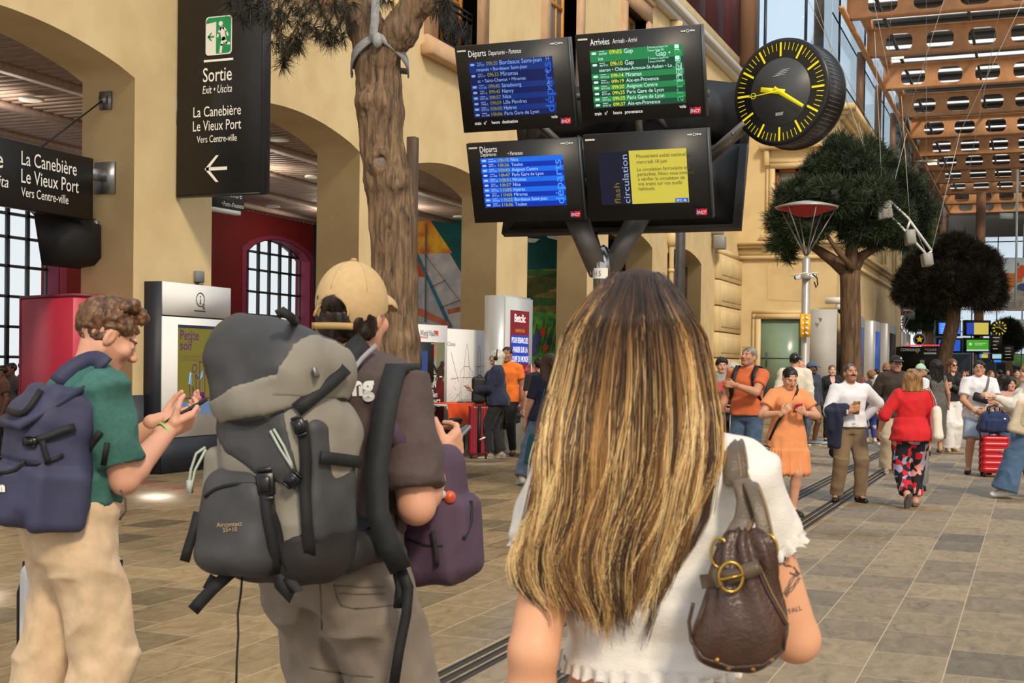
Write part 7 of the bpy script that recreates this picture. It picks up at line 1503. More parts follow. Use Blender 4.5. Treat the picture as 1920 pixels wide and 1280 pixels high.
# man with mint cap, long dark hair woman, sunglasses woman, bearded man, curly-haired woman
g = at(1724, 23.5); h = Human('man in mint green cap and white t-shirt facing right with a dark strap', g, 1.70, -70, 'm', 1.05, (196, 140, 112), head=(10, -12, 0), hb=.013, hh=.007, hd=.009); h.body(); h.hair(H_grey, 'short'); h.cap_hat(CL('mint_cap', (176, 206, 190))); h.top(CL('pale_tshirt', (222, 224, 228)), .6, -.05, .015); h.pants(M_jean); h.shoes(M_blk)
backpack(h, 'dark backpack on the man with the mint cap', M_bag, (.13, .07, .2), (0, -.2, 1.2))
g = feet_at(1752, 848); h = Human('woman with long black hair in a long grey patterned dress seen from behind', g, 1.77, 6, 'f', 1.02, (200, 150, 124), hb=.012, arms={1: dict(w=(.19, .1, .5))}); h.body(); h.hair(H_black, 'long', .42, .03); h.skirt(mat('grey_weave', (112, 108, 104), .85, nscale=60, col2=(66, 64, 64), stretch=(.4, .4, 3)), .28, .02, sleeve=0, folds=7); h.shoes(mat('tan_sandal', (120, 92, 62), .7), low=True)
g = feet_at(1782, 846); h = Human('woman in sunglasses, black vest and wide white trousers holding a cup', g, 1.82, 184, 'f', .96, (214, 162, 132), head=(8, 2, 0), hb=.012, arms={1: dict(w=(.11, .14, .66), pole=(.8, -.6, -.5), dir=(.1, .5, .8), palm=(-.9, .1, .1), curl=.6), -1: dict(w=(-.17, .06, .55), pole=(-1, -.3, .1), dir=(-.1, .7, -.6), curl=.3)}, legs={1: dict(a=(.05, .05, .042)), -1: dict(a=(-.045, -.04, .042))}); h.body(); h.hair(HM('hair_auburn', (124, 84, 56), (70, 44, 30)), 'long', .26, .004); h.glasses(M_blackm, True); h.top(M_blk, 0, -.0, .012, 'vest', vneck=.1); h.pants(CL('white_trousers', (230, 228, 226), 9, .04), .99, .024, flare=.05, wr_=.009, waist=.07); h.shoes(mat('beige_shoe', (186, 166, 140), .7))
cu = thing('paper_cup', 'white paper cup held by the woman in sunglasses', 'cup', h.W(h.hand_pt(1, (0, .045, .06)))); MB().lathe([(.028, -.06), (.038, .05), (.04, .055)], 14).build('cup', mat('paper_white', (228, 222, 214), .6), cu, True); MB().lathe([(.042, .05), (.042, .062), (.03, .068)], 14).build('lid', mat('lid_dark', (60, 50, 46), .4), cu, True)
sb = thing('crossbody_bag', 'small black bag strapped across the chest of the sunglasses woman', 'bag', h.W((-.02, .15, 1.2))); MB().box((0, 0, 0), (.09, .03, .05), h.Rm@Ry(-35), .015).build('pouch', M_bag, sb); strap_on(h, sb, 'strap', M_bag, [(.09, .06, 1.1), (.0, .155, 1.2), (-.08, .09, 1.45), (-.1, 0, 1.51), (-.06, -.08, 1.42)], .03)
g = at(1662, 26.5); h = Human('bearded man with shaved head in a white t-shirt far behind', g, 1.75, 172, 'm', 1., (150, 104, 80), hb=.014, hh=.008, hd=.01); h.body(stubble=(40, 30, 26)); h.top(M_wshirt, .6, -.05, .014); h.pants(M_blk); h.shoes(M_sole)
g = feet_at(1632, 829); h = Human('woman with curly light brown hair, dark vest and cobalt blue trousers', g, 1.56, 10, 'f', 1.12, (206, 152, 126), hb=.013, hh=.007, hd=.009, arms={1: dict(w=(.14, .08, .52))}); h.body(); h.hair(HM('hair_curls', (166, 120, 78), (104, 70, 44)), 'curly', vol=.022); h.top(CL('pale_blue_tee', (150, 172, 200)), .7, -.03, .014); h.top(CL('charcoal_vest', (66, 66, 70)), 0, -.06, .024, 'vest'); h.pants(CL('cobalt_trousers', (36, 66, 150), 9, .08), .95, .014); h.shoes(M_sole)
# man in white polo with luggage
g = feet_at(1832, 888); h = Human('man in glasses, white polo and pale blue shorts standing behind a red suitcase', g, 1.74, 172, 'm', 1.07, (196, 146, 116), head=(-14, 8, 0), hb=.011, arms={1: dict(w=(.05, .14, .535), pole=(1, -.3, -.2), dir=(-.8, .4, -.2), palm=(0, -1, 0), curl=.4), -1: dict(w=(-.04, .15, .545), pole=(-1, -.3, -.2), dir=(.8, .4, -.2), palm=(0, -1, 0), curl=.4)}, legs={1: dict(a=(.085, .05, .042), out=18), -1: dict(a=(-.07, 0, .042))}); h.body(brow=(26, 22, 20)); h.hair(H_black, 'short', vol=.008); h.glasses(M_dkmetal); h.top(M_wshirt, .72, -.065, .02, 'polo_shirt', collar=1, wr_=.008); h.pants(CL('pale_blue_shorts', (160, 176, 200), 9, .05), .46, .024, 'shorts', flare=.015); h.shoes(M_blk, M_blk)
q = MB()
for k in (1, -1): q.tube([h.A[k]+[0, 0, -.01], h.A[k]+[0, -.004, .09]], [.044, .046], 14)
q.build('socks', M_sole, h.root, True)
sb = thing('crossbody_bag', 'black sports pouch strapped across the chest of the man in white polo', 'bag', h.W((.0, .2, 1.13))); MB().box((0, 0, 0), (.12, .035, .065), h.Rm@Ry(-14), .02).build('pouch', M_bag, sb); MB().box(h.Rm@[-.06, .038, 0], (.02, .002, .012), h.Rm@Ry(-14)).build('badge', M_white, sb)
strap_on(h, sb, 'strap', CL('grey_strap', (110, 110, 112)), [(-.03, .19, 1.18), (-.09, .15, 1.3), (-.13, .08, 1.43), (-.13, .0, 1.46), (-.05, -.14, 1.35)], .04)
MB().tube([h.Wr[-1]+_v((.0, 0, 0))+.034*(math.cos(a)*h.hand[-1][0][:, 0]+math.sin(a)*h.hand[-1][0][:, 1]) for a in np.linspace(0, 6.283, 13)], .008, 5, False).build('watch', M_blackm, h.root, True)
def suitcase(label, base, rz, sz, m, ribs=True, hand=True, wheel=M_blackm):
    o = thing('suitcase', label, 'suitcase', base, rz); x, y, z = sz; sd = SDF((-x-.02, -y-.02, .04), (x+.02, y+.02, .1+2*z), .01); sd.box((0, 0, .06+z), (x, y, z), None, .045, 0)
    def dp(V, N): return .004*np.sign(np.sin(V[:, 2]*70))*(abs(N[:, 2]) < .6) if ribs == 'h' else (.005*np.sign(np.sin(V[:, 0]*60))*(abs(N[:, 1]) > .5) if ribs else 0*V[:, 0])
    solid(sd, 'shell', m, o, dp); MB().bx((-x-.004, -.006, .08), (x+.004, .006, .05+2*z)).build('zip_seam', M_blackm, o)
    for a in (-1, 1):
        for b in (-1, 1): w = MB(); w.cyl((a*(x-.05)-.012, b*(y-.04), .03), (a*(x-.05)+.012, b*(y-.04), .03), .03, n=12); w.box((a*(x-.05), b*(y-.04), .055), (.022, .022, .02), None, .008); w.build('wheel', wheel, o, True)
    MB().tube([(-.07, 0, .06+2*z-.005), (-.065, 0, .06+2*z+.03), (.065, 0, .06+2*z+.03), (.07, 0, .06+2*z-.005)], .01, 6).build('top_handle', M_blackm, o, True); return o
ru = YAW+math.radians(-6); g = feet_at(1846, 890)-np.array([-sa, ca, 0])*.35
s1 = suitcase('glossy red ribbed suitcase standing before the man in white polo', g, ru, (.19, .13, .27), mat('glossy_red_shell', (190, 18, 34), .25), 'h'); MB().bx((.03, -.14, .36), (.16, -.132, .375)).build('chrome_strip', M_steel, s1)
db = thing('duffel_bag', 'navy duffel bag resting on top of the red suitcase', 'bag', g+[0, 0, .645], ru); sd = SDF((-.28, -.16, -.02), (.28, .16, .4), .009); sd.box((0, 0, .15), (.215, .12, .15), None, .08, 0, taper=-.1); sd.box((.0, -.12, .1), (.15, .04, .09), None, .03, .02); V, Q = sd.mesh(lambda V, N: .008*(1-2*abs(hnoise(V, 8, 6)))); mk('main_body', V, Q, CL('navy_duffel', (28, 44, 84), 12, .1), None, db, True, False, False)
for y in (-.05, .05): MB().tube([(-.1, y*1.6, .27), (-.08, y, .36), (0, y*.5, .39), (.08, y, .36), (.1, y*1.6, .27)], .012, 6).build('handle', M_bag, db, True)
MB().tube([(-.2, -.08, .26), (-.26, -.1, .1), (-.22, -.12, -.05), (-.2, -.1, -.12)], .014, 6).build('hanging_strap', M_bag, db, True); MB().box((.1, -.165, .2), (.015, .004, .012)).build('badge', M_white, db)
MB().tube([h.W(p) for p in ((-.02, .2, .97), (.0, .25, .85), (.01, .3, .8))], .004, 5).build('cable', M_white, db, world=True)
# right edge: woman with bob, woman in white with tote, others
g = at(1894, 19.5); h = Human('woman with black bob in a dusty pink top, arms folded, at the right edge', g, 1.49, 176, 'f', 1.05, (204, 154, 126), head=(12, 0, 0), hb=.012, hh=.006, arms={1: dict(w=(-.02, .13, .655), pole=(1, -.2, -.6), dir=(-1, .1, .1), curl=.3), -1: dict(w=(.02, .15, .64), pole=(-1, -.2, -.6), dir=(1, .1, .1), curl=.3)}); h.body(brow=(30, 26, 24)); h.hair(H_black, 'long', .1, .012); h.top(CL('dusty_pink_top', (196, 152, 138), 9, .06), 1.5, -.05, .016); h.pants(M_jean, .97, .02, flare=.02); h.shoes(M_sole)
g = at(1880, 25.); h = Human('dark-haired person in navy top seen from behind near the bob-haired woman', g, 1.52, 10, 'f', 1.0, (196, 146, 120), hb=.015, hh=.009, hd=.01); h.body(); h.hair(H_dark, 'long', .08, .012); h.top(M_navyc, .8, -.05, .016); h.skirt(floral(), .35, .03, sleeve=0); h.shoes(M_blk, low=True)
g = feet_at(1925, 934); h = Human('woman in white cardigan and wide blue jeans cut off by the right edge', g, 1.68, 82, 'f', 1.0, (216, 170, 146), hb=.010, hh=.006, arms={-1: dict(w=(-.05, .26, .73), pole=(-.3, -.4, -1), dir=(.1, .9, .15), palm=(.6, 0, -.5), curl=.5), 1: dict(w=(.1, .2, .68), pole=(.4, -.4, -1), curl=.5)}, legs={-1: dict(a=(-.05, .17, .042), out=4), 1: dict(a=(.05, -.12, .042))}); h.body(); h.hair(HM('hair_honey', (170, 126, 84), (120, 84, 52)), 'long', .24, .008); h.top(CL('white_cardigan', (226, 220, 210), 9, .06), 1.85, .0, .024, 'cardigan', wr_=.01); h.top(M_blk, 0, -.03, .014, 'black_top'); h.pants(CL('wide_jeans', (72, 100, 132), 11, .12), .985, .024, flare=.085, wr_=.012); h.shoes(mat('white_sneaker', (224, 222, 218), .6), M_sole)
tb_ = thing('tote_bag', 'beige canvas tote with black plant drawing at the right edge', 'bag', h.W((-.2, .08, .97))); sd = SDF((-.1, -.25, -.25), (.1, .25, .25), .009); sd.box((0, 0, 0), (.045, .16, .2), Rx(14), .04, 0, taper=-.05); V, Q = sd.mesh(lambda V, N: .008*(1-2*abs(hnoise(V, 8, 3)))); mk('pouch', V@h.Rm.T, Q, CL('beige_canvas', (206, 190, 164), 10, .05), None, tb_, True, False, False)
q = MB(); O = h.W((-.262, .08, .93)); ux = -h.Rm[:, 1]; line(q, O, ux, EZ, [(-.02, -.1), (0, 0), (.02, .14)], .004)
for k in range(7):
    for sg_ in (-1, 1): a = _v((-.015+.005*k, -.06+.03*k)); line(q, O, ux, EZ, [a, a+[sg_*.035, .025], a+[sg_*.06, .06-.002*k]], .004)
q.build('plant_drawing', mat('ink_black', (40, 36, 34), .7), tb_, world=True)
for dy in (-.06, .06): MB().strap([h.W(p) for p in ((-.215, .1+dy, 1.15), (-.19, .06+dy*.6, 1.3), (-.14, .0+dy*.4, 1.41), (-.1, -.04, 1.38))], .028, .006, [h.Rm[:, 1]]*4).build('handle', MATS['beige_canvas'], tb_, world=True)
# ------------------------------------------------------------------ people left of centre
g = feet_at(930, 859); h = Human('grey-haired woman in navy jumper and black trousers with headphones and phone', g, 1.82, 82, 'f', 1.06, (206, 156, 130), head=(4, 2, 0), hb=.012, hh=.006, arms={-1: dict(w=(-.08, .2, .6), pole=(-.4, -.8, -.6), dir=(.1, .9, .2), palm=(.2, 0, 1), curl=.5), 1: dict(w=(.12, .1, .55), pole=(.4, -1, -.2))}, legs={1: dict(a=(.05, -.04, .042)), -1: dict(a=(-.05, .06, .042))}); h.body(); h.hair(H_white, 'long', .11, .008); h.glasses(M_dkmetal); h.top(M_navyc, 1.9, -.05, .022, 'jumper', wr_=.009); h.pants(M_blk, .96, .024, flare=.03); h.shoes(mat('grey_green_trainer', (120, 126, 112), .7), M_sole)
w_ = lambda p: h.hc+h.RH@(_v(p)*h.hs); hp_ = MB(); hp_.tube([w_((.1*math.cos(a), -.01, .03+.105*math.sin(a))) for a in np.linspace(0, 3.14, 12)], .01, 6)
for k in (1, -1): hp_.cyl(w_((.085*k, 0, 0)), w_((.11*k, 0, 0)), .036, n=14)
hp_.build('headphones', M_blackm, h.root, True); phone('blue phone held out by the grey-haired woman in navy', h, -1, (0, .03, .1), mat('blue_phone', (36, 50, 96), .4), R=Rx(25))
g2 = feet_at(897, 859)+np.array([0, 0, 0]); s2 = suitcase('dark red suitcase standing beside the grey-haired woman', g2, YAW+.1, (.165, .12, .4), mat('dark_red_shell', (134, 24, 40), .35), True); MB().bx((-.03, -.13, .1), (.03, -.118, .86)).build('black_band', M_blackm, s2); MB().box((.08, -.125, .5), (.012, .012, .08), None, .005).build('side_handle', M_blackm, s2); MB().box((.05, -.13, .33), (.05, .004, .012), Ry(-25)).build('luggage_tag', M_white, s2)
o = thing('backpack', 'small black backpack sitting on top of the dark red suitcase', 'backpack', g2+[0, 0, .9], YAW+.1); sd = SDF((-.16, -.1, -.02), (.16, .1, .5), .011); sd.box((0, 0, .21), (.125, .075, .21), None, .05, 0); V, Q = sd.mesh(lambda V, N: .006*hnoise(V, 9, 4)); mk('main_body', V, Q, M_bag, None, o, True, False, False); MB().strap([(.1, -.08, .35), (.13, -.1, .0), (.16, -.12, -.3), (.2, -.1, -.45)], .03, .006, (1, 0, 0)).build('hanging_strap', M_bag, o)
MB().tube([(-.05, 0, .41), (0, 0, .46), (.05, 0, .41)], .01, 6).build('top_handle', M_bag, o, True)
g = at(951, 21.9); h = Human('person in bright orange vest behind the grey-haired woman', g, 1.89, 160, 'm', 1.05, (160, 112, 86), hb=.014, hh=.007, hd=.01); h.body(); h.hair(H_black, 'short'); h.top(CL('orange_vest', (236, 120, 36)), .6, -.05, .02, 'vest'); h.pants(M_blk); h.shoes(M_blk)
g = feet_at(957, 838); h = Human('bent-over person in black top and shorts with bare legs and white shoes', g, 1.72, 70, 'f', 1.12, (206, 150, 124), lean=48, hb=.012, hh=.007, hd=.008, arms={-1: dict(w=(-.1, .2, .72), pole=(-.5, -1, .3)), 1: dict(w=(.1, .3, .5))}, legs={1: dict(a=(.05, -.1, .042)), -1: dict(a=(-.05, .05, .042))}); h.body(); h.hair(H_dark, 'short'); h.top(M_blk, .6, -.06, .02, wr_=.01); h.pants(M_blk, .36, .022, 'shorts'); h.shoes(mat('white_trainer', (226, 224, 220), .6), M_sole)
def tiedye(): return mat('pink_black_print', (206, 90, 110), .7, nscale=9, col2=(50, 34, 40))
o = thing('backpack', 'pink and black patterned backpack on the bent-over person', 'backpack', Wd(1000, 702, 22.)); sd = SDF((-.2, -.2, -.22), (.2, .2, .22), .012); sd.ell((0, 0, 0), (.17, .13, .19), None, 0); sd.ell((-.07, -.08, .0), (.1, .07, .13), None, .03); V, Q = sd.mesh(lambda V, N: .008*hnoise(V, 10, 3)); mk('main_body', V@rotm('Z', 20).T, Q, tiedye(), None, o, True, False, False); MB().tube([(.02, -.15, .17), (.03, -.17, -.02), (.04, -.12, -.2)], .012, 5).build('cord', mat('cream_cord', (206, 186, 150), .7), o, True)
o = thing('jacket', 'black padded jacket hanging from the bent-over person', 'jacket', Wd(945, 770, 22.3)); sd = SDF((-.3, -.15, -.4), (.35, .15, .4), .014); sd.cap((-.08, 0, .22), (.02, 0, -.22), .13, .1, .06); sd.cap((.1, 0, .3), (.18, 0, -.1), .12, .12, .06); V, Q = sd.mesh(lambda V, N: .012*np.sin(V[:, 2]*60)); mk('cloth', V@rotm('Z', 22).T, Q, M_bag, None, o, True, False, False)
g = feet_at(968, 908); g = at(1024, 16.6); h = Human('woman with curly brown hair, dotted navy top and pale jeans stepping forward', g, 1.70, 14, 'f', 1.08, (206, 152, 126), hb=.011, hh=.006, legs={-1: dict(a=(-.2, -.08, .05), out=5, pitch=-12), 1: dict(a=(.04, .12, .042))}, arms={1: dict(w=(.14, .1, .5))}, tilt=4); h.body(); h.hair(HM('hair_curl_brown', (92, 60, 40), (46, 30, 20)), 'long', .24, .03); h.top(mat('dotted_navy', (34, 38, 66), .8, nscale=90, col2=(26, 28, 50)), .9, -.05, .018); h.pants(M_jean2, .97, .022, flare=.03, wr_=.009); h.shoes(mat('grey_white_trainer', (196, 196, 192), .6), M_sole)
o = thing('bag', 'teal fabric bag hanging beside the pale jeans', 'bag', Wd(1000, 842, 16.2)); sd = SDF((-.15, -.1, -.25), (.15, .1, .25), .01); sd.box((0, 0, 0), (.09, .05, .2), Ry(12), .04, 0); V, Q = sd.mesh(lambda V, N: .008*hnoise(V, 9, 3)); mk('pouch', V, Q, CL('teal_fabric', (28, 84, 100)), None, o, True, False, False); MB().strap([(.03, 0, .18), (.08, 0, .5), (.12, .05, .75)], .03, .006, (0, 1, 0)).build('strap', MATS['teal_fabric'], o)
g = at(1012, 21.); h = Human('person with short dark hair mostly hidden behind the curly-haired woman', g, 1.70, 20, 'm', 1., (196, 146, 120), hb=.015, hh=.008, hd=.01); h.body(); h.hair(H_dark, 'curly', vol=.012); h.top(M_blk, .8, -.05, .02); h.pants(M_blk); h.shoes(M_blk)
for k, (px, d, H_, lab, hr, tp_) in enumerate(((22, 20., 1.5, 'dark-haired person partly hidden behind the navy backpack at far left', H_black, (60, 50, 60)), (4, 19.4, 1.46, 'second dark-haired person cut by the left edge behind the navy backpack', H_black, (90, 60, 50)), (44, 21.5, 1.53, 'person with close-cropped hair just left of the crimson cabinet', H_dark, (110, 84, 70)))):
    h = Human(lab, at(px, d), H_, (140, 120, -60)[k], 'm', 1., (110, 74, 58), hb=.018, hh=.009, hd=.012); h.body(); h.hair(hr, 'short'); h.top(CL('far_top_%d' % k, tp_), .6, -.05, .018); h.pants(M_blk); h.shoes(M_blk)
# distant crowd near the horizon
FARP = [(1807, 40, 1.62, 180, 'f', 'distant woman in tan coat facing the camera', H_brown, (150, 124, 96)), (1787, 44, 1.55, 170, 'm', 'distant child-sized person in grey near the sunglasses woman', H_dark, (110, 110, 112)), (1875, 36, 1.66, 10, 'm', 'distant man in dark jacket with black hair seen from behind', H_black, (40, 40, 44)), (1906, 34, 1.66, 178, 'm', 'distant dark-haired man in olive jacket by the right edge', H_dark, (92, 86, 66)), (1890, 46, 1.7, 160, 'f', 'distant woman in black with dark hair between two men', H_black, (30, 30, 32)), (1858, 33, 1.62, 190, 'f', 'distant fair-haired woman in beige with a yellow scarf', H_lbrown, (170, 152, 126)), (1608, 38, 1.6, 185, 'm', 'distant man in red jacket left of the mustached man', H_dark, (170, 54, 40)), (1644, 34, 1.62, 20, 'm', 'distant dark-haired person in blue behind the curly-haired woman', H_black, (60, 90, 140)), (1735, 50, 1.66, 175, 'm', 'distant man in grey by the kiosk', H_black, (120, 118, 116)), (1575, 52, 1.64, 185, 'f', 'distant woman in brown left of the pine trunk', H_brown, (120, 90, 70)), (1815, 58, 1.68, 90, 'm', 'very distant person in dark blue beside the far boards pole', H_black, (44, 52, 80)), (1845, 62, 1.66, 150, 'f', 'very distant person in pale grey under the far boards', H_dark, (170, 168, 164))]
for k, (px, d, H_, vw, sx_, lab, hr, c) in enumerate(FARP):
    h = Human(lab, at(px, d), H_, vw, sx_, 1., (196, 146, 120), hb=.022, hh=.012, hd=.016); h.body(eyes=False); h.hair(hr, 'short' if sx_ == 'm' else 'long', .12); h.top(CL('crowd_top_%d' % k, c), 1.9, -.06, .022, 'jacket'); h.pants(M_blk if k % 2 else M_jean); h.shoes(M_blk)
    if 'yellow' in lab: h.top(mat('yellow_scarf', (226, 196, 40), .7), 0, .24, .03, 'scarf')
# ================================================================== the three people in front
from mathutils.bvhtree import BVHTree
def bvh(objs):
    Vs, Fs, n = [], [], 0
    for o in objs:
        Rm, t = par_mat(o); V = np.array([v.co[:] for v in o.data.vertices])@Rm.T+t; Vs.append(V); Fs += [tuple(i+n for i in p.vertices) for p in o.data.polygons]; n += len(V)
    return BVHTree.FromPolygons([Vector(v) for v in np.concatenate(Vs)], Fs)
def hit(b, px, py, off=.004, d0=None):
    r = ray(px, py); L = np.linalg.norm(r); h_ = b.ray_cast(Vector(CP), Vector(r/L))
    if h_[0] is None: return Wd(px, py, d0 or 3.)
    return np.array(h_[0])+np.array(h_[1])*off
def band(b, pts, w, t, m, par, name='strap', off=.006, n=4, d0=None, dens=True):
    """webbing lying on a surface, along a polyline"""
    P = []; 
    for a, c in zip(pts[:-1], pts[1:]):
        k = max(2, int(math.hypot(c[0]-a[0], c[1]-a[1])/16)) if dens else n
        P += [(a[0]+(c[0]-a[0])*j/k, a[1]+(c[1]-a[1])*j/k) for j in range(k)]
    P.append(pts[-1]); Q = [hit(b, *p, off, -1) for p in P]; Q = [q for q in Q if (q-CP)@CF > .5]
    if len(Q) < 3: Q = [Wd(*p, d0 or 3.3) for p in P]
    Q = np.array(Q)
    for _ in range(2): Q[1:-1] = (Q[:-2]+2*Q[1:-1]+Q[2:])/4
    U = np.array([np.cross(Q[min(i+1, len(Q)-1)]-Q[max(i-1, 0)], Q[i]-CP) for i in range(len(Q))])
    o = MB().strap(Q, w, t, U).build(name, m, par, world=True); return o
def decal(b, s, px, py, size, ang, m, par, name, off=.003, w=None, bold=0, shear=0, d0=3.):
    q = MB(); put(q, s, (0, 0, 0), EX, EY, 0, 0, 1, bold=bold, shear=shear); V = np.concatenate(q.V)[:, :2]; V = V-V.min(0); L = V[:, 0].max(); k = (w/L if w else size); c_, s_ = math.cos(ang), math.sin(ang)
    P = [hit(b, px+k*(x*c_+y*s_), py+k*(x*s_-y*c_), off, d0) for x, y in V]; return mk(name, np.array(P), q.F, m, None, par, False, True, False)
def buckle(b, px, py, w, h_, ang, par, off=.012, name='buckle'):
    p = hit(b, px, py, off); f = np.stack([CR, CU, -CF], 1)@rotm('Z', ang); q = MB(); q.box(p, (w/2, h_/2, .006), f, .003); q.box(p+f[:, 2]*.006, (w*.28, h_*.34, .005), f, .003); q.box(p+f@[0, h_*.62, 0], (w*.42, h_*.1, .006), f, .002); q.box(p-f@[0, h_*.62, 0], (w*.42, h_*.1, .006), f, .002)
    return q.build(name, mat('buckle_plastic', (16, 16, 18), .35), par, world=True)
# ---------------------------------------------------------------- young man in green
G = at(145, 4.4); h = Human('young man in green t-shirt and beige trousers looking down at his phone', G, 1.79, -56, 'm', 1.0, (216, 160, 134), lean=4, head=(-4, -24, 0), hb=.008, hh=.0034, hd=.0026,
    arms={1: dict(w=(.035, .165, .705), pole=(.5, -.7, -1.2), dir=(-.15, .85, .35), palm=(-.7, .1, .75), curl=.45), -1: dict(w=(-.06, .18, .72), pole=(-.6, -.5, -1), dir=(.25, .85, .25), palm=(.2, -.3, 1), curl=.42)}, legs={1: dict(a=(.055, -.045, .042), out=8), -1: dict(a=(-.07, -.12, .042), out=15)})
h.body(brow=(92, 62, 42), stubble=(196, 142, 116)); h.hair(HM('hair_chestnut', (124, 88, 60), (62, 42, 28)), 'curly', vol=.0, h=.004, seed=4); w_ = lambda p: h.hc+h.RH@(_v(p)*h.hs)
sd = SDF(h.hc-.16, h.hc+.2, .004)
for k in range(26):
    a = rng.uniform(-1.5, 1.5); e_ = rng.uniform(0, 1); sd.ell(w_((.06*math.sin(a), .0+.085*math.cos(a)*(.3+.7*e_)-.01, .105+.03*(1-e_))), (.024, .024, .02), None, .008)
V, Q = sd.mesh(lambda V, N: .005*hnoise(V, 70, 2)+.003*hnoise(V, 130, 5)); mk('hair_curls', V, Q, MATS['hair_chestnut'], None, h.root, True, False, False)
M_gt = mat('green_jersey', (58, 106, 98), .85, nscale=60, namt=.1, bump=.1, bscale=300); tee = h.top(M_gt, .8, .05, .02, wr_=.013, h=.008, sl_add=.022)
M_lin = CL('beige_linen', (212, 184, 150), 30, .07); pnt = h.pants(M_lin, .97, .02, flare=.026, wr_=.015, h=.008, thigh=1.0, waist=.075); h.shoes(M_sole)
b = bvh([pnt]); q = MB(); q.tube([hit(b, px, py, .001) for px, py in ((108, 938), (140, 937), (178, 936))], .0018, 4); q.tube([hit(b, px, py, .001) for px, py in ((226, 918), (235, 935), (236, 958), (224, 974))], .003, 5); q.sphere(hit(b, 139, 948, .001), (.006, .006, .006), 10); q.build('pocket_seam', mat('dark_button', (80, 62, 48), .6), h.root, world=True)
phone('dark phone held in both hands by the young man in green', h, 1, (-.0, .04, .1), R=Rx(28)@Ry(-14), sz=(.038, .078, .0055))
MB().tube([h.Wr[1]-h.hand[1][0][:, 2]*.02+.034*(math.cos(a)*h.hand[1][0][:, 0]+math.sin(a)*h.hand[1][0][:, 1]) for a in np.linspace(0, 6.283, 19)], .005, 6, False).build('wristband', mat('lime_band', (150, 210, 120), .5), h.root, True)
# navy backpack
M_np = mat('navy_pack_fabric', (56, 58, 86), .7, nscale=7, namt=.1, bump=.1, bscale=320); M_web = mat('black_webbing', (22, 22, 24), .7, nscale=60, namt=.2)
pk = thing('backpack', 'navy rolltop backpack worn by the young man in green', 'backpack', at(88, 4.28)+[0, 0, 1.22]); Rp = h.Rm@Rx(-4); Tp = np.array(pk.location)
sd = SDF((-.24, -.2, -.33), (.24, .2, .3), .008); sd.box((0, 0, -.045), (.165, .12, .2), None, .07, 0, taper=-.06); sd.box((0, .03, .115), (.17, .09, .075), Rx(-16), .04, .04); sd.box((0, -.1, -.16), (.13, .06, .1), None, .04, .02)
for k in (1, -1): sd.box((.155*k, .01, -.17), (.035, .09, .1), None, .03, .02)
def fold(V, N): return .007*(1-2*abs(hnoise(V*[1, 1, .7], 9, 8)))-.012*np.exp(-((V[:, 2]+.055+.1*(V[:, 1]+.1))/.008)**2)*(V[:, 1] < -.06)
V, Q = sd.mesh(fold); nb = mk('main_body', V@Rp.T, Q, M_np, None, pk, True, False, False); b = bvh([nb])
q = MB(); q.loft([[Rp@_v(p) for p in ((-.17, -.13, .05+z), (.17, -.13, .05+z), (.17, .06+.02*z, .185+z), (-.17, .06, .185+z))] for z in (0, .02)]); q.build('rolltop_flap', M_np, pk)
band(b, [(0, 752), (20, 772), (44, 782), (60, 770), (82, 735)], .02, .006, M_web, pk, 'flap_edge', .012); band(b, [(46, 828), (80, 824), (110, 806), (140, 800)], .026, .005, M_web, pk, 'side_strap', .01); buckle(b, 60, 828, .04, .024, 0, pk); band(b, [(78, 826), (84, 850), (90, 868)], .018, .004, M_web, pk, 'strap_tail', .01)
band(b, [(48, 872), (90, 868), (118, 852)], .012, .004, M_web, pk, 'pocket_binding', .006); band(b, [(0, 888), (34, 884), (48, 862)], .012, .004, M_web, pk, 'pocket_zip', .006); decal(b, 'n', 0, 922, 30, 0, M_white, pk, 'printed_letter', .006, w=11, bold=.08)
b2 = bvh([tee]); band(b2, [(112, 722), (128, 700), (160, 682), (186, 676), (196, 690)], .058, .014, M_np, pk, 'shoulder_strap', .012); 
band(b2, [(190, 808), (172, 836), (142, 868)], .022, .004, M_web, pk, 'lower_strap', .008); band(b2, [(202, 828), (196, 870)], .018, .004, M_web, pk, 'strap_tail', .01)
ws = suitcase('white hard-shell suitcase standing behind the legs of the young man in green', at(140, 4.75), YAW+.2, (.17, .13, .36), mat('white_shell', (226, 224, 222), .3), True)
for z in (.2, .6): MB().bx((.168, -.05, z), (.182, .05, z+.06), .004).build('hinge', M_blackm, ws)
MB().tube([(-.174, -.02, .15), (-.178, -.02, .66), (-.15, -.02, .76), (-.02, -.02, .785)], .014, 6).build('edge_bumper', M_blackm, ws, True)
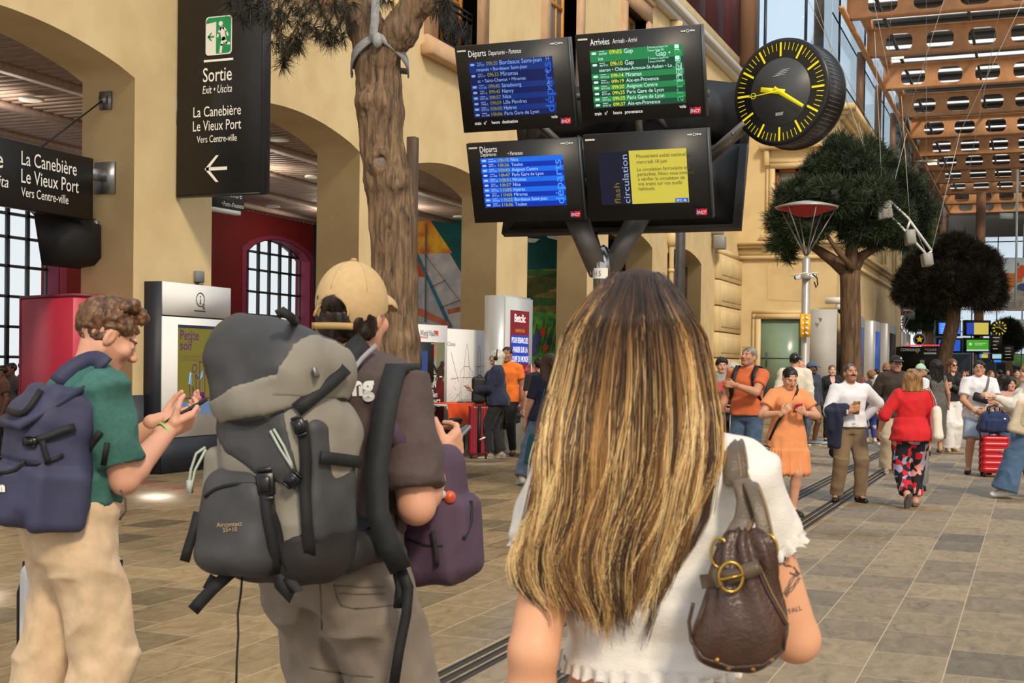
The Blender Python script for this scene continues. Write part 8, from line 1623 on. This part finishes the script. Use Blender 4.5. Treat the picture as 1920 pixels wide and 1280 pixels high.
# ---------------------------------------------------------------- man with the trekking pack
G = at(640, 3.55); h = Human('man in beige cap, dark brown t-shirt and grey trousers carrying a big trekking pack', G, 1.83, -34, 'm', 1.0, (216, 158, 130), lean=3, head=(10, 0, 0), hb=.007, hh=.003, hd=.0024,
    arms={1: dict(w=(.09, .135, .68), pole=(.45, -.7, -1.1), dir=(-.1, .75, .35), palm=(-.9, .2, .2), curl=.5), -1: dict(w=(-.1, .24, .62), pole=(-.5, -.6, -1))}, legs={1: dict(a=(.075, .03, .042)), -1: dict(a=(-.06, -.02, .042))})
h.body(brow=(50, 38, 30)); h.hair(HM('hair_dark_brown', (62, 44, 34), (26, 18, 14)), 'short', vol=.004, h=.0035, seed=8, topz=.04); w_ = lambda p: h.hc+h.RH@(_v(p)*h.hs); hs = h.hs
sd = SDF(h.hc-.16, h.hc+.16, .0035); sd.ell(w_((0, -.022, -.012)), _v((.082, .086, .088))*hs, h.RH, 0); sd.cut(w_((0, 0, .0)), h.RH@np.array([0, 0, 1])); sd.cut(w_((0, .0, -.03)), h.RH@np.array([0, .8, -.6])); sd.cut(w_((0, -.06, -.075)), h.RH@np.array([0, .1, -1.]), .02)
V, Q = sd.mesh(lambda V, N: .006*hnoise(V*[1, 1, .4], 90, 3)); mk('hair_nape', V, Q, MATS['hair_dark_brown'], None, h.root, True, False, False)
M_cap = mat('beige_twill', (198, 168, 122), .85, nscale=50, namt=.05, bump=.08, bscale=400); sd = SDF(h.hc-.14, h.hc+.22, .0032); sd.ell(w_((0, -.014, .03)), _v((.089, .108, .110))*hs, h.RH, 0); sd.cut(w_((0, 0, .0)), h.RH@np.array([0, .33, -1])); sd.ell(w_((0, -.118, -.012)), _v((.046, .05, .05))*hs, h.RH, .003, 's')
sd2 = SDF(h.hc-.14, h.hc+.22, .0032); sd2.ell(w_((0, .085, .03)), _v((.072, .075, .045))*hs, h.RH@Rx(-12), 0); sd2.ell(w_((0, .085, .021)), _v((.072, .075, .045))*hs, h.RH@Rx(-12), 0, 's'); sd.d = np.minimum(sd.d, sd2.d)
V, Q = sd.mesh(); cp_ = mk('cap', V, Q, M_cap, None, h.root, True, False, False)
q = MB(); q.sphere(w_((0, -.014, .143)), (.01, .01, .006), 10)
for a in range(6): q.tube([w_((.0892*math.sin(a*1.047)*math.cos(e_), -.014+.1082*math.cos(a*1.047)*math.cos(e_), .03+.1102*math.sin(e_))) for e_ in np.linspace(.25, 1.55, 9)], .0012, 4)
q.tube([w_((.05*math.cos(a), -.112+.012*math.sin(a), -.012+.046*math.sin(a))) for a in np.linspace(0, 3.14, 12)], .004, 5); q.strap([w_((x, -.112+.6*abs(x)**1.5, -.036)) for x in np.linspace(-.06, .06, 9)], .018, .004, (0, 0, 1)); q.build('cap_seams', mat('beige_seam', (186, 152, 98), .8), h.root, True)
M_bt = mat('brown_jersey', (84, 70, 68), .9, nscale=60, namt=.08, bump=.1, bscale=300); tee = h.top(M_bt, .84, .05, .022, wr_=.012, h=.007, sl_add=.024); M_gr = CL('grey_denim', (128, 116, 104), 16, .08); pnt = h.pants(M_gr, .97, .026, flare=.02, wr_=.018, h=.007, waist=.08, thigh=1.08); h.shoes(M_blk)
b = bvh([pnt]); q = MB()
for pl_ in ([(630, 1098), (720, 1100)], [(632, 1120), (640, 1134), (668, 1140), (738, 1134)], [(626, 1095), (632, 1120)], [(636, 1112), (722, 1112)], [(600, 1080), (604, 1180)], [(582, 1250), (640, 1262), (700, 1268)]):
    P = []
    for a, c in zip(pl_[:-1], pl_[1:]): P += [hit(b, a[0]+(c[0]-a[0])*j/6, a[1]+(c[1]-a[1])*j/6, .001) for j in range(7)]
    q.tube(P, .0022, 4)
q.build('seams', mat('grey_seam', (104, 94, 84), .8), h.root, world=True); decal(bvh([tee]), 'ng', 662, 754, 40, -.05, M_white, h.root, 'printed_letters', .004, w=42, bold=.05)
phone('grey phone held low in the right hand of the backpack man', h, 1, (0, .035, .09), mat('grey_case', (120, 128, 124), .4), R=Rx(30), sz=(.038, .078, .0055))
M_pd = mat('charcoal_nylon', (62, 62, 64), .6, nscale=8, namt=.14, bump=.08, bscale=380); M_pl = mat('stone_grey_nylon', (140, 134, 122), .7, nscale=8, namt=.08, bump=.08, bscale=380); M_pb = mat('dark_pack_base', (40, 37, 36), .6, nscale=9, namt=.15)
tk = thing('trekking_backpack', 'large charcoal and stone grey trekking backpack on the man in beige cap', 'backpack', at(526, 3.22)+[0, 0, 1.225]); Rp = YAW; Rp = rotm('Z', math.degrees(YAW)-30)@Rx(-3); wv = lambda f: (lambda V, N: f*(1-2*abs(hnoise(V*[1, 1, .6], 8, 12)))+f*.6*hnoise(V, 19, 4))
def pack(nm, m, fn, h_=.007, f=.008, M=None, lo=(-.34, -.34, -.45), hi=(.34, .3, .5)):
    sd = SDF(lo, hi, h_); fn(sd); V, Q = sd.mesh(wv(f)); mi = M(V[Q].mean(1)) if M else None; return mk(nm, V@Rp.T, Q, m, mi, tk, True, False, False)
def MBD(s, a=0.): s.box((.01, .02, -.02), (.168+a, .115+a, .24+a), None, .09, 0, taper=.04); s.box((.03, -.04, .1), (.12+a, .09+a, .13+a), None, .06, .05)
def LD(s, a=0.): s.box((0, -.02, .262), (.165+a, .14+a, .1+a), Rx(-16)@Ry(9), .085, 0); s.ell((.0, -.075, .175), (.14+a, .095+a, .075+a), None, .05)
mb_ = pack('main_body', M_pl, lambda s: (s.box((.01, .02, -.02), (.165, .115, .225), None, .09, 0, taper=.04), s.box((.03, -.04, .1), (.12, .09, .13), None, .06, .05))); pack('base_panel', M_pb, lambda s: (MBD(s, .004), s.cut((0, 0, -.185), (-.35, 0, 1))), h_=.006); pack('upper_panel', M_pd, lambda s: (MBD(s, .004), s.cut((0, 0, .03), (-.5, 0, -1)), s.cut((.1, 0, .1), (1, .2, .3))), h_=.006)
ld = pack('lid', [M_pd, M_pl], lambda s: LD(s), f=.007)
pack('lid_panel', M_pl, lambda s: (LD(s, .004), s.cut((0, 0, .158), (.2, .15, -1)), s.cut((0, -.1, .206), (-.3, 0, 1)), s.cut((0, .09, 0), (0, 1, 0))), f=.007, h_=.006); pack('lid_panel', M_pl, lambda s: (LD(s, .005), s.cut((.118, 0, .25), (-1, 0, .35)), s.cut((0, 0, .19), (0, 0, -1))), f=.007, h_=.006)
fp_ = pack('front_pocket', M_pd, lambda s: s.box((-.03, -.1, -.115), (.105, .065, .128), None, .06, 0, taper=-.06), f=.006)
sp_ = pack('side_pocket', M_pd, lambda s: s.box((.148, .0, -.0), (.03, .085, .15), Rx(6), .028, 0), f=.007); pack('side_pocket', M_pl, lambda s: s.box((-.145, .0, -.08), (.035, .085, .14), None, .03, 0), f=.007)
hb_ = pack('hip_belt', M_pb, lambda s: (s.cap((-.13, .1, -.2), (.12, .12, -.19), .05, None, .03), s.cap((.11, .12, -.19), (.17, .24, -.17), .045, .04, .02)), f=.004, hi=(.4, .45, .5))
b = bvh([mb_, ld, fp_, sp_, hb_]); bp_ = bvh([fp_])
band(b, [(492, 878), (496, 950), (508, 1020), (512, 1090)], .026, .005, M_web, tk, 'compression_strap', .008); buckle(b, 494, 912, .042, .055, 4, tk, .014); band(b, [(500, 950), (530, 1030), (548, 1062)], .024, .005, M_web, tk, 'compression_strap', .009)
band(b, [(565, 790), (572, 850), (578, 960), (580, 1038)], .028, .005, M_web, tk, 'side_strap', .01); buckle(b, 560, 800, .03, .034, 20, tk, .012); band(b, [(598, 856), (640, 862), (668, 866)], .03, .006, M_web, tk, 'side_strap', .012); band(b, [(555, 770), (600, 726), (640, 690)], .035, .006, M_web, tk, 'lid_strap', .012); buckle(b, 548, 895, .03, .03, -45, tk, .014)
for p0, p1 in (([(512, 806), (528, 840), (544, 868)], (548, 876)), ([(518, 802), (535, 836), (546, 866)], (548, 876))): MB().tube([hit(b, *p, .01) for p in p0+[p1]], .0035, 5).build('cord', mat('pale_cord', (176, 186, 172), .6), tk, True, True)
MB().tube([Wd(px, py, 3.17) for px, py in ((385, 838), (368, 850), (358, 880), (354, 905), (360, 912), (366, 880), (386, 842))], .0035, 5).build('cord', MATS['pale_cord'], tk, True, True); MB().box(Wd(356, 912, 3.17), (.006, .006, .016)).build('cord_lock', mat('pale_cord_lock', (170, 178, 166), .5), tk, world=True)
band(b, [(402, 1080), (395, 1092), (388, 1105)], .024, .005, M_web, tk, 'loose_strap', .02); MB().strap([Wd(px, py, 3.15) for px, py in ((436, 1070), (398, 1104), (372, 1132), (362, 1144))], .03, .008, CR).build('loose_strap', M_web, tk, world=True); MB().strap([Wd(px, py, 3.18) for px, py in ((372, 960), (362, 1000), (352, 1030), (346, 1052))], .024, .006, CR).build('loose_strap', M_web, tk, world=True)
MB().strap([Wd(px, py, 3.12) for px, py in ((520, 1060), (526, 1096), (548, 1120), (556, 1110), (540, 1080))], .03, .006, CR).build('loose_strap', M_web, tk, world=True); MB().tube([Wd(px, py, 3.19) for px, py in ((455, 1070), (452, 1110), (446, 1150), (447, 1190), (444, 1240), (443, 1300))], .003, 5).build('dangling_cable', M_web, tk, True, True)
band(bp_, [(386, 932), (400, 916), (440, 906), (485, 908)], .008, .004, M_web, tk, 'pocket_zip', .003); band(b, [(390, 776), (430, 790), (480, 790), (530, 768)], .006, .003, M_web, tk, 'lid_seam', .002); decal(bp_, 'Aircontact', 408, 988, 10, -.06, mat('thread_beige', (196, 160, 116), .7), tk, 'embroidered_name', .003, w=47); decal(bp_, '55+10', 420, 997, 10, -.06, MATS['thread_beige'], tk, 'embroidered_name', .003, w=26)
q = MB(); q.tube([hit(b, *p, .006) for p in ((520, 590), (530, 584), (545, 594), (552, 606))], .012, 6); q.build('lid_loop', M_web, tk, world=True)
MB().box(hit(b, 588, 696, .01), (.004, .012, .02), np.stack([CR, CU, -CF], 1)@rotm('Z', 20), .002).build('zip_puller', M_steel, tk, world=True)
b2 = bvh([tee]); s1 = band(b2, [(640, 740), (652, 700), (672, 664), (700, 650), (716, 655)], .065, .022, mat('strap_padding', (38, 38, 40), .8, nscale=60, namt=.15), tk, 'shoulder_strap', .02); band(b2, [(646, 760), (660, 720), (682, 684), (706, 668)], .012, .006, mat('strap_piping', (150, 146, 152), .6), tk, 'strap_piping', .034)
try: decal(bvh([s1]), 'ACTIVE', 641, 734, 10, -1.1, mat('orange_thread', (226, 120, 40), .6), tk, 'strap_lettering', .003, w=26, bold=.03); decal(bvh([s1]), 'FIT', 654, 710, 10, -1.1, M_strap, tk, 'strap_lettering', .003, w=12, bold=.03)
except Exception: pass
band(b2, [(640, 792), (650, 850), (655, 900)], .01, .005, MATS['strap_piping'], tk, 'back_piping', .01); band(bvh([tee, pnt]), [(640, 1000), (690, 1004), (740, 1000)], .11, .012, M_pb, tk, 'hip_fin', .014); buckle(bvh([tee, pnt]), 692, 1010, .035, .03, 0, tk, .035)
# purple backpack worn in front
M_pp = mat('plum_canvas', (78, 58, 78), .75, nscale=9, namt=.12, bump=.1, bscale=330); pp_ = thing('backpack', 'plum purple backpack hanging at the right side of the man in beige cap', 'backpack', at(820, 3.62)+[0, 0, 1.085]); R2 = rotm('Z', math.degrees(YAW)-20)@Ry(-5)
sd = SDF((-.2, -.2, -.28), (.2, .2, .28), .007); sd.box((-.005, 0, 0), (.09, .085, .19), None, .055, 0, taper=-.05); sd.box((.06, .01, -.06), (.05, .075, .11), None, .035, .012); V, Q = sd.mesh(lambda V, N: .007*(1-2*abs(hnoise(V*[1, 1, .6], 10, 3)))-.008*np.exp(-((V[:, 2]+.03)/.006)**2)*(V[:, 0] < .02)); pm = mk('main_body', V@R2.T, Q, M_pp, None, pp_, True, False, False); b3 = bvh([pm])
band(b3, [(812, 995), (820, 1030), (822, 1060)], .012, .004, M_web, pp_, 'zip_pull', .008); band(b3, [(880, 920), (884, 980), (868, 1010)], .01, .004, M_web, pp_, 'zip', .004); band(b3, [(764, 1010), (800, 1024), (830, 1022)], .006, .003, M_web, pp_, 'zip', .002)
for px, py, r_2, c_ in ((842, 931, .017, (222, 96, 56)), (828, 926, .012, (200, 206, 216))):
    p = hit(b3, px, py, .004); MB().cyl(p, p-CF*.004, r_2, n=18).build('pin_badge', mat('badge_%d' % c_[0], c_, .3, nscale=60, namt=.3), pp_, world=True)
M_pad = mat('black_strap_pad', (30, 32, 34), .75, nscale=50, namt=.15); MB().strap([Wd(px, py, d) for px, py, d in ((772, 704, 3.6), (768, 688, 3.48), (742, 690, 3.38), (728, 740, 3.33), (718, 800, 3.3), (706, 880, 3.28), (708, 960, 3.26), (728, 1020, 3.26), (752, 1066, 3.28))], .056, .02, np.tile(CR, (9, 1))).build('padded_strap', M_pad, pp_, world=True)
MB().strap([Wd(px, py, d) for px, py, d in ((722, 790, 3.34), (745, 830, 3.36), (760, 870, 3.4))], .05, .012, CR).build('strap_anchor', M_pp, pp_, world=True); MB().strap([Wd(px, py, 3.3) for px, py in ((752, 1066), (766, 1100), (762, 1150), (748, 1220), (736, 1300))], .026, .005, CR).build('hanging_strap', M_web, pp_, world=True); MB().strap([Wd(px, py, 3.31) for px, py in ((742, 1060), (750, 1100), (746, 1140), (760, 1100))], .024, .005, CR).build('hanging_strap', M_web, pp_, world=True)
# ---------------------------------------------------------------- woman with the long hair
dA = 2.12; G = at(1228, dA); h = Human('woman with long highlighted hair in a white t-shirt seen from behind', G, 1.69, -2, 'f', .9, (226, 166, 130), lean=0, hb=.0055, hh=.005, hd=.004,
    arms={-1: dict(w=(-.118, -.02, .475), pole=(-.25, -1, 0), dir=(-.05, .1, -1)), 1: dict(w=(.13, .17, .66), pole=(.34, -.5, -.9), curl=.4)}, head=(6, 4, 0))
h.hs *= .88; h.hc = h.Rm.T@(Wd(1194, 640, 2.15)-h.t); bo = h.body(); M_wt = mat('white_slub_knit', (228, 222, 214), .9, nscale=26, namt=.05, bump=.25, bscale=160, stretch=(1, 1, 3)); tee = h.top(M_wt, .4, .078, .016, wr_=.011, h=.0055, sl_add=.016, flare=0)
h.pants(mat('black_trousers', (26, 25, 27), .7, nscale=12, namt=.2), .97, .012, flare=.02, waist=.086, h=.008)
q = MB(); u = h.H
for k in (1, -1):
    a = h.S[k]; e_ = h.E[k]; c = a+(e_-a)*.4; f = frame(e_-a); ar = h.arm_r()[0]+.018; n = 90; R_ = []
    for j, (dz, rr) in enumerate(((-.012, .0), (.0, .003), (.012, .004))): R_.append([c+f@np.array([(ar-.004+rr+(.004*j)*math.sin(t_*17+j))*math.cos(t_), (ar-.004+rr+(.004*j)*math.sin(t_*17+j))*math.sin(t_), dz+.004*math.sin(t_*23)]) for t_ in np.linspace(0, 6.283, n)[:-1]])
    q.loft(R_, False)
q.build('sleeve_frill', M_wt, h.root, True)
T_ = [np.interp(.078*u, [r[0] for r in h.T], [r[j] for r in h.T]) for j in (1, 2, 3, 4)]; q = MB(); R_ = []
for j, dz in enumerate((.01, 0, -.01)): R_.append([h.P0+h.RT@np.array([T_[2]+(T_[0]+.016+.0035*j*math.sin(t_*31))*np.sign(math.cos(t_))*abs(math.cos(t_))**.86, T_[3]+(T_[1]+.017+.0035*j*math.sin(t_*31))*np.sign(math.sin(t_))*abs(math.sin(t_))**.86, .078*u+dz+.003*math.sin(t_*43)]) for t_ in np.linspace(0, 6.283, 140)[:-1]])
q.loft(R_, False).build('hem_frill', M_wt, h.root, True)
# tattoo line work on the right arm
body = [o for o in h.root.children if o.name.startswith('body')][0]; b = bvh([body]); rt_ = np.random.default_rng(5); q = MB(); CV = [[(1468, 985), (1478, 1005), (1474, 1030), (1462, 1050)], [(1452, 1005), (1462, 1020), (1470, 1045), (1456, 1060)], [(1446, 985), (1456, 1000), (1480, 1012), (1490, 1040)], [(1450, 1030), (1470, 1058), (1484, 1060)], [(1440, 1000), (1452, 1030), (1466, 1052)], [(1476, 975), (1486, 990), (1488, 1010)], [(1470, 1112), (1480, 1090), (1494, 1072), (1490, 1066)], [(1472, 1116), (1486, 1098), (1500, 1078)], [(1480, 1072), (1492, 1078), (1498, 1070)], [(1486, 1062), (1496, 1076)], [(1446, 1042), (1462, 1040), (1476, 1022), (1480, 992)]]
for cv in CV:
    for rep in range(2):
        P = []
        for a, c in zip(cv[:-1], cv[1:]):
            for j in range(5): P.append(hit(b, a[0]+(c[0]-a[0])*j/5+rep*2.5+rt_.normal(0, .6), a[1]+(c[1]-a[1])*j/5+rep*2+rt_.normal(0, .6), .0006, 2.1))
        P = [p for p in P if np.linalg.norm(p-Wd(1470, 1040, 2.1)) < .3]
        if len(P) > 3: q.tube(P, .0011, 4)
M_tat = mat('tattoo_ink', (92, 84, 84), .6)
if q.n: q.build('tattoo', M_tat, h.root, world=True)
decal(b, 'YFALL', 1473, 1152, 10, -.3, M_tat, h.root, 'tattoo_lettering', .001, w=32, d0=2.1)
# hair: a mass close to the head and back, and strands over it
EP = np.array([(504, 1182, 1204), (512, 1152, 1240), (530, 1118, 1268), (570, 1086, 1298), (620, 1064, 1316), (700, 1046, 1334), (780, 1024, 1346), (850, 1014, 1344), (900, 1012, 1332), (950, 1004, 1318), (1000, 988, 1302), (1050, 976, 1284), (1100, 990, 1264), (1150, 1030, 1246)], float)
env = lambda py: (np.interp(py, EP[:, 0], EP[:, 1]), np.interp(py, EP[:, 0], EP[:, 2]))
def dep(py, u, lay=0.):
    u = u*(1-.42*np.clip((py-770)/90, 0, 1)); D = .125*np.clip((py-500)/95, 0, 1)**.55*(1-.06*np.clip((py-850)/150, 0, 1)); return 2.12-D*np.sqrt(np.clip(1-u*u*.96, 0, 1))*(1-.3*lay)
M_hm = mat('hair_mass', (96, 70, 46), .6, nscale=30, col2=(60, 42, 28), stretch=(1, 1, .1)); rows_ = []
for py in np.linspace(512, 1060, 34):
    l, r_3 = env(py); l, r_3 = (l+r_3)/2-(r_3-l)*.45, (l+r_3)/2+(r_3-l)*.45
    if py > 900: f_ = (py-900)/160*.16; l, r_3 = l+(r_3-l)*f_, r_3-(r_3-l)*f_
    rw = []
    for t_ in np.linspace(0, 6.283, 41)[:-1]:
        u_ = math.cos(t_); x = (l+r_3)/2+u_*(r_3-l)/2; dd = dep(py, u_)+.012 if math.sin(t_) < 0 else 2.105+.075*math.sin(t_)*np.clip((800-py)/100, 0.02, 1)*np.clip((py-500)/60, 0, 1); rw.append(Wd(x, py, dd))
    rows_.append(rw)
hm = MB().loft(rows_).build('hair', M_hm, h.root, True, True)
def hair_mat():
    m, n, L, b_ = nodes('highlighted_hair'); a = n.new('ShaderNodeAttribute'); a.attribute_name = 'tone'; L.new(ramp(n, L, a.outputs['Fac'], [(0, (44, 32, 25)), (.3, (92, 66, 44)), (.55, (160, 116, 68)), (.8, (218, 174, 108)), (1, (244, 214, 156))]), b_.inputs['Base Color']); b_.inputs['Roughness'].default_value = .42; b_.inputs['Specular IOR Level'].default_value = .45; return m
rh = np.random.default_rng(17); NS, NPt = 15000, 17; ncl = 110; cu = rh.uniform(-1.0, 1.0, ncl); ct_ = rh.random(ncl)**1.7; ce = rh.normal(0, 28, ncl); cph = rh.uniform(0, 6.28, ncl); cl_ = rh.integers(0, ncl, NS); t_ = np.linspace(0, 1, NPt)
u0 = np.clip(cu[cl_]+rh.normal(0, .018, NS), -1.03, 1.03); fly = rh.random(NS) < .03; lay = rh.random(NS)**1.5; st0 = rh.random(NS); short = rh.random(NS) < .35
end = np.where(u0 < -.45, 1088, np.where(u0 < .45, 1128-25*abs(u0), 1112-40*(u0-.45)))+ce[cl_]+rh.normal(0, 22, NS)-np.where(rh.random(NS) < .3, rh.uniform(0, 160, NS), 0); start = np.where(short, rh.uniform(508, 600, NS), 504+20*u0**2+rh.uniform(0, 12, NS))
PY = start[:, None]+(end-start)[:, None]*t_[None, :]; l, r_3 = env(PY); mid_ = (l+r_3)/2; hw = (r_3-l)/2
ease = np.clip((PY-start[:, None])/95, 0, 1)**.55; ease = np.where(short[:, None], np.clip(.5+ease*.5, 0, 1), ease); root = 1197+56*u0
xw = mid_+u0[:, None]*hw*(1.0+.02*rh.normal(0, 1, (NS, 1))); PX = root[:, None]*(1-ease)+xw*ease; fr_ = np.clip((PY-640)/420, 0, 1)
PX = PX+(12*np.sin(PY/64+cph[cl_][:, None])+4.5*np.sin(PY/29+2*cph[cl_][:, None]))*fr_+rh.normal(0, 1, (NS, 1))*4*fr_+np.where(fly[:, None], rh.normal(0, 11, (NS, 1))*fr_**.7+5*np.sin(PY/60+st0[:, None]*9)*fr_, 0)-np.clip((-u0[:, None]-.55)*2, 0, 1)*np.clip((PY-1000)/90, 0, 1.1)**1.5*17
UU = np.clip((PX-mid_)/np.maximum(hw, 1), -1.02, 1.02); DD = dep(PY, np.clip(UU, -1, 1), lay[:, None])-.004*(1-lay[:, None])+rh.normal(0, .0015, (NS, 1))
RY = CF[None, None]+CR*((PX-960)/FPX)[..., None]+CU*((PPY-PY)/FPX)[..., None]; Pw = CP+DD[..., None]*RY; Rl, tl = par_mat(h.root); Pl = (Pw.reshape(-1, 3)-tl)@Rl
hc_ = bpy.data.hair_curves.new('hair_strands'); hc_.add_curves([NPt]*NS); hc_.attributes['position'].data.foreach_set('vector', Pl.astype(np.float32).ravel())
ra = hc_.attributes.new('radius', 'FLOAT', 'POINT'); rr = (.00048*np.ones((NS, 1))*(1-.55*t_[None, :]**3)); ra.data.foreach_set('value', rr.astype(np.float32).ravel())
off = rh.normal(0, 42, ncl)[cl_][:, None]; tone = np.clip(.05+.42*np.clip((PY-555-off)/330, 0, 1)**.8+(ct_[cl_][:, None]*1.05-.28)*np.clip((PY-530-off)/150, 0, 1)+rh.normal(0, .07, (NS, 1))-.12*lay[:, None]+.1*np.clip((UU-.2)*1.2, 0, 1)*np.clip((PY-560)/80, 0, 1)+.12*np.clip(-UU-.6, 0, 1)-.13*np.clip((PY-880)/150, 0, 1), 0, 1); ta = hc_.attributes.new('tone', 'FLOAT', 'POINT'); ta.data.foreach_set('value', tone.astype(np.float32).ravel())
hc_.materials.append(hair_mat()); ho = bpy.data.objects.new('hair_strands', hc_); COL.objects.link(ho); ho.parent = hm
# brown leather shoulder bag
dB = 1.93; M_lb = mat('dark_brown_leather', (72, 48, 38), .34, nscale=22, namt=.18, bump=.2, bscale=170, spec=.55); M_lh = mat('worn_strap_leather', (96, 80, 62), .42, nscale=18, namt=.2, bump=.15, bscale=200); M_brass = mat('brass', (190, 152, 72), .28, .95); M_st = mat('tan_stitching', (168, 136, 84), .7)
bc = Wd(1384, 1150, dB); lb = thing('shoulder_bag', 'dark brown leather shoulder bag with brass buckle on the long-haired woman in white', 'bag', bc); s_ = dB/FPX; Rb = rotm('Z', math.degrees(YAW)-6)
sd = SDF((-.12, -.1, -.14), (.12, .1, .16), .0042)
for pz, rx, ry, xo in ((1215, 74, 44, 2), (1180, 84, 52, 0), (1140, 70, 44, 6), (1100, 52, 34, 10), (1060, 46, 28, 12), (1025, 40, 24, 20)): sd.ell((xo*s_, 0, (1150-pz)*s_), (rx*s_, ry*s_, 46*s_), None, .03)
sd.cut((0, 0, -.083), (0, 0, -1), .02); sd.cut((.01, 0, .118), (.15, 0, 1), .008)
def gath(V, N): th = np.arctan2(V[:, 1]*1.6, V[:, 0]-.01); up_ = np.clip((V[:, 2]+.02)/.12, 0, 1); return .006*np.sin(th*9+6*V[:, 2]*8)*up_+.007*(1-2*abs(hnoise(V*[1, 1, .6], 15, 9)))
V, Q = sd.mesh(gath); lm = mk('pouch', V@Rb.T, Q, M_lb, None, lb, True, False, False); b = bvh([lm])
for nm, pl_ in (('piping', [(1300, 1130), (1292, 1165), (1296, 1200), (1318, 1232), (1372, 1250), (1430, 1246), (1468, 1218), (1474, 1170)]), ('piping', [(1418, 1060), (1440, 1110), (1462, 1150), (1474, 1175)])):
    P = [];
    for a, c in zip(pl_[:-1], pl_[1:]): P += [hit(b, a[0]+(c[0]-a[0])*j/5, a[1]+(c[1]-a[1])*j/5, .001, dB) for j in range(5)]
    MB().tube(P, .0028, 6).build(nm, M_lb, lb, True, True)
    if len(pl_) < 5: MB().tube([p-CF*.002+CR*.005 for p in P], .0009, 4).build('stitching', M_st, lb, True, True)
band(b, [(1328, 1093), (1345, 1088), (1372, 1080), (1400, 1070), (1430, 1058)], .021, .006, M_lh, lb, 'buckle_strap', .009, d0=dB); band(b, [(1352, 1068), (1356, 1102)], .012, .005, M_lh, lb, 'strap_keeper', .014, d0=dB)
p = hit(b, 1383, 1080, .02, dB); f = np.stack([CR, CU, -CF], 1); q = MB(); q.tube([p+f@np.array([.0175*math.cos(a), .0215*math.sin(a), 0]) for a in np.linspace(0, 6.283, 21)], .0026, 6, False); q.tube([p+f@[-.016, -.004, .002], p+f@[.02, .004, .002]], .002, 6); q.build('buckle', M_brass, lb, True, True)
for px, py in ((1349, 1036), (1441, 1030)):
    p = Wd(px, py, dB-.01); MB().tube([p+f@np.array([.012*math.cos(a), .022*math.sin(a), .004*math.cos(a)]) for a in np.linspace(0, 6.283, 19)], .0024, 6, False).build('ring', M_brass, lb, True, True)
for px, py in ((1345, 1236), (1366, 1250), (1412, 1252), (1446, 1236)): MB().sphere(hit(b, px, py, .001, dB), .0045, 8).build('stud', M_brass, lb, True, True)
b2 = bvh([tee]); tp_ = hit(b2, 1385, 838, .012, 2.1)
for pl_, w0 in (([(1362, 815, 2.16), (1368, 828, 2.09), (1376, 850, 2.03), (1392, 900, 1.985), (1402, 940, 1.97), (1396, 975, 1.95), (1376, 1010, 1.935), (1356, 1034, 1.93)], .032), ([(1378, 818, 2.15), (1386, 834, 2.08), (1394, 860, 2.02), (1408, 905, 1.97), (1424, 950, 1.945), (1432, 985, 1.935), (1438, 1015, 1.93)], .024)):
    sx_ = h.S[1]+np.array([-.026 if w0 > .03 else -.012, 0, 0]); P = [h.W(sx_+_v(p)) for p in ((0, .075, .0), (0, .04, .058), (0, -.01, .07), (0, -.055, .05), (.002, -.085, .0))]+[Wd(*p) for p in pl_[3:]]; Q_ = []
    for a, c in zip(P[:-1], P[1:]): Q_ += [a+(c-a)*j/5 for j in range(5)]
    Q_.append(P[-1]); Q_ = np.array(Q_)
    for _ in range(3): Q_[1:-1] = (Q_[:-2]+2*Q_[1:-1]+Q_[2:])/4
    ob = MB().tube(list(Q_), w0/2, 10, True, (1, .32), up=CF).build('handle', M_lh, lb, True, True); MB().tube([q_-CF*.006+CR*w0*.38 for q_ in Q_[4:]], .0009, 4).build('stitching', M_st, ob, True, True)
